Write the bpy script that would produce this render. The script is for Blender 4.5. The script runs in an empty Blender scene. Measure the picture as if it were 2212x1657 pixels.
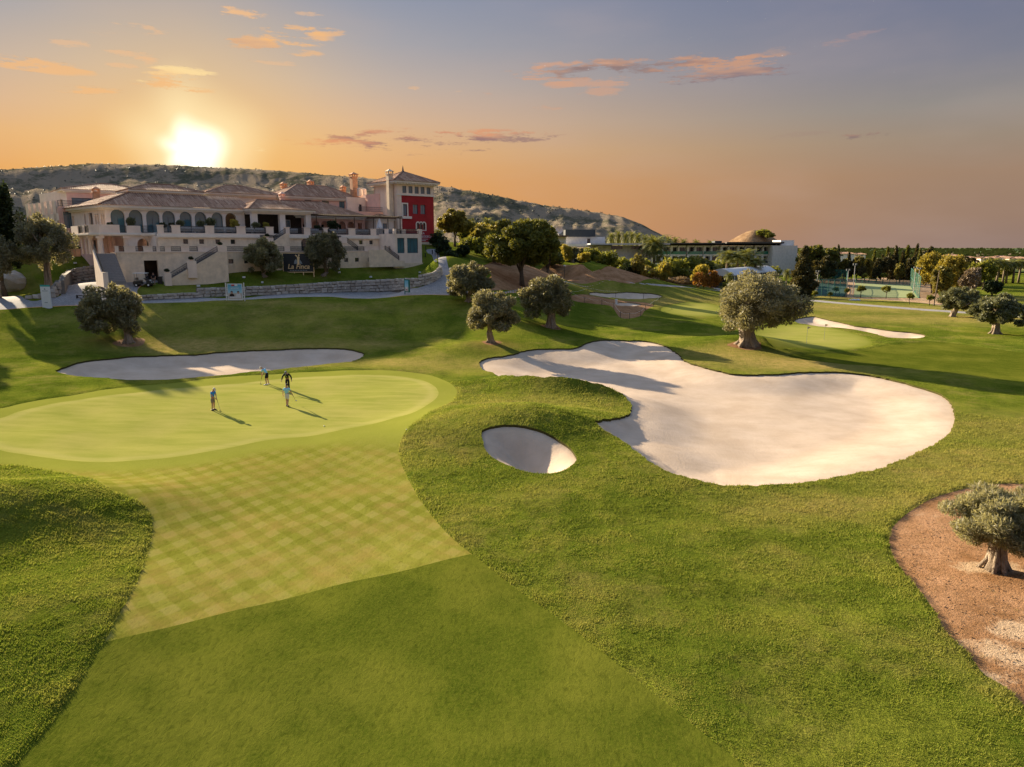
import bpy, bmesh, math, random
import numpy as np
from mathutils import Vector, Matrix, noise as mnoise

# ---------------------------------------------------------------- camera, sky, sun, exposure
SC = bpy.context.scene
COL = SC.collection
CAM_H = 12.0                       # metres above the people on the green
FPX = 1533.0                       # focal length in units of a 2212 px wide frame
PITCH = math.atan((828.5 - 533.0) / FPX)
SUN_AZ = math.radians(-45.5)       # left of the viewing direction (+Y)
SUN_EL = math.radians(18.5)
EXPOSURE = 1.56

cam_data = bpy.data.cameras.new('camera')
cam = bpy.data.objects.new('camera', cam_data)
COL.objects.link(cam)
cam.location = (0, 0, CAM_H)
cam.rotation_euler = (math.pi / 2 - PITCH, 0, 0)
cam_data.sensor_width = 36.0
cam_data.lens = 36.0 * FPX / 2212.0
cam_data.clip_start = 0.5
cam_data.clip_end = 40000.0
SC.camera = cam

SC.view_settings.view_transform = 'Standard'
SC.view_settings.look = 'None'
SC.view_settings.exposure = EXPOSURE
SC.view_settings.gamma = 1.0
SC.view_settings.use_curve_mapping = False
SC.render.resolution_x = 1024
SC.render.resolution_y = 767
SC.cycles.max_bounces = 5
SC.cycles.diffuse_bounces = 3
SC.cycles.transparent_max_bounces = 12
SC.cycles.use_denoising = True

def lin(r, g, b):
    f = lambda c: (c / 255 / 12.92) if c / 255 <= 0.04045 else ((c / 255 + 0.055) / 1.055) ** 2.4
    return (f(r), f(g), f(b), 1.0)

_cp, _sp = math.cos(PITCH), math.sin(PITCH)
def ray(px, py):
    u = (px - 1106.0) / FPX
    v = (828.5 - py) / FPX
    return np.array((u, _cp + v * _sp, -_sp + v * _cp))
def W(px, py, z=0.0):
    r = ray(px, py); t = (z - CAM_H) / r[2]
    return Vector((r[0] * t, r[1] * t, z))
def D(px, py, d):
    r = ray(px, py); t = d / r[1]
    return Vector((r[0] * t, d, CAM_H + r[2] * t))

sun_data = bpy.data.lights.new('sun', 'SUN')
sun_data.energy = 5.0
sun_data.angle = math.radians(0.6)
sun_data.color = (1.0, 0.82, 0.57)
sun = bpy.data.objects.new('sun', sun_data)
COL.objects.link(sun)
_sd = Vector((math.sin(SUN_AZ) * math.cos(SUN_EL), math.cos(SUN_AZ) * math.cos(SUN_EL), math.sin(SUN_EL)))
sun.rotation_euler = _sd.to_track_quat('Z', 'Y').to_euler()
sun.location = _sd * 200

def fbm(h, w, cx, cy, octv, seed, gain=0.55):
    """fractal noise on a grid, cx x cy cells at the coarsest octave"""
    rng = np.random.default_rng(seed); out = np.zeros((h, w)); amp = 1.0; tot = 0.0
    for o in range(octv):
        nx, ny = int(cx * 2 ** o) + 3, int(cy * 2 ** o) + 3
        g = rng.random((ny, nx))
        X = np.linspace(0, nx - 2.001, w); Y = np.linspace(0, ny - 2.001, h)
        xi = X.astype(int); yi = Y.astype(int); fx = X - xi; fy = Y - yi
        fx = fx * fx * (3 - 2 * fx); fy = fy * fy * (3 - 2 * fy)
        r0 = g[yi][:, xi] * (1 - fx) + g[yi][:, xi + 1] * fx
        r1 = g[yi + 1][:, xi] * (1 - fx) + g[yi + 1][:, xi + 1] * fx
        out += amp * (r0 * (1 - fy)[:, None] + r1 * fy[:, None]); tot += amp; amp *= gain
    return out / tot

def cloud_sheet():
    w, h = 2400, 720
    az = np.linspace(-0.8, 0.8, w)[None, :]; el = np.linspace(0, 0.45, h)[:, None]
    n1 = fbm(h, w, 30, 60, 6, 4, 0.72) - 0.5; n2 = fbm(h, w, 18, 40, 5, 9, 0.62) - 0.5
    rgb = np.zeros((h, w, 3)); alpha = np.zeros((h, w))
    bright = lin(255, 222, 160); orange = lin(246, 188, 126); peach = lin(240, 190, 142); pink = lin(214, 162, 130); grey = lin(146, 122, 118)
    for px, py, rx, ry, lit, dark, op in (
        (505, 30, 38, 8, lin(248, 192, 134), None, .95), (548, 97, 34, 15, orange, lin(222, 170, 128), .9), (632, 78, 46, 12, orange, None, .9),
        (700, 68, 28, 5, orange, None, .75), (655, 115, 24, 5, orange, None, .7), (383, 172, 54, 14, bright, orange, .98), (400, 152, 34, 5, bright, None, .7),
        (70, 140, 64, 8, orange, None, .85), (155, 191, 60, 6, orange, None, .85), (285, 118, 30, 5, peach, None, .7), (270, 143, 22, 4, peach, None, .7), (305, 132, 18, 4, peach, None, .7),
        (152, 93, 24, 5, peach, None, .6), (310, 62, 36, 5, peach, None, .6), (590, 133, 42, 4, peach, None, .5), (240, 75, 60, 5, peach, None, .25), (435, 148, 12, 3, bright, None, .7),
        (668, 29, 20, 3, peach, None, .6), (560, 309, 12, 3, bright, None, .8), (561, 321, 14, 4, bright, None, .7), (300, 173, 14, 3, bright, None, .7),
        (893, 192, 14, 4, orange, None, .65), (975, 199, 26, 4, peach, None, .5), (1175, 228, 34, 6, pink, None, .55), (1055, 203, 12, 3, pink, None, .35),
        (905, 307, 130, 16, lin(210, 140, 108), lin(142, 110, 112), .95), (1085, 297, 96, 10, lin(210, 150, 118), lin(146, 116, 116), .85), (1035, 287, 34, 5, lin(222, 156, 116), None, .8),
        (690, 308, 52, 6, lin(232, 160, 108), None, .7), (760, 312, 60, 7, lin(226, 156, 112), lin(180, 130, 112), .6), (1145, 160, 50, 9, pink, None, .85), (1255, 150, 80, 11, pink, grey, .8),
        (1410, 140, 120, 11, pink, grey, .9), (1555, 152, 100, 19, lin(204, 154, 124), lin(130, 114, 122), .95), (1290, 176, 70, 7, pink, None, .7),
        (1295, 200, 36, 6, pink, None, .65), (1208, 183, 20, 5, pink, None, .6), (1805, 91, 22, 6, lin(176, 146, 140), None, .55),
        (1870, 64, 24, 5, lin(170, 144, 144), None, .5), (1845, 77, 14, 6, lin(170, 144, 144), None, .45), (1680, 112, 16, 6, lin(176, 150, 140), None, .5), (1885, 294, 58, 5, lin(164, 128, 114), lin(126, 106, 110), .85),
        (1730, 292, 50, 4, lin(160, 134, 122), None, .35)):
        rr = ray(px, py); a0 = math.atan2(rr[0], rr[1]); e0 = math.asin(rr[2] / np.linalg.norm(rr))
        dx = (az - a0) / (rx / FPX); dy = (el - e0) / (ry / FPX)
        m = (1.45 if ry < 9 else 1.6) - dx * dx * .9 - dy * dy * .9 + n1 * 13.0 + n2 * 5.0
        m = np.clip(m / 2.2, 0, 1); m = m * m * (3 - 2 * m)
        m = m * np.clip((3.2 - dx * dx - dy * dy) / 1.5, 0, 1) * op * .82
        shade = np.clip((-dy * .5 + .45) + n2 * 2.2, 0, 1)[..., None] if dark else 0.0
        shade = 1 - shade if dark else shade
        c = np.array(lit[:3]) * (1 - shade) + (np.array(dark[:3]) * shade if dark else 0) + np.zeros((h, w, 1))
        if dark: c = np.array(dark[:3]) * (1 - np.clip(dy * .6 + .25 + n2 * 3, 0, 1)[..., None]) + np.array(lit[:3]) * np.clip(dy * .6 + .25 + n2 * 3, 0, 1)[..., None]
        k = m[..., None]
        rgb = rgb * (1 - k) + c * k if True else rgb
        wsum = alpha + m - alpha * m
        alpha = wsum
    rgb = rgb / np.maximum(alpha, 1e-3)[..., None]
    rng = np.random.default_rng(21)
    for _ in range(150):
        px = rng.uniform(900, 1960); py = rng.uniform(0, 330) * rng.random() ** .35
        rr = ray(px, py); a0 = math.atan2(rr[0], rr[1]); e0 = math.asin(rr[2] / np.linalg.norm(rr))
        i = int((a0 + .8) / 1.6 * w); j = int(e0 / .45 * h); b = rng.uniform(.15, .8) ** 1.5
        if 0 < i < w - 1 and 0 < j < h - 1:
            rgb[j, i] = rgb[j, i] * (1 - b) + b * .9; alpha[j, i] = max(alpha[j, i], b)
            if b > .35: rgb[j, i + 1] = .8; alpha[j, i + 1] = max(alpha[j, i + 1], b * .5)
    px4 = np.concatenate([rgb, alpha[..., None]], 2).astype(np.float32)
    im = bpy.data.images.new('cloud_sheet', w, h, alpha=True, float_buffer=True)
    im.colorspace_settings.name = 'Non-Color'; im.alpha_mode = 'CHANNEL_PACKED'
    im.pixels.foreach_set(px4.ravel()); im.update()
    return im

def make_world():
    w = bpy.data.worlds.new('World')
    SC.world = w
    w.use_nodes = True
    nt = w.node_tree; N = nt.nodes; L = nt.links
    N.clear()
    def node(t, **kw):
        n = N.new(t)
        for k, v in kw.items(): setattr(n, k, v)
        return n
    def math_(op, a, b=None, c=None, clamp=False):
        n = node('ShaderNodeMath', operation=op); n.use_clamp = clamp
        for i, v in enumerate((a, b, c)):
            if v is None: continue
            if isinstance(v, (int, float)): n.inputs[i].default_value = v
            else: L.new(v, n.inputs[i])
        return n.outputs[0]
    def mapr(v, a, b, c, d, smooth=True):
        n = node('ShaderNodeMapRange'); n.interpolation_type = 'SMOOTHSTEP' if smooth else 'LINEAR'
        L.new(v, n.inputs[0])
        for i, q in enumerate((a, b, c, d)): n.inputs[1 + i].default_value = q
        return n.outputs[0]
    def mix(f, a, b, mode='MIX'):
        n = node('ShaderNodeMix', data_type='RGBA', blend_type=mode)
        n.clamp_factor = True
        if isinstance(f, (int, float)): n.inputs[0].default_value = f
        else: L.new(f, n.inputs[0])
        for i, v in ((6, a), (7, b)):
            if isinstance(v, tuple): n.inputs[i].default_value = v
            else: L.new(v, n.inputs[i])
        return n.outputs[2]
    def ramp(v, stops):
        n = node('ShaderNodeValToRGB'); L.new(v, n.inputs[0])
        e = n.color_ramp.elements
        e[0].position, e[0].color = stops[0]
        e[1].position, e[1].color = stops[-1]
        for p, c in stops[1:-1]:
            q = e.new(p); q.color = c
        return n.outputs[0]
    tc = node('ShaderNodeTexCoord')
    nrm = node('ShaderNodeVectorMath', operation='NORMALIZE'); L.new(tc.outputs['Generated'], nrm.inputs[0])
    dirv = nrm.outputs[0]
    sep = node('ShaderNodeSeparateXYZ'); L.new(dirv, sep.inputs[0])
    X, Y, Z = sep.outputs
    az = math_('ARCTAN2', X, Y)               # radians, 0 ahead, + right
    zc = math_('MAXIMUM', Z, 0.0)
    el = math_('ARCSINE', zc)
    cool = ramp(zc, [(0.0, lin(146, 122, 112)), (0.035, lin(154, 126, 108)), (0.085, lin(160, 132, 110)), (0.125, lin(154, 138, 122)),
                     (0.16, lin(142, 138, 134)), (0.21, lin(126, 128, 142)), (0.27, lin(112, 119, 143)), (0.345, lin(106, 114, 143)), (1.0, lin(100, 112, 148))])
    warm = ramp(zc, [(0.0, lin(238, 162, 84)), (0.085, lin(236, 170, 98)), (0.125, lin(234, 182, 124)), (0.16, lin(222, 184, 148)), (0.205, lin(198, 180, 166)),
                     (0.25, lin(170, 168, 172)), (0.30, lin(150, 156, 172)), (0.36, lin(136, 144, 168)), (1.0, lin(114, 124, 158))])
    # warm light spreads round the low sun and fades away from it all the way round
    saz = math.atan2((425 - 1106) / FPX, 1.0)
    da = math_('ABSOLUTE', math_('SUBTRACT', az, saz))
    wf = mapr(da, 0.05, 1.05, 1.0, 0.0)
    base = mix(wf, cool, warm)
    # soft mottling of thin cirrus veil
    mp = node('ShaderNodeCombineXYZ')
    L.new(az, mp.inputs[0]); L.new(math_('MULTIPLY', el, 3.2), mp.inputs[1])
    veil = node('ShaderNodeTexNoise'); veil.inputs['Scale'].default_value = 3.2; veil.inputs['Detail'].default_value = 4
    L.new(mp.outputs[0], veil.inputs['Vector'])
    vf = mapr(veil.outputs[0], 0.4, 0.75, 0.0, 0.16)
    base = mix(vf, base, lin(206, 180, 168))
    # glow and core of the low sun as it stands over the ridge
    r = ray(423, 325); r = r / np.linalg.norm(r)
    dot = node('ShaderNodeVectorMath', operation='DOT_PRODUCT'); L.new(dirv, dot.inputs[0]); dot.inputs[1].default_value = tuple(r)
    ang = math_('ARCCOSINE', math_('MINIMUM', dot.outputs['Value'], 1.0))
    # faint star points painted into the glare round the sun
    rel_az = math_('SUBTRACT', az, saz)
    rel_el = math_('SUBTRACT', el, math.asin(r[2]))
    th = math_('ARCTAN2', rel_el, rel_az)
    star = math_('COSINE', math_('MULTIPLY', math_('SUBTRACT', th, math.pi / 2), 5.0))
    ang2 = math_('MULTIPLY', ang, math_('SUBTRACT', 1.0, math_('MULTIPLY', star, 0.09)))
    g1 = mapr(ang, 0.0, 0.36, 1.0, 0.0)
    g1 = math_('POWER', g1, 1.7)
    base = mix(math_('MULTIPLY', g1, 0.5), base, lin(255, 208, 122))
    g2 = mapr(ang2, 0.010, 0.105, 1.0, 0.0)
    base = mix(math_('MULTIPLY', g2, 0.85), base, (1.12, 0.92, 0.52, 1))
    g3 = mapr(ang2, 0.004, 0.046, 1.0, 0.0)
    base = mix(g3, base, (1.8, 1.7, 1.4, 1))
    # clouds and a few early stars: a sheet worked out in azimuth and elevation (see cloud_sheet)
    uv = node('ShaderNodeCombineXYZ')
    L.new(mapr(az, -0.8, 0.8, 0.0, 1.0, False), uv.inputs[0]); L.new(mapr(el, 0.0, 0.45, 0.0, 1.0, False), uv.inputs[1])
    img = node('ShaderNodeTexImage'); img.image = cloud_sheet(); img.extension = 'CLIP'; img.interpolation = 'Linear'
    L.new(uv.outputs[0], img.inputs[0])
    base = mix(img.outputs['Alpha'], base, img.outputs['Color'])
    custom = node('ShaderNodeVectorMath', operation='SCALE'); L.new(base, custom.inputs[0]); custom.inputs['Scale'].default_value = 1.0 / (2 ** EXPOSURE)
    # the clear dome above
    sky = node('ShaderNodeTexSky'); sky.sky_type = 'NISHITA'; sky.sun_disc = False
    sky.sun_elevation = SUN_EL; sky.sun_rotation = SUN_AZ
    sky.air_density = 1.0; sky.dust_density = 2.5; sky.ozone_density = 0.6
    nis = node('ShaderNodeVectorMath', operation='SCALE'); L.new(sky.outputs[0], nis.inputs[0]); nis.inputs['Scale'].default_value = 0.105
    fin = mix(mapr(zc, 0.33, 0.75, 0.0, 1.0), custom.outputs[0], nis.outputs[0])
    bg = node('ShaderNodeBackground'); L.new(fin, bg.inputs[0]); bg.inputs[1].default_value = 1.0
    out = node('ShaderNodeOutputWorld'); L.new(bg.outputs[0], out.inputs[0])
make_world()
# ---------------------------------------------------------------- helpers
def tag(o, label=None, cat=None, group=None, kind=None):
    if label: o['label'] = label
    if cat: o['category'] = cat
    if group: o['group'] = group
    if kind: o['kind'] = kind
    return o

def link(o, parent=None):
    COL.objects.link(o)
    if parent is not None: o.parent = parent
    return o

def empty(name, loc=(0, 0, 0), rz=0.0, parent=None):
    o = bpy.data.objects.new(name, None)
    o.location = loc; o.rotation_euler = (0, 0, rz)
    o.empty_display_size = 0.3
    return link(o, parent)

def np_mesh(name, verts, tris, mat=None, smooth=False, attrs=None):
    verts = np.ascontiguousarray(verts, dtype=np.float32); tris = np.ascontiguousarray(tris, dtype=np.int32)
    k = tris.shape[1]
    me = bpy.data.meshes.new(name)
    me.vertices.add(len(verts)); me.vertices.foreach_set('co', verts.ravel())
    me.loops.add(tris.size); me.loops.foreach_set('vertex_index', tris.ravel())
    me.polygons.add(len(tris))
    me.polygons.foreach_set('loop_start', np.arange(0, tris.size, k, dtype=np.int32))
    me.polygons.foreach_set('loop_total', np.full(len(tris), k, dtype=np.int32))
    if smooth: me.polygons.foreach_set('use_smooth', np.ones(len(tris), dtype=bool))
    if attrs:
        for an, av in attrs.items():
            a = me.attributes.new(an, 'FLOAT', 'POINT')
            a.data.foreach_set('value', np.ascontiguousarray(av, dtype=np.float32))
    me.update(calc_edges=True); me.validate()
    if mat: me.materials.append(mat)
    return me

class MB:
    """collects boxes, bars, prisms; build() links them as one mesh object"""
    def __init__(self): self.v = []; self.f = []
    def add(self, vs, fs):
        o = len(self.v); self.v += [tuple(p) for p in vs]; self.f += [tuple(i + o for i in f) for f in fs]; return self
    def box(self, x0, x1, y0, y1, z0, z1):
        return self.add([(x0, y0, z0), (x1, y0, z0), (x1, y1, z0), (x0, y1, z0), (x0, y0, z1), (x1, y0, z1), (x1, y1, z1), (x0, y1, z1)],
                        [(3, 2, 1, 0), (4, 5, 6, 7), (0, 1, 5, 4), (1, 2, 6, 5), (2, 3, 7, 6), (3, 0, 4, 7)])
    def prism(self, poly, z0, z1, top=None):
        """poly: ccw xy list; z1 may be a list of heights"""
        n = len(poly); zt = z1 if isinstance(z1, (list, tuple)) else [z1] * n
        vs = [(x, y, z0) for x, y in poly] + [(x, y, zt[i]) for i, (x, y) in enumerate(poly)]
        fs = [tuple(range(n))[::-1], tuple(range(n, 2 * n))] + [(i, (i + 1) % n, n + (i + 1) % n, n + i) for i in range(n)]
        return self.add(vs, fs)
    def wall_poly(self, pts, y0, y1):
        """pts: (x,z) ccw seen from the front; extruded from y0 (front) to y1"""
        n = len(pts)
        vs = [(x, y0, z) for x, z in pts] + [(x, y1, z) for x, z in pts]
        fs = [tuple(range(n)), tuple(range(n, 2 * n))[::-1]] + [(i, i + n, (i + 1) % n + n, (i + 1) % n) for i in range(n)]
        return self.add(vs, fs)
    def tube(self, p, q, r0, r1=None, n=6, caps=True):
        r1 = r0 if r1 is None else r1
        p = Vector(p); q = Vector(q); d = (q - p)
        if d.length < 1e-6: return self
        d.normalize(); a = d.orthogonal().normalized(); b = d.cross(a)
        vs = []
        for c, r in ((p, r0), (q, r1)):
            for i in range(n):
                t = 2 * math.pi * i / n
                vs.append(c + a * math.cos(t) * r + b * math.sin(t) * r)
        fs = [(i, (i + 1) % n, n + (i + 1) % n, n + i) for i in range(n)]
        if caps: fs += [tuple(range(n))[::-1], tuple(range(n, 2 * n))]
        return self.add(vs, fs)
    def path(self, pts, radii, n=7, wob=0.0, rnd=None):
        pts = [Vector(p) for p in pts]; vs = []; m = len(pts)
        a = None
        for i, p in enumerate(pts):
            d = (pts[min(i + 1, m - 1)] - pts[max(i - 1, 0)]).normalized()
            a = d.orthogonal().normalized() if a is None else (a - d * a.dot(d)).normalized()
            b = d.cross(a)
            for j in range(n):
                t = 2 * math.pi * j / n
                r = radii[i] * (1 + (rnd.uniform(-wob, wob) if rnd and wob else 0))
                vs.append(p + a * math.cos(t) * r + b * math.sin(t) * r)
        fs = []
        for i in range(m - 1):
            for j in range(n):
                fs.append((i * n + j, i * n + (j + 1) % n, (i + 1) * n + (j + 1) % n, (i + 1) * n + j))
        fs += [tuple(range(n))[::-1], tuple(range((m - 1) * n, m * n))]
        return self.add(vs, fs)
    def sphere(self, c, rx, ry=None, rz=None, seg=8, rings=6):
        ry = rx if ry is None else ry; rz = rx if rz is None else rz
        vs = [(c[0], c[1], c[2] + rz)]
        for i in range(1, rings):
            ph = math.pi * i / rings
            for j in range(seg):
                t = 2 * math.pi * j / seg
                vs.append((c[0] + rx * math.sin(ph) * math.cos(t), c[1] + ry * math.sin(ph) * math.sin(t), c[2] + rz * math.cos(ph)))
        vs.append((c[0], c[1], c[2] - rz)); last = len(vs) - 1
        fs = [(0, 1 + j, 1 + (j + 1) % seg) for j in range(seg)]
        for i in range(rings - 2):
            for j in range(seg):
                a = 1 + i * seg + j; b = 1 + i * seg + (j + 1) % seg
                fs.append((a, a + seg, b + seg, b))
        fs += [(last, 1 + (rings - 2) * seg + (j + 1) % seg, 1 + (rings - 2) * seg + j) for j in range(seg)]
        return self.add(vs, fs)
    def mesh(self, name, mat, smooth=False):
        me = bpy.data.meshes.new(name); me.from_pydata(self.v, [], self.f); me.update()
        if smooth:
            for p in me.polygons: p.use_smooth = True
        if mat: me.materials.append(mat)
        return me
    def build(self, name, mat, parent=None, smooth=False, loc=None, rz=None):
        o = bpy.data.objects.new(name, self.mesh(name, mat, smooth)); link(o, parent)
        if loc is not None: o.location = loc
        if rz is not None: o.rotation_euler = (0, 0, rz)
        return o

def copy_tree(src, parent=None):
    c = src.copy(); COL.objects.link(c); c.parent = parent
    for ch in list(src.children):
        copy_tree(ch, c)
    return c

# ---------------------------------------------------------------- materials
MATS = {}
class NT:
    """small node-graph helper"""
    def __init__(self, name):
        self.m = bpy.data.materials.new(name); self.m.use_nodes = True
        self.t = self.m.node_tree; self.t.nodes.clear()
        self.out = self.t.nodes.new('ShaderNodeOutputMaterial')
    def n(self, t, **kw):
        x = self.t.nodes.new(t)
        for k, v in kw.items(): setattr(x, k, v)
        return x
    def put(self, sock, v):
        if v is None: return
        if isinstance(v, bpy.types.NodeSocket): self.t.links.new(v, sock)
        else:
            if sock.type == 'RGBA' and isinstance(v, tuple) and len(v) == 3: v = v + (1,)
            sock.default_value = v
    def math(self, op, a, b=None, c=None, clamp=False):
        x = self.n('ShaderNodeMath', operation=op); x.use_clamp = clamp
        for i, v in enumerate((a, b, c)): self.put(x.inputs[i], v)
        return x.outputs[0]
    def mapr(self, v, a, b, c=0.0, d=1.0, smooth=False):
        x = self.n('ShaderNodeMapRange'); x.interpolation_type = 'SMOOTHSTEP' if smooth else 'LINEAR'
        self.put(x.inputs[0], v)
        for i, q in enumerate((a, b, c, d)): self.put(x.inputs[1 + i], q)
        return x.outputs[0]
    def mix(self, f, a, b, mode='MIX'):
        x = self.n('ShaderNodeMix', data_type='RGBA', blend_type=mode); x.clamp_factor = True
        self.put(x.inputs[0], f); self.put(x.inputs[6], a); self.put(x.inputs[7], b)
        return x.outputs[2]
    def noise(self, vec, scale, detail=3, rough=0.55, dist=0.0, dim='3D'):
        x = self.n('ShaderNodeTexNoise'); x.noise_dimensions = dim
        x.inputs['Scale'].default_value = scale; x.inputs['Detail'].default_value = detail
        x.inputs['Roughness'].default_value = rough; x.inputs['Distortion'].default_value = dist
        self.put(x.inputs['Vector'], vec)
        return x.outputs[0]
    def voro(self, vec, scale, feature='F1', out='Distance', rnd=1.0):
        x = self.n('ShaderNodeTexVoronoi'); x.feature = feature
        x.inputs['Scale'].default_value = scale; x.inputs['Randomness'].default_value = rnd
        self.put(x.inputs['Vector'], vec)
        return x.outputs[out]
    def pos(self): return self.n('ShaderNodeNewGeometry').outputs['Position']
    def obj(self): return self.n('ShaderNodeTexCoord').outputs['Object']
    def scaled(self, vec, s, rot=(0, 0, 0)):
        x = self.n('ShaderNodeMapping'); self.put(x.inputs[0], vec); x.inputs['Scale'].default_value = s; x.inputs['Rotation'].default_value = rot
        return x.outputs[0]
    def attr(self, name): 
        return self.n('ShaderNodeAttribute', attribute_name=name).outputs['Fac']
    def island(self): return self.n('ShaderNodeNewGeometry').outputs['Random Per Island']
    def objrand(self): return self.n('ShaderNodeObjectInfo').outputs['Random']
    def bump(self, h, strength=0.5, dist=0.05, normal=None):
        x = self.n('ShaderNodeBump'); x.inputs['Strength'].default_value = strength; x.inputs['Distance'].default_value = dist
        self.put(x.inputs['Height'], h)
        if normal is not None: self.put(x.inputs['Normal'], normal)
        return x.outputs[0]
    def bsdf(self, color, rough=0.8, normal=None, metal=0.0, spec=0.3, **kw):
        x = self.n('ShaderNodeBsdfPrincipled')
        self.put(x.inputs['Base Color'], color); self.put(x.inputs['Roughness'], rough)
        self.put(x.inputs['Metallic'], metal); self.put(x.inputs['Specular IOR Level'], spec)
        if normal is not None: self.put(x.inputs['Normal'], normal)
        for k, v in kw.items(): self.put(x.inputs[k], v)
        return x.outputs[0]
    def done(self, sh):
        self.t.links.new(sh, self.out.inputs[0]); return self.m

def mat_plain(key, color, rough=0.75, var=0.15, scale=3.0, bump=0.0, bscale=20.0, metal=0.0, spec=0.3, grime=0.0):
    """paint, plaster, stone, cloth: base colour with noise variation and fine relief"""
    if key in MATS: return MATS[key]
    t = NT(key); p = t.obj()
    c = tuple(color[:3])
    dk = tuple(x * (1 - var) for x in c); lt = tuple(min(1, x * (1 + var)) for x in c)
    col = t.mix(t.mapr(t.noise(p, scale, 5, 0.6), 0.3, 0.7), dk, lt)
    if grime:
        col = t.mix(t.mapr(t.noise(t.scaled(p, (1.5, 1.5, 0.25)), scale * 0.6, 5, 0.7), 0.5, 0.85, 0, grime), col, tuple(x * 0.45 for x in c))
    nr = t.bump(t.noise(p, bscale, 3), bump, 0.02) if bump else None
    MATS[key] = t.done(t.bsdf(col, rough, nr, metal, spec))
    return MATS[key]

def mat_leaf(key, colors, trans=0.35, rough=0.55, spec=0.25, tint_obj=0.25):
    """foliage: colour picked per leaf, lit through from behind"""
    if key in MATS: return MATS[key]
    t = NT(key); r = t.island()
    cr = t.n('ShaderNodeValToRGB'); t.put(cr.inputs[0], r)
    e = cr.color_ramp.elements; e[0].color = (*colors[0], 1); e[1].color = (*colors[-1], 1)
    for i, c in enumerate(colors[1:-1]):
        q = e.new((i + 1) / (len(colors) - 1)); q.color = (*c, 1)
    col = cr.outputs[0]
    cl = t.noise(t.obj(), 0.9, 2)
    col = t.mix(t.mapr(cl, 0.35, 0.65, 0.0, 0.45), col, tuple(x * 0.55 for x in colors[0]))
    col = t.mix(t.math('MULTIPLY', t.objrand(), tint_obj), col, tuple(min(1, x * 1.3) for x in colors[-1]))
    b = t.bsdf(col, rough, spec=spec)
    tr = t.n('ShaderNodeBsdfTranslucent'); t.put(tr.inputs[0], t.mix(0.5, col, (min(1, colors[-1][0] * 1.6), min(1, colors[-1][1] * 1.5), colors[-1][2] * 0.7)))
    mx = t.n('ShaderNodeMixShader'); mx.inputs[0].default_value = trans
    t.t.links.new(b, mx.inputs[1]); t.t.links.new(tr.outputs[0], mx.inputs[2])
    MATS[key] = t.done(mx.outputs[0]); return MATS[key]

def mat_glass(key, tint=(0.10, 0.16, 0.19), rough=0.06):
    if key in MATS: return MATS[key]
    t = NT(key)
    col = t.mix(t.noise(t.obj(), 0.8, 2), tuple(x * 0.5 for x in tint), tint)
    MATS[key] = t.done(t.bsdf(col, rough, spec=0.9, **{'Coat Weight': 0.6, 'Coat Roughness': 0.03})); return MATS[key]
# ---------------------------------------------------------------- lie of the land
# control points: where a spot appears from the drone and how high it stands above the green
CPX = [  # (px, py, z)
    # green and surroundings
    (20, 930, .15), (300, 997, -.35), (450, 890, .0), (620, 878, .0), (800, 930, -.2), (985, 850, .05), (800, 800, .35), (560, 806, .45), (130, 862, .45),
    (300, 835, .5), (620, 830, .25),
    # near ground
    (1106, 1657, -.75), (100, 1657, -.6), (2100, 1657, -.5), (600, 1300, -.6), (1500, 1300, -.45), (2000, 1200, -.35), (2200, 1300, -.1), (2200, 1000, -.3),
    (900, 1100, -.5), (300, 1100, -.45), (-300, 1200, .2), (-400, 900, .8), (1300, 1100, -.35), (2600, 1300, .2), (2600, 900, -.3),
    # left rough by bunker
    (60, 830, .6), (0, 790, .8), (-300, 780, 1.4),
    # foot of the bank
    (120, 765, 1.0), (300, 752, 1.0), (420, 752, .9), (560, 749, .9), (700, 746, .9), (850, 738, 1.0), (950, 730, 1.1),
    # path along the top of the bank
    (-300, 690, 4.2), (0, 669, 4.5), (180, 660, 4.7), (330, 654, 4.85), (500, 648, 4.95), (700, 641, 5.05), (870, 638, 5.2), (970, 637, 5.25),
    (0, 642, 4.75), (200, 640, 4.95), (500, 640, 5.0), (720, 631, 5.15), (880, 627, 5.4), (945, 610, 6.1), (962, 598, 7.0), (968, 584, 8.2), (945, 550, 10.8),
    (250, 604, 7.0), (330, 606, 7.1), (180, 612, 6.4),
    # olives on the bank, right of the path
    (1060, 740, 1.3), (1190, 708, 1.9), (1010, 652, 4.6), (1100, 690, 2.9), (1110, 634, 5.0), (1000, 720, 1.7),
    # knoll, back rim of the big bunker
    (1050, 782, .35), (1300, 740, .8), (1400, 742, .7), (1520, 770, .4), (1690, 808, .2), (1900, 822, -.1), (2060, 870, -.3), (1250, 870, .1), (1300, 925, -.1),
    (1650, 1060, -.45), (1900, 1030, -.45), (2070, 900, -.35), (1450, 1010, -.35), (1560, 890, -.3),
    # right fairway
    (1900, 780, -.5), (2150, 850, -.5), (2150, 700, -.5), (1870, 712, -.3), (1760, 730, -.3), (2212, 760, -.6), (2600, 760, -.6), (2065, 683, -.4), (2150, 718, -.4),
    # middle distance
    (1250, 700, 1.2), (1400, 715, .8), (1480, 668, 1.2), (1330, 675, 1.8), (1350, 640, 2.5), (1290, 622, 3.9), (1220, 609, 4.6), (1382, 613, 2.7), (1557, 628, 1.1),
    (1731, 648, .1), (2094, 676, -.3), (1900, 660, 0.), (1640, 660, .6),
    (1100, 610, 6.2), (1150, 607, 6.3), (1050, 578, 8.6), (1000, 562, 9.8), (1150, 576, 8.1), (1300, 583, 6.6), (1450, 598, 4.3), (1480, 618, 2.6), (1250, 572, 8.2),
    (1700, 601, 2.4), (1600, 612, 2.0), (1900, 625, .2), (1780, 622, .4), (2200, 640, -.2), (2200, 602, .2), (2000, 592, .5), (1850, 600, .6), (2600, 620, .3),
]
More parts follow.
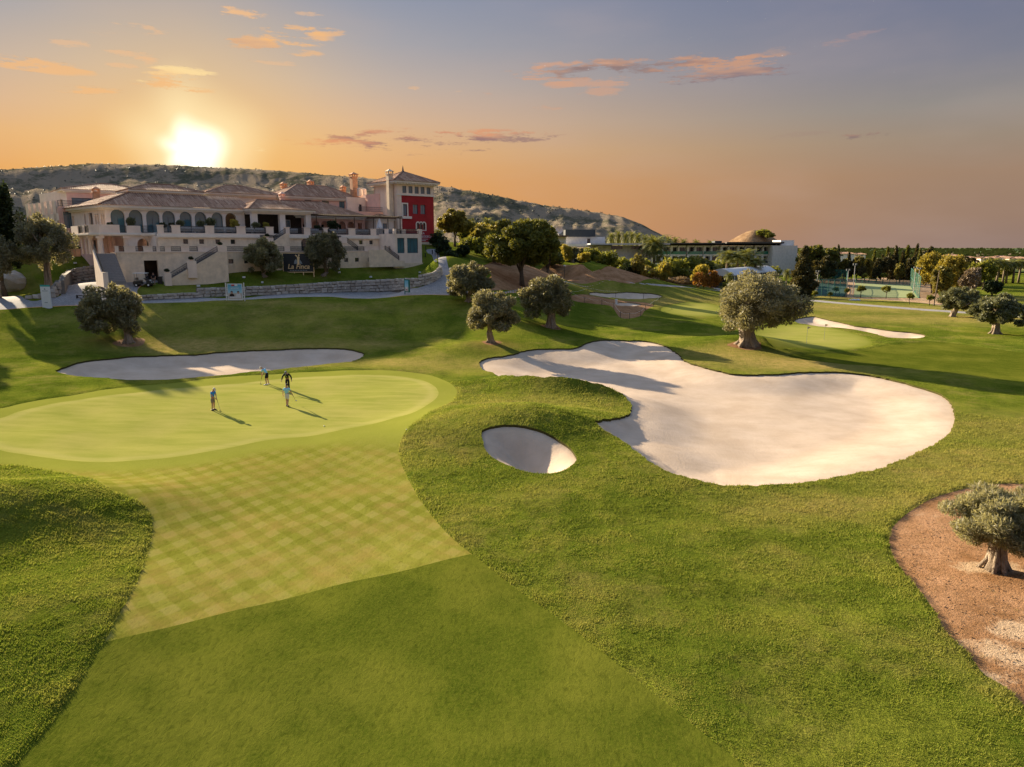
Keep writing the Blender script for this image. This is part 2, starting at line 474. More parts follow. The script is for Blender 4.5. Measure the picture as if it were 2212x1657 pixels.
CPD = [  # (x, y, z) hidden ground: under the clubhouse, behind it, beyond the frame
    (-60, 100, 7.1), (-54, 103, 7.4), (-44, 109, 8.6), (-32, 119, 9.0), (-24, 126, 9.3), (-18, 134, 11.2), (-16, 141, 12.2), (-40, 140, 13.0), (-70, 130, 11.0), (-85, 140, 11.0),
    (-100, 110, 9.5), (-80, 100, 9.0), (-75, 112, 10.6), (-30, 160, 13.0), (-5, 160, 11.6), (0, 180, 11.0), (-60, 200, 12.0), (-150, 140, 10.0), (-150, 250, 12.0), (-8, 146, 10.8),
    (20, 190, 9.5), (40, 235, 6.0), (70, 270, 4.0), (110, 290, 2.2), (160, 300, 1.0), (250, 250, 0.3), (250, 120, -.3), (150, 100, -.5), (120, 50, -.4), (60, 20, -.2), (60, 5, .1),
    (-60, 20, .6), (-60, 50, 1.2), (-110, 70, 4.2), (-60, 5, .4), (0, 3, -.8), (0, 300, 8.0), (-150, 70, 4.5), (-25, 8, -.5), (25, 8, -.6),
]
# curved retaining wall on the left: lawn above it
_cpw = [W(*q) for q in CPX]
CP = np.array([(p.x, p.y, p.z) for p in _cpw] + CPD)
def _phi(r2): return np.where(r2 > 1e-9, r2 * np.log(np.maximum(r2, 1e-9)), 0.0) * 0.5
def _tps_fit(P, lam=6.0):
    n = len(P); A = np.zeros((n + 3, n + 3))
    d2 = ((P[:, None, :2] - P[None, :, :2]) ** 2).sum(2)
    A[:n, :n] = _phi(d2) + np.eye(n) * lam
    A[:n, n] = A[n, :n] = 1; A[:n, n + 1:] = P[:, :2]; A[n + 1:, :n] = P[:, :2].T
    return np.linalg.solve(A, np.concatenate([P[:, 2], np.zeros(3)]))
TPSW = _tps_fit(CP)
MOUNDS = []   # (x, y, rx, ry, angle, height)
def _mound(px, py, rx, ry, ang, h):
    p = W(px, py, 0.0); MOUNDS.append((p.x, p.y, rx, ry, math.radians(ang), h))
_mound(-30, 1130, 7.0, 4.4, 30, 1.75)
_mound(60, 1330, 5.0, 6.0, 60, .55)
_mound(1120, 925, 6.0, 4.4, -10, 1.6)
_mound(1225, 842, 5.6, 2.6, -20, 2.1)
_mound(1390, 1000, 5.0, 4.0, 0, .35)
_mound(1625, 752, 6.5, 5.5, 0, 1.25)
_mound(1010, 770, 6.0, 3.0, 0, .5)
_mound(200, 800, 6.0, 3.0, 15, .35)
_mound(1500, 712, 9.0, 4.0, -10, .6)

def smooth01(t): t = np.clip(t, 0, 1); return t * t * (3 - 2 * t)
def height(x, y):
    """ground level without bunkers"""
    x = np.asarray(x, float); y = np.asarray(y, float)
    sh = x.shape; xf = x.ravel(); yf = y.ravel(); out = np.empty(len(xf)); n = len(CP)
    for i in range(0, len(xf), 40000):
        a = xf[i:i + 40000]; b = yf[i:i + 40000]
        d2 = (a[:, None] - CP[None, :, 0]) ** 2 + (b[:, None] - CP[None, :, 1]) ** 2
        out[i:i + 40000] = _phi(d2) @ TPSW[:n] + TPSW[n] + TPSW[n + 1] * a + TPSW[n + 2] * b
    rr = np.hypot(xf, yf)
    far = smooth01((rr - 240) / 130)
    plain = 1.0 - smooth01((rr - 400) / 3000) * 4.0
    out = np.clip(out, -3, 15) * (1 - far) + plain * far
    for mx, my, rx, ry, an, h in MOUNDS:
        dx = xf - mx; dy = yf - my; c, s = math.cos(an), math.sin(an)
        u = (dx * c + dy * s) / rx; v = (-dx * s + dy * c) / ry
        out += h * np.exp(-(u * u + v * v))
    # gentle unevenness
    out += (0.05 * np.sin(xf * .61 + 1.3) * np.sin(yf * .47) + 0.03 * np.sin(xf * 1.3 + yf * .9)) * np.clip(1 - rr / 200, 0, 1)
    return out.reshape(sh)
def hz(x, y): return float(height(np.array([x]), np.array([y]))[0])
def hit(px, py, dmax=420.0):
    """where the sight line through a spot meets the ground"""
    r = ray(px, py)
    t = np.geomspace(8, dmax, 700) / r[1]
    z = CAM_H + r[2] * t; h = height(r[0] * t, r[1] * t)
    k = np.nonzero(z <= h)[0]
    if len(k) == 0: i = len(t) - 1; return Vector((r[0] * t[i], r[1] * t[i], h[i]))
    i = max(k[0], 1)
    a = (z[i - 1] - h[i - 1]); b = (h[i] - z[i]); f = a / max(a + b, 1e-9); tt = t[i - 1] + (t[i] - t[i - 1]) * f
    return Vector((r[0] * tt, r[1] * tt, hz(r[0] * tt, r[1] * tt)))
def hits(pts):
    """vectorised hit for outlines"""
    R = np.array([ray(*p) for p in pts]); out = []
    T = np.geomspace(8, 420, 500)
    t = T[None, :] / R[:, 1:2]
    X = R[:, 0:1] * t; Y = R[:, 1:2] * t; Z = CAM_H + R[:, 2:3] * t
    Hh = height(X, Y); below = Z <= Hh
    for i in range(len(pts)):
        k = np.nonzero(below[i])[0]
        j = max(k[0], 1) if len(k) else len(T) - 1
        a = Z[i, j - 1] - Hh[i, j - 1]; b = Hh[i, j] - Z[i, j]; f = min(max(a / max(a + b, 1e-9), 0), 1)
        out.append((X[i, j - 1] + (X[i, j] - X[i, j - 1]) * f, Y[i, j - 1] + (Y[i, j] - Y[i, j - 1]) * f))
    return out
def smooth_closed(pts, n=4):
    P = np.array(pts); m = len(P); out = []
    for i in range(m):
        p0, p1, p2, p3 = P[(i - 1) % m], P[i], P[(i + 1) % m], P[(i + 2) % m]
        for k in range(n):
            t = k / n
            out.append(0.5 * ((2 * p1) + (-p0 + p2) * t + (2 * p0 - 5 * p1 + 4 * p2 - p3) * t * t + (-p0 + 3 * p1 - 3 * p2 + p3) * t ** 3))
    return np.array(out)
def sdf(poly, x, y, pad=12.0):
    """signed distance, positive inside; only worked out near the outline"""
    out = np.full(len(x), -pad)
    lo = poly.min(0) - pad; hi = poly.max(0) + pad
    idx = np.nonzero((x > lo[0]) & (x < hi[0]) & (y > lo[1]) & (y < hi[1]))[0]
    if len(idx) == 0: return out
    a = poly; b = np.roll(poly, -1, 0)
    for s in range(0, len(idx), 20000):
        ii = idx[s:s + 20000]; px = x[ii][:, None]; py = y[ii][:, None]
        ex = (b - a)[:, 0]; ey = (b - a)[:, 1]
        wx = px - a[:, 0]; wy = py - a[:, 1]
        t = np.clip((wx * ex + wy * ey) / np.maximum(ex * ex + ey * ey, 1e-12), 0, 1)
        d2 = (wx - ex * t) ** 2 + (wy - ey * t) ** 2
        d = np.sqrt(d2.min(1))
        c1 = a[:, 1] <= py; c2 = b[:, 1] > py; cr = ex * wy - ey * wx
        wn = (c1 & c2 & (cr > 0)).sum(1) - ((~c1) & (~c2) & (cr < 0)).sum(1)
        out[ii] = np.where(wn != 0, d, -d)
    return out

zE = lambda x, y: (.2503 * x, 608.3 + .2503 * y)
zF = lambda x, y: (553 + .2503 * x, 608.3 + .2503 * y)
zC = lambda x, y: (995.4 + .2503 * x, 636 + .2503 * y)
zD = lambda x, y: (1548.5 + .3004 * x, 636 + .3004 * y)
zG = lambda x, y: (.4161 * x, 967.8 + .4161 * y)
zH = lambda x, y: (774.2 + .4161 * x, 967.8 + .4161 * y)
zS = lambda x, y: (1825 + .3337 * x, 995.5 + .3337 * y)
def m_(f, s): return [f(*map(float, q.split(','))) for q in s.split()]

OUT = {}
OUT['bunker_left'] = [(122, 803), (150, 790), (200, 779), (280, 771), (360, 768), (430, 766), (500, 760), (600, 756), (680, 753), (740, 754), (775, 760), (787, 768), (770, 779),
                      (720, 786), (650, 794), (560, 803), (480, 812), (400, 819), (330, 822), (260, 821), (180, 815), (140, 809)]
OUT['bunker_pot'] = m_(zC, '178,1195 250,1155 370,1135 470,1138 580,1150 690,1185 770,1220 860,1275 930,1325 975,1375 996,1415 985,1460 940,1500 880,1530 800,1550 710,1558 620,1548 520,1530 420,1490 320,1445 240,1385 195,1310')
OUT['bunker_big'] = m_(zC, '160,600 185,570 260,548 380,535 480,510 580,485 700,472 850,472 960,470 1030,450 1080,425 1130,408 1230,395 1340,395 1440,402 1530,400 1620,410 1700,425 1780,455 1850,500 1890,530 1920,570 1990,600 2060,620 2130,640') \
    + m_(zD, '0,548 60,565 140,578 260,580 400,578 520,570 640,562 760,560 900,562 1000,572 1100,585 1200,605 1320,632 1420,660 1520,690 1600,718 1650,750 1690,800 1710,860 1712,920 1690,975 1640,1030 1560,1085 1470,1130 1350,1185 1220,1240 1080,1280 930,1310 780,1335 600,1365 420,1380 200,1385 0,1378') \
    + m_(zC, '2100,1625 1990,1600 1880,1570 1780,1535 1690,1490 1610,1440 1530,1375 1450,1310 1380,1265 1290,1210 1220,1165 1160,1115 1190,1095 1280,1085 1370,1070 1440,1050 1470,1010 1470,960 1440,910 1380,865 1300,820 1220,790 1120,765 1020,740 900,722 780,715 640,712 500,710 380,705 290,690 220,665 180,640')
OUT['bunker_right'] = m_(zD, '640,165 700,160 780,180 900,205 1000,230 1100,240 1200,255 1280,265 1400,275 1480,288 1500,300 1470,315 1380,318 1280,315 1220,310 1130,285 1040,265 950,250 850,240 740,230 670,220 600,212 560,195 580,175')
OUT['bunker_mid'] = [(1270, 635), (1300, 633), (1340, 632), (1380, 633), (1410, 635), (1432, 640), (1420, 644), (1390, 646), (1350, 646), (1310, 643), (1285, 639)]
OUT['bunker_small'] = [(1328, 656), (1345, 653.5), (1370, 655), (1388, 658.5), (1372, 661), (1345, 660.5), (1332, 659)]
OUT['green'] = m_(zE, '0,1180 150,1125 350,1075 600,1030 900,985 1250,950 1600,915 1900,890') + m_(zF, '0,862 250,835 500,820 750,808 1000,806 1150,810 1300,825 1430,850 1530,895 1575,950 1560,1000 1500,1050 1420,1100 1300,1150 1100,1205 900,1250 600,1310 300,1350 0,1385') \
    + m_(zE, '1900,1450 1600,1500 1300,1535 1000,1555 800,1557 600,1545 400,1520 200,1490 0,1455') + [(-60, 952), (-95, 925), (-60, 912)]
OUT['mown'] = m_(zE, '0,1095 200,1050 500,1000 800,950 1100,912 1400,885 1700,850 2000,820') + m_(zF, '0,808 250,793 500,780 750,767 1000,764 1200,770 1350,785 1500,808 1620,850 1700,895 1735,945 1720,1000 1650,1060') \
    + [(923, 894), (898, 911), (878, 929), (866, 951), (861, 975), (868, 1005), (895, 1059), (932, 1113), (982, 1167.5), (1040, 1213), (1107, 1267), (1190, 1325.6), (1273.5, 1388), (1357, 1454.6), (1440, 1521), (1523, 1588), (1606, 1654), (1760, 1780), (2100, 2050), (-300, 2100),
       (-60, 1760), (29, 1657), (62, 1621), (125, 1546), (179, 1463), (225, 1388), (258, 1326), (291, 1267), (316, 1205), (327, 1163), (329, 1126), (316, 1097), (291, 1078), (229, 1051), (166, 1030), (104, 1016), (42, 1007), (0, 1005), (-90, 1006), (-200, 990), (-230, 930), (-120, 900)]
OUT['fairway_near'] = [(150, 1406), (225, 1388), (416, 1342), (624, 1292), (832, 1242), (918, 1221), (1015, 1197), (1080, 1180), (1300, 1320), (1700, 1640), (2100, 2100), (600, 2200), (-300, 2150), (-300, 1700), (0, 1500)]
OUT['fairway_right'] = [(1700, 768), (1780, 764), (1860, 756), (1930, 744), (2020, 738), (2110, 748), (2212, 762), (2420, 780), (2420, 850), (2212, 826), (2060, 806), (1920, 794), (1790, 784)]
OUT['green_mid'] = [(1428, 672), (1440, 660), (1480, 653), (1530, 655), (1562, 665), (1572, 677), (1535, 684), (1470, 681)]
OUT['green_right'] = [(1630, 712), (1700, 701), (1770, 704), (1830, 716), (1872, 730), (1884, 742), (1860, 751), (1800, 755), (1720, 752), (1660, 740)]
OUT['path'] = [(-250, 655), (-100, 645), (0, 640), (54, 646), (100, 645), (128, 640), (134, 625), (140, 614), (165, 608), (229, 602), (300, 600), (350, 604), (352, 608), (322, 613), (304, 618), (296, 630), (304, 640), (330, 646), (430, 643), (442, 643), (577, 638), (747, 631),
               (842, 629), (892, 623), (928, 612), (950, 600), (953, 588), (948, 575), (936, 560), (925, 548), (921, 540), (936, 538), (948, 546), (965, 562), (975, 578), (980, 592), (976, 606), (975, 620), (985, 628), (1040, 632), (1080, 631), (1110, 629), (1112, 633), (1050, 637), (972, 637.5), (867, 639), (700, 641), (577, 645), (442, 651), (315, 655), (180, 660), (0, 669), (-250, 690)]
OUT['path_cart'] = [(1090, 631), (1150, 618), (1220, 607.5), (1300, 608), (1382, 611.5), (1470, 618), (1557, 626.5), (1640, 636), (1731, 645.5), (1850, 656), (1980, 666), (2094, 674), (2212, 682), (2500, 702), (2500, 708), (2212, 687), (2094, 678), (1980, 670), (1850, 659.5), (1731, 649), (1640, 639), (1557, 629.5), (1470, 620.5), (1382, 614), (1300, 610), (1220, 609.5), (1152, 621), (1095, 634)]
OUT['soil_right'] = m_(zS, '870,160 740,190 600,230 480,290 380,360 310,430 285,500 300,590 340,670 430,780 520,890 590,990 630,1080 700,1160 800,1250 900,1380 1050,1470 1160,1580') + [(2350, 1620), (2650, 1500), (2600, 1200), (2400, 1060), (2212, 1046), (2150, 1046)]
OUT['soil_slope'] = [(1022, 572), (1060, 567), (1110, 570), (1180, 572), (1240, 573), (1300, 582), (1400, 592), (1480, 603), (1540, 613), (1600, 622), (1560, 626), (1470, 616.5), (1382, 610), (1300, 606), (1220, 605), (1150, 615), (1110, 627), (1060, 629), (1030, 622), (1050, 606), (1062, 596), (1045, 582)]
OUT['soil_court'] = [(1700, 622), (1740, 632), (1800, 641), (1900, 648), (1990, 655), (2035, 660), (2028, 638), (2010, 615), (1990, 606), (1960, 600), (1900, 600), (1780, 603), (1730, 610)]
OUT['soil_repair'] = [(1233, 640), (1262, 636), (1290, 641), (1330, 648), (1390, 653), (1412, 660), (1392, 672), (1384, 682), (1360, 688), (1340, 686), (1326, 668), (1316, 660), (1280, 656), (1240, 650)]

POLY = {k: smooth_closed(hits(v), 4) for k, v in OUT.items()}

def build_ground():
    # fan of quads round a point under the drone: fine near, coarse far, out to the horizon
    ox, oy = 0.0, -8.0
    r1 = np.geomspace(14.0, 60.0, 215); r2 = np.geomspace(60.0, 330.0, 290)[1:]; r3 = np.geomspace(330.0, 9000.0, 70)[1:]
    R = np.concatenate([[6.0, 10.0], r1, r2, r3]); T = np.radians(np.linspace(-58, 58, 640))
    RR, TT = np.meshgrid(R, T, indexing='ij')
    x = (ox + RR * np.sin(TT)).ravel(); y = (oy + RR * np.cos(TT)).ravel()
    z = height(x, y)
    keys = list(POLY)
    F = np.zeros((len(x), 4 + len(keys)))
    F[:, 0], F[:, 1], F[:, 2] = x, y, z
    for i, k in enumerate(keys):
        F[:, 4 + i] = sdf(POLY[k], x, y)
        if k.startswith('bunker'):
            idx = np.nonzero(np.abs(F[:, 4 + i]) < 1.5)[0]
            F[idx, 4 + i] += np.array([(.07 if k == 'bunker_pot' else .20) * mnoise.fractal(Vector((x[q] * 1.3, y[q] * 1.3, i)), .8, 2.0, 3) for q in idx])
    # how parched the turf is
    dry = np.zeros(len(x))
    for px, py, rx, ry, a in ((1700, 785, 9, 5, 1.0), (1590, 770, 6, 4, .8), (430, 752, 9, 3, .9), (330, 745, 6, 3, .7), (600, 748, 12, 2.0, .8), (760, 745, 8, 2, .6), (1060, 745, 3, 2, .6),
                              (1950, 690, 30, 8, .55), (1850, 665, 40, 10, .7), (2100, 1040, 6, 5, .5), (2080, 1000, 6, 3, .5), (1750, 1095, 4, 2, .5), (1380, 650, 16, 10, .7), (1000, 790, 8, 4, .45), (880, 785, 8, 3, .6),
                              (560, 655, 20, 2, .5), (2150, 690, 25, 8, .7), (2212, 930, 8, 5, .45), (1500, 640, 20, 8, .3), (2212, 1030, 5, 4, .5), (1985, 1080, 3, 2, .5), (1180, 870, 5, 2, .4), (950, 950, 3, 3, .3), (330, 690, 8, 5, .4),
                              (1950, 648, 40, 8, .9), (1800, 642, 30, 6, .7), (1450, 800, 5, 3, .3), (560, 690, 12, 6, .3)):
        p = hit(px, py); d2 = ((x - p.x) / rx) ** 2 + ((y - p.y) / ry) ** 2
        dry = np.maximum(dry, a * np.exp(-d2))
    F[:, 3] = dry
    nr, ncol = len(R), len(T)
    i0 = (np.arange(nr - 1)[:, None] * ncol + np.arange(ncol - 1)[None, :]).ravel()
    tris = np.concatenate([np.stack([i0, i0 + ncol, i0 + 1], 1), np.stack([i0 + 1, i0 + ncol, i0 + ncol + 1], 1)])
    # orientation: up
    a, b, c = F[tris[0, 0], :3], F[tris[0, 1], :3], F[tris[0, 2], :3]
    if np.cross(b - a, c - a)[2] < 0: tris = tris[:, ::-1]
    return keys, F, tris

def split(F, tris, s):
    """cut a triangle mesh along the line s = 0 -> (inside), (outside), cut segments"""
    s = np.where(np.abs(s) < 1e-5, 1e-5, s)
    ins = s[tris] > 0; cnt = ins.sum(1)
    inn = [tris[cnt == 3]]; out = [tris[cnt == 0]]
    newF = []; cache = {}; segs = []
    base = len(F)
    mixed = np.nonzero((cnt == 1) | (cnt == 2))[0]
    def cut(i, j):
        key = (i, j) if i < j else (j, i)
        q = cache.get(key)
        if q is None:
            t = s[key[0]] / (s[key[0]] - s[key[1]])
            newF.append(F[key[0]] + (F[key[1]] - F[key[0]]) * t); q = base + len(newF) - 1; cache[key] = q
        return q
    ti, to = [], []
    for m in mixed:
        tri = tris[m]; w = ins[m]
        k = int(np.nonzero(w)[0][0]) if cnt[m] == 1 else int(np.nonzero(~w)[0][0])
        a, b, c = int(tri[k]), int(tri[(k + 1) % 3]), int(tri[(k + 2) % 3])
        p, q = cut(a, b), cut(a, c)
        one, two = (ti, to) if cnt[m] == 1 else (to, ti)
        one.append((a, p, q)); two.append((p, b, c)); two.append((p, c, q))
        segs.append((p, q))
    F2 = np.concatenate([F, np.array(newF)]) if newF else F
    inn = np.concatenate(inn + ([np.array(ti)] if ti else [])); out = np.concatenate(out + ([np.array(to)] if to else []))
    return F2, inn.astype(np.int64), out.astype(np.int64), segs

def compact(F, tris):
    u, inv = np.unique(tris.ravel(), return_inverse=True)
    return F[u], inv.reshape(-1, 3)

# ---------------------------------------------------------------- ground materials
def grass_tex(t, p, dark, mid, light, dryc, lump=1.0, tuft=7.0, strength=0.9, dryattr=True, dist=0.09):
    big = t.noise(p, 0.14, 5, 0.68); med = t.noise(p, 0.55, 4, 0.65); fine = t.noise(p, tuft, 3, 0.6)
    w = t.scaled(p, (1.0, 0.55, 1.0), (0, 0, 0.6))
    tuf = t.noise(w, tuft * 0.55, 4, 0.62, 0.6); blade = t.noise(p, tuft * 4.2, 2, 0.7)
    c = t.mix(t.mapr(med, 0.32, 0.68), dark, mid)
    c = t.mix(t.mapr(big, 0.45, 0.66), c, light)
    c = t.mix(t.mapr(fine, 0.35, 0.75, 0, 0.55), c, light)
    c = t.mix(t.mapr(tuf, 0.28, 0.5, 0.45, 0.0), c, tuple(x * 0.5 for x in dark))
    c = t.mix(t.mapr(blade, 0.5, 0.8, 0, 0.35), c, tuple(min(1, x * 1.5) for x in light))
    if dryattr:
        d = t.math('ADD', t.attr('dry'), t.mapr(t.noise(p, 0.23, 5, 0.7), 0.50, 0.78, 0, 0.6))
        d = t.math('MULTIPLY', d, t.mapr(t.noise(p, 1.7, 4, 0.7), 0.25, 0.6, 0.25, 1.0), clamp=True)
        c = t.mix(d, c, dryc)
    h = t.math('ADD', t.math('MULTIPLY', tuf, 1.0), t.math('MULTIPLY', blade, 0.35))
    n = t.bump(h, strength, dist * lump)
    return c, n

def ground_materials():
    t = NT('rough_grass'); p = t.pos()
    c, n = grass_tex(t, p, (.036, .066, .006), (.092, .134, .012), (.185, .200, .026), (.36, .27, .09), tuft=9.0, strength=1.0, dist=.13)
    MATS['rough'] = t.done(t.bsdf(c, 1.0, n, spec=0.0))
    t = NT('fairway_grass'); p = t.pos()
    c, n = grass_tex(t, p, (.046, .068, .006), (.080, .100, .010), (.130, .138, .018), (.30, .25, .08), tuft=11.0, strength=.6, dryattr=False, dist=.035)
    MATS['fairway'] = t.done(t.bsdf(c, 1.0, n, spec=0.0))
    # diamond-mown apron
    t = NT('mown_grass'); p = t.pos()
    c, n = grass_tex(t, p, (.150, .160, .020), (.185, .190, .028), (.225, .218, .040), (.36, .29, .12), tuft=12.0, strength=.45, dryattr=False, dist=.03)
    sx = t.n('ShaderNodeSeparateXYZ'); t.put(sx.inputs[0], p)
    wob = t.math('MULTIPLY', t.math('SUBTRACT', t.noise(p, .35, 2), .5), .55)
    def stripes(ang, period):
        a = math.radians(ang + 90)
        v = t.math('ADD', t.math('ADD', t.math('MULTIPLY', sx.outputs[0], math.cos(a)), t.math('MULTIPLY', sx.outputs[1], math.sin(a))), wob)
        s = t.math('SINE', t.math('MULTIPLY', v, 2 * math.pi / period))
        return t.mapr(s, -.28, .28, 0, 1, True)
    k = t.math('ADD', stripes(62, 1.15), stripes(-46, 1.15))
    fade = t.mapr(t.noise(p, .12, 3), .38, .6, .45, 1.0)
    lightf = t.math('MULTIPLY', t.mapr(k, 1.0, 2.0, 0, .42), fade); darkf = t.math('MULTIPLY', t.mapr(k, 0.0, 1.0, .38, 0), fade)
    ap = t.attr('apron')       # 1 on the diamond-cut apron, 0 on the collar round the green
    c = t.mix(t.math('MULTIPLY', lightf, ap), c, (.31, .265, .085))
    c = t.mix(t.math('MULTIPLY', darkf, ap), c, (.105, .112, .008))
    brown = t.mapr(t.noise(p, .5, 4, .7), .44, .70, 0, .5)
    c = t.mix(t.math('MULTIPLY', brown, ap), c, (.29, .195, .06))
    c = t.mix(t.math('SUBTRACT', 1.0, ap), c, t.mix(t.noise(p, .6, 4), (.195, .215, .030), (.245, .250, .046)))
    MATS['mown'] = t.done(t.bsdf(c, 1.0, n, spec=0.0))
    # putting green
    t = NT('green_grass'); p = t.pos()
    st = t.noise(t.scaled(p, (.25, 1.4, 1.0), (0, 0, .5)), .8, 4, .6)
    c = t.mix(t.mapr(st, .35, .65), (.245, .260, .050), (.325, .315, .075))
    c = t.mix(t.mapr(t.noise(p, .22, 4, .6), .45, .7, 0, .6), c, (.365, .330, .095))
    c = t.mix(t.mapr(t.noise(p, 14, 3, .7), .45, .8, 0, .3), c, (.20, .215, .036))
    rim = t.attr('rim')
    c = t.mix(t.math('MULTIPLY', rim, .6), c, (.41, .36, .13))
    c = t.mix(t.math('MULTIPLY', t.attr('soft'), 1.0), c, (.165, .185, .026))
    MATS['green'] = t.done(t.bsdf(c, 1.0, t.bump(t.noise(p, 22, 3, .7), .25, .012), spec=0.0))
    # sand
    t = NT('bunker_sand'); p = t.pos()
    c = t.mix(t.mapr(t.noise(p, .35, 4, .6), .35, .65), (.47, .37, .28), (.575, .465, .365))
    c = t.mix(t.mapr(t.noise(p, 9, 4, .75), .5, .85, 0, .35), c, (.50, .40, .31))
    c = t.mix(t.mapr(t.voro(p, 2.2), .0, .045, .7, 0), c, (.30, .21, .13))
    c = t.mix(t.mapr(t.noise(t.scaled(p, (.5, 2.2, 1), (0, 0, .4)), .8, 5, .7), .52, .72, 0, .4), c, (.42, .33, .25))
    edge = t.attr('edge')
    c = t.mix(t.math('MULTIPLY', edge, t.mapr(t.noise(p, 2.5, 4, .7), .35, .65, .1, .6)), c, (.46, .36, .26))
    rk = t.n('ShaderNodeTexWave'); rk.wave_type = 'BANDS'; rk.inputs['Scale'].default_value = 1.1; rk.inputs['Distortion'].default_value = 9; rk.inputs['Detail'].default_value = 3; rk.inputs['Detail Scale'].default_value = .35
    t.put(rk.inputs['Vector'], p)
    h = t.math('ADD', t.math('MULTIPLY', t.noise(p, 6, 4, .75), 1.0), t.math('MULTIPLY', rk.outputs['Fac'], .03))
    MATS['sand'] = t.done(t.bsdf(c, 0.95, t.bump(h, .5, .06), spec=0.0))
    # paths
    t = NT('paving'); p = t.pos()
    br = t.n('ShaderNodeTexBrick'); br.inputs['Scale'].default_value = 1.0; br.inputs['Brick Width'].default_value = .42; br.inputs['Row Height'].default_value = .22; br.inputs['Mortar Size'].default_value = .012
    br.inputs['Color1'].default_value = (.25, .235, .23, 1); br.inputs['Color2'].default_value = (.33, .31, .30, 1); br.inputs['Mortar'].default_value = (.15, .14, .135, 1)
    t.put(br.inputs['Vector'], t.scaled(p, (1, 1, 1), (0, 0, .7)))
    c = t.mix(t.mapr(t.noise(p, .7, 5, .7), .4, .7, 0, .45), br.outputs[0], (.38, .355, .34))
    MATS['paving'] = t.done(t.bsdf(c, 0.85, t.bump(t.noise(p, 8, 3), .3, .02), spec=.2))
    # bare soil
    t = NT('bare_soil'); p = t.pos()
    a = t.noise(p, .55, 6, .72); b = t.noise(p, 5, 5, .75)
    c = t.mix(t.mapr(a, .35, .62), (.22, .112, .048), (.38, .215, .115))
    c = t.mix(t.mapr(t.math('ADD', t.attr('bare'), t.mapr(a, .45, .7, -.25, .5)), .35, .7), c, (.47, .335, .21))
    c = t.mix(t.mapr(b, .48, .72, 0, .65), c, (.115, .07, .030))
    c = t.mix(t.mapr(t.noise(p, 2.1, 5, .75), .6, .8, 0, .55), c, (.17, .17, .045))
    MATS['soil'] = t.done(t.bsdf(c, 0.95, t.bump(t.math('ADD', b, t.noise(p, 14, 3, .7)), .8, .07), spec=.05))
ground_materials()

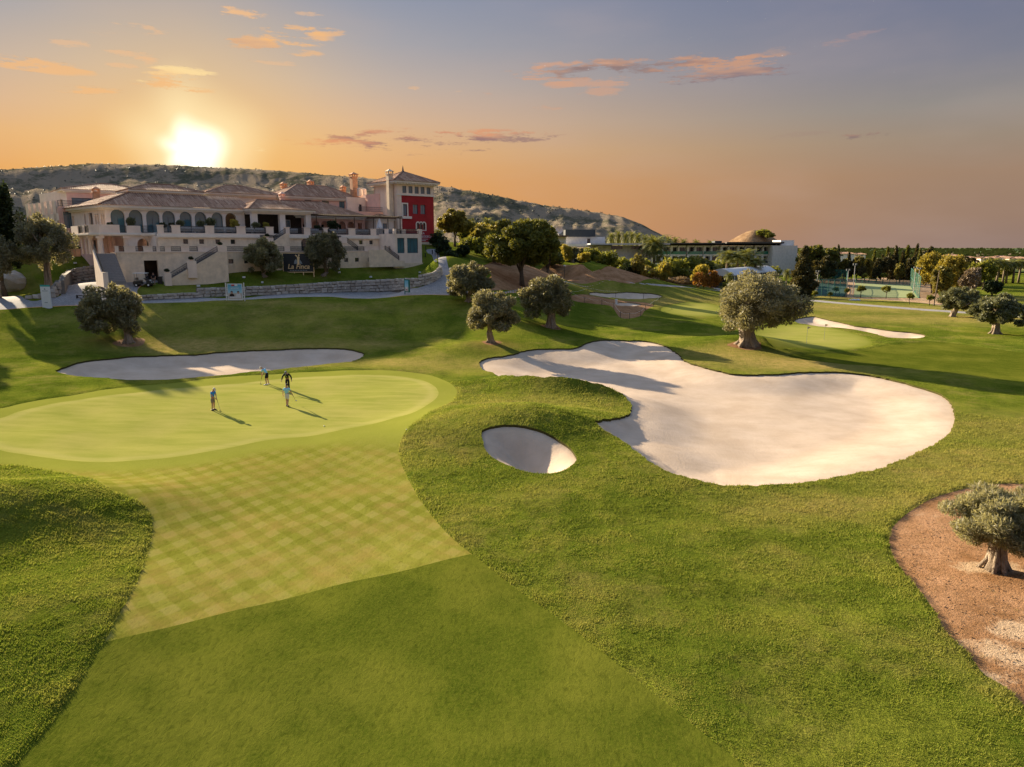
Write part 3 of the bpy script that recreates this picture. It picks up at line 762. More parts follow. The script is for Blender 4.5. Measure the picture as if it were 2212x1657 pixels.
def lay_ground():
    keys, F, tris = build_ground()
    col = {k: 4 + i for i, k in enumerate(keys)}
    pieces = {}
    rest = tris
    cuts = {}
    order = ['bunker_left', 'bunker_pot', 'bunker_big', 'bunker_right', 'bunker_mid', 'bunker_small', 'green', 'fairway_near', 'mown', 'green_mid', 'green_right', 'fairway_right', 'path', 'path_cart', 'soil_right', 'soil_slope', 'soil_court', 'soil_repair']
    for k in order:
        s = F[:, col[k]].copy()
        if k == 'fairway_near': s = np.minimum(s, F[:, col['mown']])
        F, inn, rest, segs = split(F, rest, s)
        pieces[k] = inn; cuts[k] = segs
    pieces['rough'] = rest
    # ---- relief of each piece
    def rough_lift(G):
        # long grass stands proud of mown turf and overhangs the bunkers a little
        m = np.maximum.reduce([G[:, col[k]] for k in ('mown', 'fairway_right', 'green_mid', 'green_right', 'path', 'path_cart', 'soil_right', 'soil_repair')])
        return 0.07 * smooth01(-m / 0.30)
    names = {'bunker_left': ('sand_bunker', 'long shaded sand bunker at the foot of the bank behind the green'), 'bunker_pot': ('sand_bunker', 'small oval pot bunker, half in shade, in the rough mound'),
             'bunker_big': ('sand_bunker', 'huge pale sand bunker filling the middle right'), 'bunker_right': ('sand_bunker', 'narrow curved sand bunker to the right of the big olive'),
             'bunker_mid': ('sand_bunker', 'pale bunker beyond the bank olives, below the brown slope'), 'bunker_small': ('sand_bunker', 'tiny sand strip inside the roped-off patch')}
    depth = {'bunker_left': (.75, 2.6), 'bunker_pot': (1.75, 3.0), 'bunker_big': (.60, 6.0), 'bunker_right': (.5, 2.5), 'bunker_mid': (.5, 2.5), 'bunker_small': (.2, 1.5)}
    for k in order + ['rough']:
        G, tr = compact(F, pieces[k])
        if len(tr) == 0: continue
        v = G[:, :3].copy(); at = {'dry': G[:, 3]}; mt = MATS['rough']; nm = None; lab = None
        if k.startswith('bunker'):
            d, w = depth[k]; sd = np.maximum(G[:, col[k]], 0)
            v[:, 2] -= 0.09 + d * smooth01(sd / w)
            if k == 'bunker_big':
                for mx, my, rx, ry, an, hh in MOUNDS:      # the grass mounds stop at the sand
                    dx = v[:, 0] - mx; dy = v[:, 1] - my; ca, sa = math.cos(an), math.sin(an)
                    v[:, 2] -= hh * np.exp(-((dx * ca + dy * sa) / rx) ** 2 - ((-dx * sa + dy * ca) / ry) ** 2) * smooth01(sd / 1.6)
                v[:, 2] -= 0.05 * np.sin(v[:, 0] * .5) * smooth01(sd / 3)
            at = {'edge': np.exp(-sd / .5)}
            mt = MATS['sand']; nm, lab = names[k]
        elif k == 'green' or k.startswith('green_'):
            sd = G[:, col[k]]
            at = {'rim': np.exp(-((sd - .55) / .35) ** 2) * (.6 if k == 'green' else .3), 'soft': np.exp(-sd / 1.6) if k != 'green' else np.zeros(len(sd))}; mt = MATS['green']; nm = 'putting_green'
            lab = {'green': 'broad pale putting green where four golfers stand', 'green_mid': 'small distant green beyond the bank olives', 'green_right': 'green in front of the narrow right bunker'}[k]
        elif k == 'fairway_near':
            mt = MATS['fairway']; nm = 'fairway'; lab = 'dark green mown fairway across the bottom of the view'
        elif k == 'fairway_right':
            mt = MATS['fairway']; nm = 'fairway'; lab = 'lighter mown fairway on the right beyond the big bunker'
        elif k == 'mown':
            sdg = -G[:, col['green']]
            # only the near side of the green is cut in diamonds
            ap = smooth01((sdg - 1.0) / 2.0) * smooth01((46.5 - G[:, 1] - (G[:, 0] + 12) * .25) / 5.0)
            at = {'apron': ap}; mt = MATS['mown']; nm = 'mown_apron'; lab = 'diamond-mown apron in front of the putting green'
        elif k == 'path':
            v[:, 2] += .01; mt = MATS['paving']; nm = 'path'; lab = 'grey paved path below the clubhouse wall'
        elif k == 'path_cart':
            v[:, 2] += .01; mt = MATS['paving']; nm = 'cart_path'; lab = 'thin pale cart path across the far fairway'
        elif k.startswith('soil'):
            mt = MATS['soil']; nm = 'bare_soil'
            b = np.zeros(len(v))
            if k == 'soil_right':
                for px, py, rx, ry, a in ((2150, 1225, 1.6, 1.0, 1.0), (2190, 1350, 1.6, 1.2, .7), (2140, 1400, 1.5, 1.0, .8), (2212, 1420, 2.0, 1.5, .8), (2060, 1075, 1.2, .8, .5), (2150, 1460, 1.5, 1.0, .7), (2100, 1385, .9, .7, .7)):
                    q = hit(px, py); b = np.maximum(b, a * np.exp(-((v[:, 0] - q.x) / rx) ** 2 - ((v[:, 1] - q.y) / ry) ** 2))
                v[:, 2] -= .05 * smooth01(G[:, col[k]] / .3)
            if k == 'soil_court': b += .75
            at = {'bare': b}
            lab = {'soil_right': 'bare brown soil under the near olive on the right', 'soil_slope': 'bare brown slope below the white hotel', 'soil_court': 'bare earth around the ball courts', 'soil_repair': 'brown roped-off patch of ground under repair'}[k]
        else:
            v[:, 2] += rough_lift(G); nm = 'ground'; lab = 'rough grass of the golf course, running out to the plain'
        me = np_mesh(nm, v, tr, mt, smooth=True, attrs=at)
        o = bpy.data.objects.new(nm, me); link(o)
        tag(o, lab, kind='structure')
        if k.startswith('bunker'):
            # turf lip: a ragged vertical edge of roots hanging into the sand
            lift = rough_lift(F)
            mb_v, mb_f = [], []
            for a, b in cuts[k]:
                A, B = F[a, :3].copy(), F[b, :3].copy(); A[2] += lift[a]; B[2] += lift[b]
                n0 = len(mb_v)
                mb_v += [A, B, B - np.array((0, 0, .42)), A - np.array((0, 0, .42))]
                mb_f.append((n0, n0 + 1, n0 + 2, n0 + 3))
            lo = bpy.data.objects.new('turf_lip', np_mesh('turf_lip', np.array(mb_v), np.array(mb_f), MATS['lip'])); link(lo, o)
    grass_blades(F, pieces['rough'], col)
    return col
def grass_blades(F, tris, col):
    """standing blades of the rough near the camera: nobody could count them"""
    rng = np.random.default_rng(31)
    c = F[tris].mean(1); m = np.maximum.reduce([c[:, col[k]] for k in col])
    d = np.hypot(c[:, 0], c[:, 1]); vis = (d < 62) & (np.abs(c[:, 0]) < c[:, 1] * .80 + 2) & (c[:, 1] > 11)
    T = tris[vis]; A = F[T[:, 0]]; B = F[T[:, 1]]; C = F[T[:, 2]]
    area = .5 * np.abs((B[:, 0] - A[:, 0]) * (C[:, 1] - A[:, 1]) - (B[:, 1] - A[:, 1]) * (C[:, 0] - A[:, 0]))
    dd = np.hypot(A[:, 0], A[:, 1]); w = area * np.clip(24 / dd, .25, 1.0) ** 1.6
    n = 460000; k = rng.choice(len(T), n, p=w / w.sum()); u = rng.random(n); v = rng.random(n); s = u + v > 1; u[s] = 1 - u[s]; v[s] = 1 - v[s]
    P = A[k] + (B[k] - A[k]) * u[:, None] + (C[k] - A[k]) * v[:, None]
    mm = np.maximum.reduce([P[:, col[q]] for q in ('mown', 'fairway_right', 'green_mid', 'green_right', 'path', 'path_cart', 'soil_right', 'soil_repair')])
    z = P[:, 2] + .07 * smooth01(-mm / .30)
    sc = np.clip(np.hypot(P[:, 0], P[:, 1]) / 22, .8, 2.2)
    def field(nz, x0=-52, y0=8, s=104.0): i = np.clip(((P[:, 0] - x0) / s * nz.shape[1]).astype(int), 0, nz.shape[1] - 1); j = np.clip(((P[:, 1] - y0) / s * nz.shape[0]).astype(int), 0, nz.shape[0] - 1); return nz[j, i]
    N1 = fbm(1400, 1400, 150, 150, 4, 41, .65); N2 = fbm(700, 700, 22, 60, 5, 43, .6); N3 = fbm(700, 700, 90, 30, 4, 47, .6)
    clump = np.clip((field(N1) - .5) * 4.2 + .5, 0, 1); tone = np.clip((field(N2) - .5) * 3.2 + .5 + (field(N3) - .5) * 2.0, 0, 1)
    hgt = rng.uniform(.024, .058, n) * (.5 + .8 * clump) * sc ** .5 * (1 + .7 * np.exp(np.minimum(mm, 0) / .45)); tone = np.clip(tone + .45 * np.exp(np.minimum(mm, 0) / .5), 0, 1); wid = rng.uniform(.010, .020, n) * sc
    a = rng.uniform(0, 2 * np.pi, n); lean = rng.normal(0, .55, (n, 2)) + np.array((.25, .1))
    V = np.zeros((n, 3, 3)); V[:, 0] = np.stack([P[:, 0] - np.cos(a) * wid, P[:, 1] - np.sin(a) * wid, z - .012], 1); V[:, 1] = np.stack([P[:, 0] + np.cos(a) * wid, P[:, 1] + np.sin(a) * wid, z - .012], 1)
    V[:, 2] = np.stack([P[:, 0] + lean[:, 0] * hgt, P[:, 1] + lean[:, 1] * hgt, z + hgt], 1)
    t = NT('grass_blade'); r = t.island(); p = t.pos()
    cr = t.n('ShaderNodeValToRGB'); t.put(cr.inputs[0], r); e = cr.color_ramp.elements; e[0].color = (.088, .142, .010, 1); e[1].color = (.41, .40, .075, 1); q = e.new(.5); q.color = (.195, .255, .024, 1)
    cc = t.mix(t.mapr(t.noise(p, .5, 4, .65), .35, .7, 0, .6), cr.outputs[0], (.26, .285, .034)); cc = t.mix(t.mapr(t.attr('tone'), 0, .5, .40, 0), cc, (.085, .125, .008)); cc = t.mix(t.mapr(t.attr('tone'), .55, 1, 0, .35), cc, (.40, .36, .075)); cc = t.mix(t.math('ADD', t.math('MULTIPLY', t.attr('dry'), .8), t.mapr(t.noise(p, 0.23, 5, 0.7), 0.50, 0.78, 0, 0.5), clamp=True), cc, (.44, .34, .11))
    b = t.bsdf(cc, .8, spec=.1); tr = t.n('ShaderNodeBsdfTranslucent'); t.put(tr.inputs[0], cc); mx = t.n('ShaderNodeMixShader'); mx.inputs[0].default_value = .4; t.t.links.new(b, mx.inputs[1]); t.t.links.new(tr.outputs[0], mx.inputs[2])
    o = bpy.data.objects.new('grass', np_mesh('grass', V.reshape(-1, 3), np.arange(n * 3).reshape(-1, 3), t.done(mx.outputs[0]), attrs={'dry': np.repeat(P[:, 3], 3), 'tone': np.repeat(tone, 3)})); link(o)
    tag(o, 'long blades of rough grass in the foreground', 'grass', kind='stuff')
t_ = NT('turf_lip'); p_ = t_.pos()
MATS['lip'] = t_.done(t_.bsdf(t_.mix(t_.noise(p_, 9, 4, .7), (.030, .034, .008), (.10, .085, .03)), .95, spec=.05))
lay_ground()
# ---------------------------------------------------------------- hills
def hill_material():
    t = NT('hillside'); p = t.pos()
    g = t.n('ShaderNodeNewGeometry'); s = t.n('ShaderNodeSeparateXYZ'); t.put(s.inputs[0], g.outputs['Normal'])
    strata = t.noise(t.scaled(p, (.018, .018, .30)), 1.0, 6, .72, .8)
    scr = t.noise(p, .035, 6, .72); fine = t.noise(p, .30, 6, .8)
    rock = t.mix(t.mapr(strata, .38, .62), (.26, .23, .205), (.68, .615, .54))
    rock = t.mix(t.mapr(fine, .5, .7, 0, .6), rock, (.26, .23, .20))
    soil = t.mix(fine, (.24, .19, .13), (.36, .29, .21))
    scrub = t.mix(t.mapr(fine, .35, .65), (.065, .066, .040), (.16, .15, .10))
    c = t.mix(t.mapr(t.math('ADD', s.outputs[2], t.math('MULTIPLY', t.math('SUBTRACT', fine, .5), .5)), .62, .86), rock, soil)
    c = t.mix(t.mapr(t.math('ADD', t.math('MULTIPLY', scr, .8), t.math('MULTIPLY', fine, .35)), .55, .63), c, scrub)
    MATS['hill'] = t.done(t.bsdf(c, .95, t.bump(t.math('ADD', fine, t.math('MULTIPLY', strata, .8)), 1.0, 1.4), spec=0))
    t = NT('knoll_soil'); p = t.pos(); f = t.noise(p, .5, 5, .75)
    MATS['knoll'] = t.done(t.bsdf(t.mix(t.mapr(f, .35, .65), (.17, .10, .05), (.32, .21, .12)), .95, t.bump(f, .8, .5), spec=.05))
hill_material()

RIDGE = [(-900, 470), (-700, 430), (-500, 400), (-300, 378), (-120, 372), (0, 366), (90, 359), (200, 352), (300, 354), (420, 358), (520, 363), (600, 368), (700, 376), (800, 385), (870, 393), (950, 401), (1030, 414), (1100, 428), (1160, 440), (1250, 453),
         (1300, 460), (1345, 468), (1385, 484), (1420, 502), (1450, 518), (1480, 530), (1510, 536)]
def make_hill():
    xs = np.arange(-900, 1511, 4.0)
    ry = np.interp(xs, [q[0] for q in RIDGE], [q[1] for q in RIDGE])
    rows = np.concatenate([np.linspace(0, 1, 74), [1.06, 1.2, 1.5]])
    V = np.zeros((len(rows), len(xs), 3))
    for j, (px, py) in enumerate(zip(xs, ry)):
        r = ray(px, py); u = r[0] / r[1]; sl = max(r[2] / r[1], 0.0)
        dr = 640.0 + 60 * math.sin(px * .004)
        zr = CAM_H + sl * dr
        if px > 1300: dr -= (px - 1300) * .45; zr = CAM_H + sl * dr
        for i, t in enumerate(rows):
            if t <= 1:
                d = 345 + (dr - 345) * t ** .9
                n1 = mnoise.noise(Vector((u * 9, t * 1.6, 3))) ; n2 = mnoise.fractal(Vector((u * 26, t * 4.5, 7)), .9, 2.0, 4)
                c1 = .60 + .10 * n1; k = 1 / (1 + math.exp(-(t - c1) * 16)); k2 = 1 / (1 + math.exp(-(t - .88) * 30))
                prof = .46 * t + .36 * k + .18 * k2 * min(1, t)
                z = 4 + (zr - 4) * prof + n2 * 4.0 * (1 - abs(2 * t - 1) ** 3) * min(1, (zr - CAM_H) / 40 + .2)
                z += .9 * mnoise.fractal(Vector((u * 80, t * 11, 1)), .8, 2.0, 4) * (1 if t < .98 else .8) * min(1, (zr - CAM_H) / 30 + .1)
                if t >= .999: pass
                d += n2 * 5
            else:
                d = dr * (1 + (t - 1) * .5); z = zr - (t - 1) * (zr - 4) * 1.6
                z += .5 * mnoise.noise(Vector((u * 90, t, 5)))
            V[i, j] = (u * d, d, z)
    # keep the brow exactly at the ridge line
    nr, nc = len(rows), len(xs)
    i0 = (np.arange(nr - 1)[:, None] * nc + np.arange(nc - 1)[None, :]).ravel()
    q = np.stack([i0, i0 + 1, i0 + nc + 1, i0 + nc], 1)
    o = bpy.data.objects.new('hill', np_mesh('hill', V.reshape(-1, 3), q, MATS['hill'], smooth=True)); link(o)
    tag(o, 'long rocky ridge with scrub behind the clubhouse', kind='structure')
    return V
HILLV = make_hill()

def make_scrub():
    """low bushes over the hillside: nobody could count them"""
    rng = np.random.default_rng(5); vs, fs = [], []
    nr, nc = HILLV.shape[:2]
    rows_i = rng.integers(8, 73, 2600); cols = rng.integers(60, nc - 30, 2600)
    extra_c = rng.integers(180, nc - 60, 110); rows_i = np.concatenate([rows_i, np.full(110, 73)]); cols = np.concatenate([cols, extra_c])
    for i, j in zip(rows_i, cols):
        p = HILLV[i, j]; nz = mnoise.noise(Vector((p[0] * .02, p[1] * .02, p[2] * .05)))
        if nz < -.12 and i < 70: continue
        s = rng.uniform(.35, 1.0) * (1.0 if i < 73 else .8)
        for k in range(5):
            c = p + np.array((rng.normal(0, s * .5), rng.normal(0, s * .5), s * rng.uniform(.1, .8)))
            a = rng.uniform(0, 6.28); w = s * rng.uniform(.5, .9); hh = s * rng.uniform(.4, .9); b = rng.uniform(-.5, .5)
            n0 = len(vs)
            vs += [c + (w * math.cos(a), w * math.sin(a), -hh * .4), c + (w * math.cos(a + 2.1), w * math.sin(a + 2.1), -hh * .3), c + (w * math.cos(a + 4.2), w * math.sin(a + 4.2), hh * b), c + (0, 0, hh)]
            fs += [(n0, n0 + 1, n0 + 3), (n0 + 1, n0 + 2, n0 + 3), (n0 + 2, n0, n0 + 3)]
    m = mat_leaf('scrub_leaf', [(.045, .048, .028), (.07, .07, .042), (.10, .095, .06)], trans=.0)
    o = bpy.data.objects.new('scrub', np_mesh('scrub', np.array(vs), np.array(fs), m)); link(o)
    tag(o, 'dark scrub bushes scattered over the rocky hillside', 'scrub', kind='stuff')
make_scrub()

def make_knoll():
    n, m = 40, 16; vs = []; c = D(1628, 528, 330)
    for i in range(n + 1):
        for j in range(m + 1):
            a = 2 * math.pi * i / n; r = j / m
            R = 19 * r * (1 + .12 * math.sin(a * 3 + 1))
            z = 8.5 * (math.cos(min(r, 1) * math.pi) * .5 + .5) + .5 * mnoise.noise(Vector((math.cos(a) * r * 4, math.sin(a) * r * 4, 2)))
            vs.append((c.x + R * math.cos(a), c.y + R * math.sin(a), c.z - 2.2 + z))
    q = [(i * (m + 1) + j, (i + 1) * (m + 1) + j, (i + 1) * (m + 1) + j + 1, i * (m + 1) + j + 1) for i in range(n) for j in range(m)]
    o = bpy.data.objects.new('hill', np_mesh('knoll', np.array(vs), np.array(q)[:, ::-1], MATS['knoll'], smooth=True)); link(o)
    tag(o, 'small bare brown knoll rising behind the hotel roof', kind='structure')
make_knoll()
# ---------------------------------------------------------------- building kit
def tile_material(key, a, b, c):
    t = NT(key); r = t.island()
    cr = t.n('ShaderNodeValToRGB'); t.put(cr.inputs[0], r); e = cr.color_ramp.elements
    e[0].color = (*a, 1); e[1].color = (*c, 1); q = e.new(.5); q.color = (*b, 1)
    p = t.obj()
    col = t.mix(t.mapr(t.noise(p, 2.6, 4, .7), .4, .7, 0, .6), cr.outputs[0], tuple(x * .55 for x in a))
    col = t.mix(t.mapr(t.noise(p, .5, 3), .5, .75, 0, .4), col, (.33, .23, .15))
    MATS[key] = t.done(t.bsdf(col, .85, t.bump(t.noise(t.scaled(p, (1, 1, 6)), 4, 2), .4, .03), spec=.15))
tile_material('roof_tile', (.29, .155, .095), (.44, .265, .175), (.60, .41, .29))
mat_plain('plaster_cream', (.88, .71, .57), .85, .10, .8, .15, 12, grime=.22)
mat_plain('plaster_pink', (.84, .53, .42), .85, .10, .8, .15, 12, grime=.2)
mat_plain('plaster_white', (.90, .77, .65), .85, .08, .8, .1, 12, grime=.18)
mat_plain('stone_cream', (.82, .655, .47), .9, .14, 1.4, .3, 5, grime=.25)
mat_plain('cornice', (.86, .77, .66), .8, .06, 1, 0)
mat_plain('plaster_red', (.40, .028, .030), .85, .12, .9, .12, 14, grime=.15)
mat_plain('terracotta', (.56, .30, .17), .85, .2, 2, .2, 10)
mat_plain('dark_metal', (.045, .043, .046), .5, .2, 3, 0, metal=.3)
mat_plain('frame_metal', (.075, .085, .095), .5, .15, 3, 0)
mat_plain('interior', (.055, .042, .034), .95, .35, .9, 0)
mat_plain('wood_dark', (.085, .05, .03), .8, .25, 4, .2, 20)
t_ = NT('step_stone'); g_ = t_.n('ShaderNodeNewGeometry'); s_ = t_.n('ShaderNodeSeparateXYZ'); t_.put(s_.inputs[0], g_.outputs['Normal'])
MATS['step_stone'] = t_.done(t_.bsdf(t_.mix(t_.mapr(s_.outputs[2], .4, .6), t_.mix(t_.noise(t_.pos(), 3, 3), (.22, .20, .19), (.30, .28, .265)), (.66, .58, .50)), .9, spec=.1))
mat_plain('white_paint', (.78, .77, .75), .6, .05, 2, 0)
mat_plain('grey_concrete', (.42, .41, .40), .9, .12, 1.2, .2, 8, grime=.25)
mat_glass('glass_teal', (.10, .22, .25)); mat_glass('glass_dark', (.035, .045, .05)); mat_glass('glass_blue', (.12, .22, .30)); mat_glass('glass_green', (.03, .30, .20), .2)

def tile_plane(mb, pts, pitch=.34, lift=.085):
    P = [Vector(p) for p in pts]; e = (P[1] - P[0]).normalized(); n = e.cross(P[2] - P[0]).normalized(); s = n.cross(e).normalized()
    Q = [((p - P[0]).dot(e), (p - P[0]).dot(s)) for p in P]
    mb.add(P, [tuple(range(len(P)))])
    x = min(q[0] for q in Q) + pitch / 2; hi = max(q[0] for q in Q)
    while x < hi:
        ss = []
        for i in range(len(Q)):
            a, b = Q[i], Q[(i + 1) % len(Q)]
            if (a[0] - x) * (b[0] - x) < 0: ss.append(a[1] + (b[1] - a[1]) * (x - a[0]) / (b[0] - a[0]))
        if len(ss) >= 2:
            lo, up = min(ss) - .06, max(ss)
            if up - lo > .25:
                nseg = max(1, int((up - lo) / 1.6))
                for k in range(nseg):
                    a0 = lo + (up - lo) * k / nseg; a1 = lo + (up - lo) * (k + 1) / nseg
                    w = pitch * .36
                    vs = []
                    for ssv, hh in ((a0, lift * 1.15), (a1, lift * .85)):
                        for dx, h in ((-w, .012), (-w * .5, hh), (w * .5, hh), (w, .012)): vs.append(P[0] + e * (x + dx) + s * ssv + n * h)
                    mb.add(vs, [(0, 1, 5, 4), (1, 2, 6, 5), (2, 3, 7, 6), (0, 3, 2, 1)])
        x += pitch
    return mb
def hip_roof(parent, x0, x1, y0, y1, ze, zr, over=.8, name='roof', mat='roof_tile', ridge=None, fascia=True, cut_top=None):
    """four tiled planes; ridge=(xa,xb,y) else worked out from equal slopes"""
    X0, X1, Y0, Y1 = x0 - over, x1 + over, y0 - over, y1 + over
    if ridge is None:
        if X1 - X0 >= Y1 - Y0: h = (Y1 - Y0) / 2; ridge = (X0 + h * .95, X1 - h * .95, (Y0 + Y1) / 2)
        else: ridge = ((X0 + X1) / 2 - .15, (X0 + X1) / 2 + .15, (Y0 + Y1) / 2)
    xa, xb, yr = ridge
    mb = MB()
    tile_plane(mb, [(X0, Y0, ze), (X1, Y0, ze), (xb, yr, zr), (xa, yr, zr)])
    tile_plane(mb, [(X1, Y0, ze), (X1, Y1, ze), (xb, yr, zr)])
    tile_plane(mb, [(X1, Y1, ze), (X0, Y1, ze), (xa, yr, zr), (xb, yr, zr)])
    tile_plane(mb, [(X0, Y1, ze), (X0, Y0, ze), (xa, yr, zr)])
    for a, b in (((X0, Y0, ze), (xa, yr, zr)), ((X1, Y0, ze), (xb, yr, zr)), ((xa, yr, zr), (xb, yr, zr)), ((X0, Y1, ze), (xa, yr, zr)), ((X1, Y1, ze), (xb, yr, zr))):
        mb.tube(Vector(a) + Vector((0, 0, .06)), Vector(b) + Vector((0, 0, .06)), .14, n=5)
    r = mb.build(name, MATS[mat], parent)
    if fascia:
        f = MB(); f.box(X0 + .06, X1 - .06, Y0 + .06, Y1 - .06, ze - .30, ze - .02); f.box(X0 + .35, X1 - .35, Y0 + .35, Y1 - .35, ze - .55, ze - .303)
        f.build('cornice', MATS['cornice'], r)
    return r
def arch_pts(xa, xb, zs, n=10):
    c = (xa + xb) / 2; r = (xb - xa) / 2
    return [(c - r * math.cos(math.pi * i / n), zs + r * math.sin(math.pi * i / n)) for i in range(n + 1)]
def arch_wall(mb, x0, x1, z0, z1, ops, y0, y1):
    """ops: (xa, xb, sill, spring or top, arched)"""
    x = x0
    for xa, xb, sill, top, arched in sorted(ops):
        if xa > x + 1e-4: mb.box(x, xa, y0, y1, z0, z1)
        if sill > z0 + 1e-4: mb.box(xa, xb, y0, y1, z0, sill)
        if arched:
            A = arch_pts(xa, xb, top)
            for (ax, az), (bx, bz) in zip(A[:-1], A[1:]):
                mb.wall_poly([(ax, az), (bx, bz), (bx, z1), (ax, z1)], y0, y1)
        elif top < z1 - 1e-4: mb.box(xa, xb, y0, y1, top, z1)
        x = xb
    if x < x1 - 1e-4: mb.box(x, x1, y0, y1, z0, z1)
    return mb
def window(parent, xa, xb, y, z0, z1, glass='glass_teal', frame='frame_metal', arched=False, bars=1, name='window', fw=.06):
    """frame with its pane; z1 is the spring line when arched"""
    f = MB()
    if arched:
        A = arch_pts(xa, xb, z1); B = arch_pts(xa + fw, xb - fw, z1)
        for i in range(len(A) - 1): f.wall_poly([B[i], B[i + 1], A[i + 1], A[i]][::-1], y - .05, y + .05)
    else: f.box(xa, xb, y - .05, y + .05, z1 - fw, z1)
    f.box(xa, xa + fw, y - .05, y + .05, z0, z1 if arched else z1 - fw); f.box(xb - fw, xb, y - .05, y + .05, z0, z1 if arched else z1 - fw); f.box(xa + fw, xb - fw, y - .05, y + .05, z0, z0 + fw)
    for i in range(bars):
        xc = xa + (xb - xa) * (i + 1) / (bars + 1); f.box(xc - fw * .4, xc + fw * .4, y - .045, y + .045, z0 + fw, z1 - (0 if arched else fw))
    o = f.build(name, MATS[frame], parent)
    g = MB()
    if arched:
        A = [(xa + .02, z0 + .02), (xb - .02, z0 + .02)] + arch_pts(xa + .02, xb - .02, z1)[::-1]
        g.wall_poly(A, y - .008, y + .008)
    else: g.box(xa + .02, xb - .02, y - .008, y + .008, z0 + .02, z1 - .02)
    g.build('pane', MATS[glass], o)
    return o
def railing(parent, x0, x1, y, z0, z1, step=.11, posts=True, axis='x', mat='dark_metal', z0b=None):
    """barred railing; axis 'y' runs front to back at x = y-argument; z0b: floor height at the far end when it climbs"""
    m = MB(); zb = 0 if z0b is None else z0b - z0; L = x1 - x0
    def bx(a0, a1, w, za, zz, dz0=0.0, dz1=0.0):
        if axis == 'x': pts = [(a0, y - w, za + dz0), (a1, y - w, za + dz1), (a1, y + w, za + dz1), (a0, y + w, za + dz0), (a0, y - w, zz + dz0), (a1, y - w, zz + dz1), (a1, y + w, zz + dz1), (a0, y + w, zz + dz0)]
        else: pts = [(y - w, a0, za + dz0), (y - w, a1, za + dz1), (y + w, a1, za + dz1), (y + w, a0, za + dz0), (y - w, a0, zz + dz0), (y - w, a1, zz + dz1), (y + w, a1, zz + dz1), (y + w, a0, zz + dz0)]
        m.add(pts, [(3, 2, 1, 0), (4, 5, 6, 7), (0, 1, 5, 4), (1, 2, 6, 5), (2, 3, 7, 6), (3, 0, 4, 7)])
    bx(x0, x1, .03, z1 - .06, z1, 0, zb); bx(x0, x1, .025, z0 + .08, z0 + .13, 0, zb); bx(x0, x1, .018, (z0 + z1) / 2, (z0 + z1) / 2 + .03, 0, zb)
    n = max(2, int(L / step))
    for i in range(n + 1):
        a = x0 + L * i / n; dz = zb * i / n; w = .04 if i in (0, n) else .019
        bx(a - w, a + w, w, z0, z1 - .05, dz, dz)
    return m.build('railing', MATS[mat], parent)
def chimney(parent, x, y, z0, z1, w=.9, mat='terracotta', cap=True):
    m = MB().box(x - w / 2, x + w / 2, y - w / 2, y + w / 2, z0, z1 - .9)
    o = m.build('chimney', MATS[mat], parent)
    c = MB(); h = w * .62
    c.box(x - h, x + h, y - h, y + h, z1 - .9, z1 - .72)
    for sx in (-1, 1):
        for sy in (-1, 1): c.box(x + sx * h * .75 - .1, x + sx * h * .75 + .1, y + sy * h * .75 - .1, y + sy * h * .75 + .1, z1 - .72, z1 - .38)
    c.box(x - h * 1.1, x + h * 1.1, y - h * 1.1, y + h * 1.1, z1 - .38, z1 - .26)
    c.add([(x - h, y - h, z1 - .26), (x + h, y - h, z1 - .26), (x + h, y + h, z1 - .26), (x - h, y + h, z1 - .26), (x, y, z1 + .15)], [(0, 1, 4), (1, 2, 4), (2, 3, 4), (3, 0, 4)])
    c.build('chimney_cap', MATS[mat], o)
    return o
def stairs(parent, x0, x1, ya, yb, za, zb, n, axis='y', mat='step_stone'):
    """each step its own piece; climbs from (ya, za) to (yb, zb)"""
    me = None
    root = parent
    run = (yb - ya) / n; rise = (zb - za) / n
    for i in range(n):
        m = MB(); a0 = ya + run * i; a1 = yb
        lo, hi = min(a0, a1), max(a0, a1)
        b = a0 + run * 1.15
        lo, hi = min(a0, b), max(a0, b)
        if axis == 'y': m.box(x0, x1, lo, hi, za + rise * i - .35, za + rise * (i + 1))
        else: m.box(lo, hi, x0, x1, za + rise * i - .35, za + rise * (i + 1))
        m.build('step', MATS[mat], root)

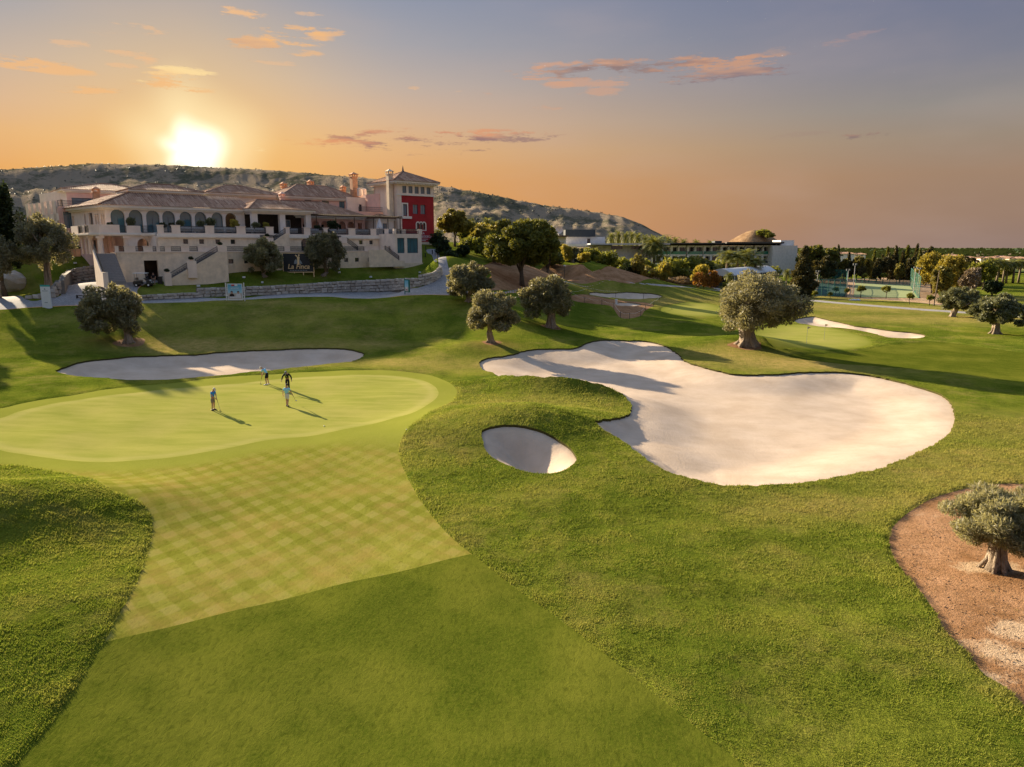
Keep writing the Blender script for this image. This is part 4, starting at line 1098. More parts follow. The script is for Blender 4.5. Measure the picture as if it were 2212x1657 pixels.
# ---------------------------------------------------------------- clubhouse
CLUB_O = D(225, 445, 108.0); CLUB_O.z = 0.0
CLUB_RZ = math.radians(40.0)
def club_world(x, y, z=0.0):
    c, s = math.cos(CLUB_RZ), math.sin(CLUB_RZ)
    return Vector((CLUB_O.x + x * c - y * s, CLUB_O.y + x * s + y * c, z))
def make_clubhouse():
    R = empty('clubhouse', CLUB_O, CLUB_RZ)
    tag(R, 'long cream clubhouse with arcade, tiled roofs and stepped terraces', 'building')
    FL, EA = 14.1, 18.0
    # --- arcade storey
    arches = [(.7, 2.6), (3.15, 5.05), (5.55, 7.45), (7.85, 9.7), (10.4, 12.2), (12.65, 14.45), (15.25, 17.05), (17.45, 19.25)]
    w = MB(); arch_wall(w, 0, 20.6, FL, EA, [(a, b, FL + .05, 16.55, True) for a, b in arches], 0, .55)
    wall = w.build('wall', MATS['plaster_white'], R)
    tr = MB()
    for i, (a, b) in enumerate(arches):
        A = arch_pts(a - .12, b + .12, 16.55, 12); B = arch_pts(a, b, 16.55, 12)
        for k in range(12): tr.wall_poly([B[k], B[k + 1], A[k + 1], A[k]][::-1], -.05, .02)
    xs = [0] + [v for a in arches for v in a] + [20.6]
    for a, b in zip(xs[::2], xs[1::2]): tr.box(a, b, -.06, .0, 16.42, 16.55)
    tr.build('arch_trim', MATS['cornice'], wall)
    for i, (a, b) in enumerate(arches):
        if i == 7: continue
        window(R, a, b, .42, FL + .05, 16.55, 'glass_teal', arched=True, bars=1)
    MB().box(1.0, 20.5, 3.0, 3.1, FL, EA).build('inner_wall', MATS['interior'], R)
    # left wall, turned a little outwards
    ang = math.atan2(15.9, -1.9)
    LW = empty('side_wall', (0, 0, 0), ang - math.pi, R)     # local x runs from the corner backwards (mirrored)
    lw = MB()
    lo = [(-15.6, -14.8, FL, 16.9, False), (-9.6, -8.9, 14.3, 17.0, False), (-7.4, -5.6, 14.3, 17.1, False), (-4.7, -3.9, 14.3, 16.5, True), (-3.6, -2.8, 14.3, 16.5, True), (-2.0, -1.25, 14.3, 16.5, True), (-1.1, -.35, 14.3, 16.5, True)]
    arch_wall(lw, -16, -.02, 13.6, EA, lo, 0, .5)
    lw.build('wall', MATS['plaster_cream'], LW)
    for a, b, s, t_, ar in lo[1:]: window(LW, a, b, .3, s, t_, 'glass_dark', arched=ar, bars=0)
    # ground-floor wall of the left end behind the portico
    pw = MB(); arch_wall(pw, -16, 0, 7.0, 13.6, [(-8.6, -7.4, 11.1, 13.0, False), (-5.2, -4.0, 11.1, 12.7, False), (-2.6, -1.2, 11.1, 12.4, True)], 0.6, 1.0)
    pw.build('wall', MATS['plaster_pink'], LW)
    for a, b in ((-8.6, -7.4), (-5.2, -4.0)): window(LW, a, b, .75, 11.1, 13.0 if a < -6 else 12.7, 'glass_dark', bars=1)
    # --- roofs
    mb = MB(); o = .8
    A0 = (-.8, -.8); B0 = (21.2, -.8)
    tile_plane(mb, [(-.8, -.8, 18.1), (21.5, -.8, 18.1), (21.5, 5, 20.3), (4.6, 5, 20.3)])
    tile_plane(mb, [(-3.0, 17, 18.1), (-.8, -.8, 18.1), (4.6, 5, 20.3), (3.4, 13, 20.3)])
    tile_plane(mb, [(21.5, -.8, 18.1), (21.5, 17, 18.1), (19.5, 13, 20.3), (19.5, 5, 20.3)])
    mb.tube((-.8, -.8, 18.16), (4.6, 5, 20.36), .15, n=5)
    rf = mb.build('roof', MATS['roof_tile'], R)
    ea = MB(); ea.prism([(-.7, -.7), (20.9, -.7), (20.9, 0.2), (.2, .2), (-1.7, 16), (-2.6, 16)], 17.72, 18.06); ea.prism([(-.35, -.35), (20.9, -.35), (20.9, 0.1), (.1, .1), (-1.8, 16), (-2.2, 16)], 17.45, 17.717)
    ea.build('cornice', MATS['cornice'], rf)
    cl = MB().box(4.7, 15.6, 5.1, 12.9, 19.6, 20.75).build('clerestory', MATS['plaster_cream'], R)
    hip_roof(R, 4.9, 15.4, 5.3, 12.7, 20.85, 22.05, .5, ridge=(8.4, 12.0, 9.0))
    # --- main terrace with its front wall
    tb = MB(); small = [(8.7, 9.4), (11.0, 11.7), (13.4, 14.1), (15.7, 16.4), (37.9, 38.6), (39.9, 40.6), (42.0, 42.6)]
    ops = [(a, b, 12.42, 13.1, False) for a, b in small] + [(27.2, 28.7, 11.2, 12.6, True)]
    arch_wall(tb, 5.2, 47.5, 7.0, 13.4, ops, -6.9, -6.4)
    tb.build('wall', MATS['stone_cream'], R)
    for a, b in small: window(R, a, b, -6.6, 12.42, 13.1, 'glass_dark', bars=0, fw=.05)
    window(R, 27.2, 28.7, -6.6, 11.2, 12.6, 'glass_dark', arched=True, bars=1)
    MB().box(5.3, 47.4, -6.4, 0, 13.3, FL).box(5.3, 5.8, -6.3, 0, 7, 13.3).build('terrace', MATS['grey_concrete'], R)
    co = MB()
    for x0, x1 in ((5.1, 20.2), (24.4, 31.0), (34.4, 43.1)):
        co.box(x0, x1, -7.25, -6.9, 13.42, 13.86); co.box(x0, x1, -7.12, -6.9, 13.3, 13.417)
    co.build('cornice', MATS['cornice'], R)
    par = [(5.3, 6.1), (7.2, 8.4), (12.0, 13.3), (16.7, 18.1), (21.4, 22.6), (24.4, 25.3), (27.8, 28.9), (31.3, 32.1), (35.9, 37.2), (40.2, 41.3), (43.0, 43.8), (46.6, 47.4)]
    for a, b in par: MB().box(a, b, -7.0, -6.6, 13.87, 15.05).box(a - .06, b + .06, -7.06, -6.54, 15.05, 15.15).build('parapet', MATS['plaster_cream'], R)
    for a, b in ((6.1, 7.2), (8.4, 12.0), (13.3, 16.7), (18.1, 21.4), (25.3, 27.8), (28.9, 31.3), (32.1, 35.9), (37.2, 40.2), (41.3, 43.0), (43.8, 46.6)): 
        railing(R, a, b, -6.8, FL, 15.05)
    MB().box(5.3, 47.4, -7.05, -6.6, 13.86, 14.02).build('terrace_edge', MATS['plaster_cream'], R)
    # --- corner balcony and portico at the left
    sl = MB(); bal = [(-3.2, 9), (-2.6, -1.6), (-1.6, -3.2), (3.9, -3.2), (5.3, -5.6), (5.3, 0), (0, 0), (-1.0, 9)]
    sl.prism(bal, 13.55, 14.0); sl.prism([(-3.4, 9), (-2.8, -1.7), (-1.7, -3.4), (4.0, -3.4), (5.2, -5.8), (5.2, -5.0), (3.9, -3.1), (-1.6, -3.1), (-2.5, -1.5), (-3.1, 9)], 13.7, 13.9)
    sl.build('balcony', MATS['cornice'], R)
    for poly, zt in (([(-1.6, -3.15), (1.1, -3.15), (1.1, -2.85), (-1.5, -2.85)], 15.15), ([(-2.6, -1.6), (-1.62, -3.13), (-1.42, -2.9), (-2.35, -1.5)], 15.15), ([(2.0, -3.15), (3.9, -3.15), (3.9, -2.85), (2.0, -2.85)], 15.05), ([(-3.2, 9), (-3.0, 4.6), (-2.7, 4.6), (-2.9, 9)], 15.1), ([(-2.85, 2.0), (-2.78, .9), (-2.5, .9), (-2.57, 2.0)], 15.1)):
        MB().prism(poly, 14.0, zt).build('parapet', MATS['plaster_cream'], R)
    railing(R, 1.1, 2.0, -3.0, 14.0, 15.05)
    railing(R, -1.4, .9, -2.65, 14.0, 15.05, axis='y'); railing(R, 2.0, 4.6, -2.85, 14.0, 15.05, axis='y'); railing(R, 3.9, 5.3, -4.3, 14.0, 15.05)
    for x, y, r in ((-2.6, 7.6, .2), (-2.5, 5.2, .2), (-2.4, 2.6, .2), (-2.3, .2, .32), (-1.5, -2.6, .42), (1.9, -2.7, .42)):
        MB().tube((x, y, 10.9), (x, y, 13.2), r, r * .9, 10).box(x - r * 1.2, x + r * 1.2, y - r * 1.2, y + r * 1.2, 13.2, 13.55).build('column', MATS['plaster_cream'], R)
    nb = MB(); arch_wall(nb, 1.9, 5.3, 11.2, 13.55, [(3.3, 4.9, 11.2, 12.4, True)], -3.0, -2.6); nb.box(5.0, 5.3, -6.3, -2.6, 11.2, 13.55)
    nb.build('wall', MATS['plaster_white'], R)
    MB().box(.2, 5.0, .7, 1.1, 11.2, 13.5).build('inner_wall', MATS['plaster_pink'], R)
    # --- lower terrace
    lt = MB(); lows = [(13.75, 14.5), (16.1, 16.75), (32.8, 33.55), (34.8, 35.55), (37.3, 38.05)]
    arch_wall(lt, 12.6, 43.5, 6.6, 11.2, [(a, b, 9.5, 10.15, False) for a, b in lows], -11.0, -10.5)
    arch_wall(lt, -1.2, 12.6, 6.6, 11.2, [(2.1, 3.9, 6.9, 10.1, False)], -11.0, -10.5)
    lt.box(-1.2, 43.4, -10.5, -6.9, 10.9, 11.2)
    lt.build('wall', MATS['stone_cream'], R)
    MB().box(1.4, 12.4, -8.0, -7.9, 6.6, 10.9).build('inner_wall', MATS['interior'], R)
    for a, b in lows: window(R, a, b, -10.7, 9.5, 10.15, 'glass_dark', bars=0, fw=.05)
    MB().box(-1.3, 43.4, -11.08, -10.4, 11.2, 11.34).build('terrace_edge', MATS['plaster_cream'], R)
    lpar = [(-1.3, -.9), (-.2, 1.2), (2.2, 3.4), (3.9, 4.35), (5.0, 5.8), (7.2, 8.3), (9.5, 11.4), (12.3, 13.1), (18.0, 18.6), (22.6, 23.5), (31.6, 32.8), (36.7, 39.4), (40.3, 41.3), (42.3, 43.4)]
    for a, b in lpar: MB().box(a, b, -11.0, -10.65, 11.34, 12.02).box(a - .05, b + .05, -11.05, -10.6, 12.02, 12.1).build('parapet', MATS['plaster_cream'], R)
    for (a, b), (c, d) in zip(lpar[:-1], lpar[1:]):
        if b in (11.4, 39.4): continue
        n = max(1, round((c - b) / 4.0))
        for k in range(n): railing(R, b + (c - b) * k / n + .02, b + (c - b) * (k + 1) / n - .02, -10.8, 11.34, 12.05)
    # --- stairs down to the yard, on the left
    S1 = empty('staircase', (0, 0, 0), 0, R); stairs(S1, -3.6, -1.35, -15.6, -10.7, 7.4, 11.1, 18)
    for x in (-3.85, -1.1):
        m = MB(); m.wall_poly([(0, 0), (1, 0)], 0, 1) if False else None
        v = [(x - .18, -15.9, 6.8), (x + .18, -15.9, 6.8), (x + .18, -10.9, 6.8), (x - .18, -10.9, 6.8), (x - .18, -15.9, 8.1), (x + .18, -15.9, 8.1), (x + .18, -10.9, 11.6), (x - .18, -10.9, 11.6)]
        m.add(v, [(3, 2, 1, 0), (4, 5, 6, 7), (0, 1, 5, 4), (1, 2, 6, 5), (2, 3, 7, 6), (3, 0, 4, 7)])
        m.box(x - .3, x + .3, -16.5, -15.9, 6.8, 8.75)
        if x < -2: m.build('stair_wall', MATS['plaster_cream'], R); railing(R, -15.8, -11.0, x, 8.1, 8.85, axis='y', z0b=11.6)
    # --- long stair climbing to the right along the front
    S2 = empty('staircase', (0, 0, 0), 0, R); stairs(S2, -12.9, -11.1, 5.0, 11.4, 7.5, 11.2, 20, axis='x')
    m = MB(); m.wall_poly([(4.4, 6.6), (12.9, 6.6), (12.9, 11.25), (11.6, 11.25), (8.6, 9.55), (7.9, 9.2), (4.4, 7.3)], -13.2, -12.95)
    m.build('stair_wall', MATS['stone_cream'], R)
    MB().box(4.0, 4.9, -13.5, -12.8, 6.6, 8.35).build('newel', MATS['plaster_cream'], R); MB().box(7.2, 8.4, -13.5, -12.8, 7.6, 10.0).build('newel', MATS['plaster_cream'], R)
    railing(R, 4.9, 7.2, -13.08, 7.6, 8.4, z0b=8.95); railing(R, 8.4, 11.6, -13.08, 9.5, 10.3, z0b=11.3); MB().box(11.6, 12.9, -13.2, -11.0, 11.2, 12.05).build('parapet', MATS['plaster_cream'], R)
    # --- flights between the terraces
    S3 = empty('staircase', (0, 0, 0), 0, R); stairs(S3, -8.6, -7.2, 20.0, 24.2, 11.9, 14.1, 12, axis='x')
    m = MB(); m.wall_poly([(19.6, 11.2), (24.4, 11.2), (24.4, 14.1), (23.8, 14.1), (21.6, 12.75), (19.6, 12.75)], -8.9, -8.65); m.build('stair_wall', MATS['stone_cream'], R)
    railing(R, 21.8, 23.8, -8.78, 12.8, 13.65, z0b=14.1); MB().box(19.9, 21.7, -9.0, -8.6, 12.7, 13.4).build('parapet', MATS['plaster_cream'], R)
    S4 = empty('staircase', (0, 0, 0), 0, R); stairs(S4, -8.6, -7.2, 36.4, 34.4, 11.2, 12.7, 8, axis='x'); stairs(S4, -8.6, -7.2, 33.2, 31.2, 12.7, 14.1, 8, axis='x')
    m = MB(); m.wall_poly([(31.2, 11.2), (36.6, 11.2), (34.4, 12.8), (33.2, 12.8), (31.2, 14.15)], -8.9, -8.65); m.build('stair_wall', MATS['stone_cream'], R)
    railing(R, 31.2, 33.1, -8.78, 14.1, 14.95, z0b=12.85); railing(R, 34.5, 36.6, -8.78, 12.75, 13.6, z0b=11.3); MB().box(33.1, 34.5, -9.0, -8.6, 12.6, 13.55).build('parapet', MATS['plaster_cream'], R)
    S5 = empty('staircase', (0, 0, 0), 0, R); stairs(S5, -12.6, -11.1, 42.4, 39.5, 9.3, 11.2, 11, axis='x')
    m = MB(); m.wall_poly([(36.5, 8.6), (43.4, 8.6), (43.4, 9.6), (42.3, 9.6), (39.5, 11.5), (36.5, 11.5)], -12.9, -12.65); m.build('stair_wall', MATS['stone_cream'], R)
    railing(R, 39.6, 42.3, -12.78, 11.4, 12.2, z0b=9.7)
    # --- glazed corner room
    gb = MB(); arch_wall(gb, 41.8, 47.3, 8.4, 14.2, [(42.3, 43.75, 10.9, 13.5, False), (44.3, 46.55, 10.9, 13.5, False)], -12.4, -11.9)
    gb.box(41.8, 42.2, -11.9, -6.9, 8.4, 14.2); gb.box(46.9, 47.3, -11.9, -6.9, 8.4, 14.2); gb.box(42.2, 46.9, -11.9, -6.9, 13.9, 14.2)
    gb.box(41.7, 42.1, -12.5, -11.9, 14.2, 15.05); gb.box(46.75, 47.4, -12.5, -11.9, 14.2, 15.05)
    gb.build('wall', MATS['plaster_cream'], R)
    window(R, 42.3, 43.75, -12.2, 10.9, 13.5, 'glass_teal', bars=1); window(R, 44.3, 46.55, -12.2, 10.9, 13.5, 'glass_teal', bars=2)
    railing(R, 42.1, 46.75, -12.2, 14.2, 15.05); MB().box(41.7, 47.4, -12.55, -11.9, 8.3, 9.2).build('plinth', MATS['stone_cream'], R)
    # --- open pavilion in the middle
    pv = MB()
    for a in (20.7, 25.4, 30.0): pv.box(a, a + .95, -3.0, -2.2, FL, 17.9)
    pv.box(20.7, 30.95, -2.95, -2.25, 17.3, 17.9); pv.box(30.1, 30.95, -2.2, 0, 17.3, 17.9); pv.box(20.7, 21.5, -2.2, 0, 17.3, 17.9)
    pv.build('pavilion', MATS['plaster_white'], R)
    hip_roof(R, 20.8, 30.9, -3.0, 7.0, 18.1, 19.8, .7, ridge=(23.6, 26.5, 2.0))
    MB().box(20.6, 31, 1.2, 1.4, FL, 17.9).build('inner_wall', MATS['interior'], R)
    window(R, 19.6, 20.5, .2, FL + .1, 16.6, 'glass_teal', bars=1); window(R, 27.8, 28.9, 1.1, FL + .1, 16.6, 'glass_blue', frame='white_paint', bars=0)
    # --- right-hand arcade, its roof and the pergola
    ra = MB(); arch_wall(ra, 31, 44.0, FL, 17.4, [(31.6 + i * 1.75, 33.0 + i * 1.75, FL, 15.9, True) for i in range(6)] + [(42.5, 43.4, FL, 16.4, False)], 2.0, 2.5); ra.build('wall', MATS['plaster_pink'], R)
    MB().box(31, 44, 3.6, 3.8, FL, 17.4).build('inner_wall', MATS['plaster_pink'], R)
    for i in (0, 2, 4): window(R, 31.8 + i * 1.75, 32.8 + i * 1.75, 3.5, FL + .9, 16.0, 'glass_dark', bars=0)
    hip_roof(R, 30.2, 43.2, 1.4, 12.0, 17.55, 20.2, .6, ridge=(29.6, 37.5, 7.0))
    pg = MB()
    for x in (31.4, 35.0, 38.6, 42.4, 45.4, 48.0): pg.box(x - .06, x + .06, -4.2, -4.08, FL, 17.3)
    pg.box(31, 48.4, -4.3, -4.1, 17.15, 17.35); pg.box(31, 48.4, 1.1, 1.3, 17.2, 17.4)
    for i in range(44): x = 31.1 + i * .395; pg.box(x, x + .09, -4.6, 1.3, 17.4, 17.55)
    pg.build('pergola', MATS['wood_dark'], R)
    # small house at the right end of the terrace
    kb = MB(); arch_wall(kb, 44.6, 48.4, FL, 17.0, [(46.0, 46.9, FL + .1, 16.3, False)], -1.2, -.8); kb.box(44.6, 45, -.8, 3, FL, 17); kb.box(48.0, 48.4, -.8, 3, FL, 17); kb.build('wall', MATS['plaster_white'], R)
    window(R, 46.0, 46.9, -1.0, FL + .1, 16.3, 'glass_blue', bars=1); hip_roof(R, 44.8, 48.2, -1.0, 3.0, 17.15, 18.0, .5)
    return R
CLUB = make_clubhouse()

def make_rear_blocks():
    # pink guest block behind the right half
    R = empty('guest_block', CLUB_O, CLUB_RZ); tag(R, 'pink block with tiled hip roof and three chimneys behind the clubhouse terrace', 'building')
    wn = [(36.7, 38.1, 19.9, 20.85), (40.2, 41.7, 19.7, 20.85), (43.9, 45.1, 19.5, 20.85), (46.1, 47.4, 19.2, 20.85)]
    m = MB(); arch_wall(m, 32.4, 48.4, 11, 21.2, [(a, b, c, d, False) for a, b, c, d in wn], 12, 12.5); m.box(32.4, 32.9, 12.5, 22, 11, 21.2); m.box(47.9, 48.4, 12.5, 22, 11, 21.2); m.box(32.9, 47.9, 21.5, 22, 11, 21.2)
    m.build('wall', MATS['plaster_pink'], R)
    for i, (a, b, c, d) in enumerate(wn): window(R, a, b, 12.2, c, d, 'glass_teal' if i == 2 else 'glass_dark', bars=1)
    rf = hip_roof(R, 32.4, 48.4, 12, 22, 21.45, 24.0, .6, ridge=(37.4, 43.5, 17.0))
    chimney(R, 36.0, 20.0, 21.5, 24.6, .9); chimney(R, 41.5, 19.5, 21.5, 25.3, .9); chimney(R, 46.4, 15.0, 21.5, 24.2, .8)
    chimney(R, 31.4, 10.0, 18.5, 21.9, .8, 'plaster_pink')
    # middle block
    R = empty('guest_block', CLUB_O, CLUB_RZ); tag(R, 'cream block with low tiled hip roof between the clubhouse and the pink block', 'building')
    m = MB().box(19.6, 32.3, 14, 24, 11, 21.35); m.build('wall', MATS['plaster_cream'], R); hip_roof(R, 19.6, 32.3, 14, 24, 21.55, 23.3, .6)
    # wing at the left rear
    R = empty('guest_wing', CLUB_O, CLUB_RZ); tag(R, 'pale pink wing with big corner window and balcony at the far left', 'building')
    m = MB(); arch_wall(m, -1.3, 13.5, 9, 21.4, [(-.6, 2.6, 18.3, 20.2, False), (4.6, 5.3, 18.4, 20.0, False)], 22, 22.5); m.box(13.0, 13.5, 22.5, 36, 9, 21.4); m.box(-3.3, 13, 35.5, 36, 9, 21.4)
    m.build('wall', MATS['plaster_pink'], R)
    window(R, -.6, 2.6, 22.2, 18.3, 20.2, 'glass_blue', bars=1); window(R, 4.6, 5.3, 22.2, 18.4, 20.0, 'glass_dark', bars=0)
    S = empty('side_wall', (-1.3, 22, 0), math.atan2(13.7, -2.2) - math.pi, R)
    ops = [(-12.6, -11.6, 18.1, 19.8, False), (-8.0, -7.2, 17.9, 19.8, False), (-6.0, -5.2, 17.9, 19.9, False), (-3.6, -2.2, 17.7, 20.0, False)]
    m = MB(); arch_wall(m, -13.8, -.05, 9, 21.4, ops, 0, .5); m.build('wall', MATS['plaster_white'], S)
    for a, b, c, d, _ in ops: window(S, a, b, .35, c, d, 'glass_dark', bars=0)
    hip_roof(R, -1.6, 13.5, 22, 36, 21.6, 23.2, .5)
    chimney(R, 2.6, 19.0, 17.5, 21.9, .95)
    # lower balcony storey in front of the wing
    m = MB(); arch_wall(m, -3.6, 0.4, 9, 18.4, [(-3.0, -1.4, 15.0, 17.6, False)], 16.2, 16.7); m.build('wall', MATS['plaster_pink'], R)
    window(R, -3.0, -1.4, 16.5, 15.0, 17.6, 'glass_blue', bars=1)
    S = empty('side_wall', (-3.6, 16.2, 0), math.atan2(18, -2.4) - math.pi, R)
    m = MB()
    for i in range(6): m.box(-18 + i * 3.1, -16.6 + i * 3.1, 0, .4, 9, 19.4)
    m.box(-18, -.05, .4, .7, 9, 18.4); m.box(-18, -.05, 0, .4, 16.2, 17.3); m.build('wall', MATS['plaster_cream'], S)
    railing(R, -3.5, .3, 16.4, 18.4, 19.4); MB().box(-3.6, 13, 16.7, 22, 18.2, 18.4).build('terrace', MATS['grey_concrete'], R)
    # connecting steps between the pink block and the tower
    R = empty('link_building', CLUB_O, CLUB_RZ); tag(R, 'stepped pink link with roof terrace between pink block and red tower', 'building')
    m = MB(); m.box(43.5, 49.0, 3.2, 11.9, 11, 18.6); m.box(48.6, 50.2, 4.2, 13, 18.6, 22.2); m.build('wall', MATS['plaster_pink'], R)
    m = MB(); arch_wall(m, 44.4, 48.5, 18.6, 21.6, [(47.0, 47.6, 18.6, 20.3, False)], 9.6, 10.0); m.build('wall', MATS['plaster_cream'], R)
    window(R, 47.0, 47.6, 9.8, 18.6, 20.3, 'glass_dark', bars=0)
    railing(R, 43.6, 49.0, 3.4, 18.6, 19.5, step=.2); chimney(R, 47.6, 12.6, 18, 26.6, 1.15)
    for x in (48.0, 49.1): MB().tube((x, 11.2, 22.0), (x, 11.2, 23.4), .45, n=10).sphere((x, 11.2, 23.4), .45, .45, .2).build('water_tank', MATS['plaster_cream'], R)
make_rear_blocks()

def text_mesh(name, body, size, mat, parent, loc, rot, extrude=.02, align='CENTER', shear=0.0, sx=1.0, bold=0.0):
    cu = bpy.data.curves.new(name, 'FONT'); cu.body = body; cu.size = size; cu.extrude = extrude; cu.align_x = align; cu.shear = shear; cu.offset = bold
    cu.resolution_u = 3
    tmp = bpy.data.objects.new('tmp_text', cu); COL.objects.link(tmp)
    bpy.context.view_layer.update()
    me = bpy.data.meshes.new_from_object(tmp.evaluated_get(bpy.context.evaluated_depsgraph_get()))
    bpy.data.objects.remove(tmp); me.name = name; me.materials.clear(); me.materials.append(mat)
    o = bpy.data.objects.new(name, me); link(o, parent); o.location = loc; o.rotation_euler = rot; o.scale = (sx, 1, 1)
    return o

def make_tower():
    R = empty('tower', CLUB_O, CLUB_RZ); tag(R, 'square red tower with tiled pyramid roof at the right end of the clubhouse', 'tower')
    x0, x1, y0, y1 = 48.7, 57.0, -2.0, 6.5
    # red front with its openings
    ops = [(50.0, 50.9, 17.8, 19.95, False), (52.2, 53.35, 18.2, 19.95, False), (53.95, 55.05, 18.2, 19.95, False), (52.95, 53.55, 15.3, 16.3, True), (53.65, 54.25, 15.3, 16.3, True), (54.35, 54.95, 15.3, 16.3, True)]
    m = MB(); 
    arch_wall(m, 49.7, x1, 12.9, 17.0, [o for o in ops if o[4]], y0, y0 + .5); arch_wall(m, 49.7, x1, 17.0, 21.6, [o for o in ops if not o[4]], y0, y0 + .5)
    m.box(x1 - .5, x1, y0 + .5, y1, 12.9, 21.6); m.build('wall', MATS['plaster_red'], R)
    m = MB(); m.box(x0, 49.7, y0 - .06, y0 + .5, 12.0, 21.6); m.box(x0, x0 + .5, y0 + .5, y1, 12, 21.6); m.box(x0 + .5, x1 - .5, y1 - .5, y1, 12, 21.6); m.build('wall', MATS['plaster_cream'], R)
    MB().box(49.7, x1 + .1, y0 - .1, y1, 11.0, 12.9).build('plinth', MATS['stone_cream'], R)
    tops = [(49.95 + i * 1.36, 50.85 + i * 1.36, 22.0, 23.3, False) for i in range(5)]
    m = MB(); arch_wall(m, x0, x1, 21.6, 23.75, tops, y0 - .08, y0 + .4); m.box(x0, x0 + .5, y0 + .4, y1, 21.6, 23.75); m.box(x1 - .5, x1, y0 + .4, y1, 21.6, 23.75); m.box(x0, x1, y1 - .5, y1, 21.6, 23.75)
    m.build('wall', MATS['plaster_cream'], R)
    MB().box(x0 - .1, x1 + .12, y0 - .2, y0 - .083, 21.55, 21.8).build('band', MATS['cornice'], R)
    for a, b, c, d, _ in tops: window(R, a, b, y0 + .15, c, d, 'glass_blue', bars=1)
    for a, b, c, d, ar in ops: window(R, a, b, y0 + .2, c, d, 'glass_blue' if not ar else 'glass_dark', arched=ar, bars=0 if ar else 1, fw=.05)
    # stone surrounds
    for a, b, c, d in ((50.0, 50.9, 17.8, 19.95),):
        MB().box(a - .25, a, y0 - .08, y0 + .02, c - .1, d + .25).box(b, b + .25, y0 - .08, y0 + .02, c - .1, d + .25).box(a - .25, b + .9, y0 - .3, y0 + .02, c - .55, c - .1).box(a, b, y0 - .08, y0 + .02, d, d + .25).build('surround', MATS['cornice'], R)
    m = MB()
    for a, b in ((52.95, 53.55), (53.65, 54.25), (54.35, 54.95)):
        A = arch_pts(a - .2, b + .2, 16.3, 10); B = arch_pts(a, b, 16.3, 10)
        for k in range(10): m.wall_poly([B[k], B[k + 1], A[k + 1], A[k]][::-1], y0 - .07, y0 + .02)
    m.box(52.75, 52.95, y0 - .07, y0 + .02, 15.2, 16.3); m.box(54.95, 55.15, y0 - .07, y0 + .02, 15.2, 16.3); m.box(52.75, 55.15, y0 - .09, y0 + .02, 15.05, 15.2); m.build('surround', MATS['cornice'], R)
    rf = hip_roof(R, x0, x1, y0, y1, 24.15, 26.3, 1.0, ridge=(52.7, 53.0, 2.25))
    br = MB()
    for i in range(16): x = x0 - .6 + i * .6; br.box(x, x + .16, y0 - .9, y0 - .1, 23.62, 23.86)
    for i in range(15): y = y0 - .3 + i * .6; br.box(x0 - .9, x0 - .1, y, y + .16, 23.62, 23.86)
    br.build('bracket', MATS['cornice'], rf)
    MB().tube((52.85, 2.25, 26.2), (52.85, 2.25, 27.5), .25, .03, 6).build('finial', MATS['frame_metal'], rf)
    chimney(R, 48.1, -.6, 15.5, 26.2, .95, 'stone_cream')
    # lettering on the red wall
    text_mesh('lettering', 'LA\nBODEGA', .62, MATS['white_paint'], R, (54.0, y0 - .03, 14.35), (math.pi / 2, 0, 0), .01, 'LEFT')
    MB().box(54.0, 55.5, y0 - .03, y0 + .01, 13.42, 13.50).build('caption_line', MATS['white_paint'], R); MB().box(54.05, 55.0, y0 - .03, y0 + .01, 13.12, 13.22).build('caption_line', MATS['white_paint'], R)
    return R
make_tower()
# ---------------------------------------------------------------- trees
mat_leaf('olive_leaf', [(.065, .072, .034), (.125, .130, .068), (.21, .205, .12), (.33, .30, .19)], trans=.30, spec=.35)
mat_leaf('olive_leaf_silver', [(.10, .105, .05), (.19, .19, .10), (.30, .285, .17), (.42, .39, .26)], trans=.38, spec=.3)
mat_leaf('olive_leaf_green', [(.050, .062, .026), (.09, .108, .048), (.15, .165, .085), (.22, .22, .13)], trans=.25)
mat_leaf('pine_leaf', [(.026, .044, .010), (.060, .084, .018), (.125, .14, .028), (.21, .20, .040)], trans=.28)
mat_leaf('broad_leaf', [(.055, .085, .012), (.11, .145, .022), (.19, .21, .035), (.28, .27, .05)], trans=.38)
mat_leaf('yellow_leaf', [(.095, .105, .018), (.19, .185, .03), (.31, .265, .045), (.42, .33, .06)], trans=.38)
mat_leaf('golden_leaf', [(.085, .085, .018), (.17, .155, .033), (.27, .225, .05)], trans=.3)
mat_leaf('conifer_leaf', [(.016, .026, .010), (.036, .048, .016), (.075, .075, .024), (.13, .10, .035)], trans=.2)
mat_leaf('dark_leaf', [(.014, .026, .010), (.030, .048, .016), (.055, .075, .025)], trans=.18)
mat_leaf('orange_leaf', [(.18, .075, .015), (.30, .13, .025), (.38, .19, .04)], trans=.35)
mat_leaf('palm_leaf', [(.07, .09, .02), (.14, .16, .038), (.24, .235, .06)], trans=.3)
mat_leaf('bare_twig', [(.20, .15, .10), (.30, .23, .16), (.38, .30, .21)], trans=.1)
mat_leaf('reed_leaf', [(.22, .14, .075), (.32, .22, .12), (.40, .29, .17)], trans=.2)
def bark_material(key, a, b, dk):
    t = NT(key); p = t.obj(); s = t.noise(t.scaled(p, (5, 5, .9)), 1.0, 5, .7, 1.2); f = t.noise(p, 14, 4, .7)
    c = t.mix(t.mapr(s, .35, .62), a, b); c = t.mix(t.mapr(s, .22, .42, .85, 0), c, dk); c = t.mix(t.mapr(f, .5, .75, 0, .4), c, dk)
    MATS[key] = t.done(t.bsdf(c, .95, t.bump(t.math('ADD', s, t.math('MULTIPLY', f, .3)), 1.0, .16), spec=.1))
bark_material('bark_olive', (.22, .165, .115), (.42, .34, .26), (.06, .042, .03))
mat_plain('bark_dark', (.10, .075, .055), .95, .35, 4, .7, 8)
mat_plain('bark_palm', (.20, .155, .11), .95, .35, 5, .7, 6)

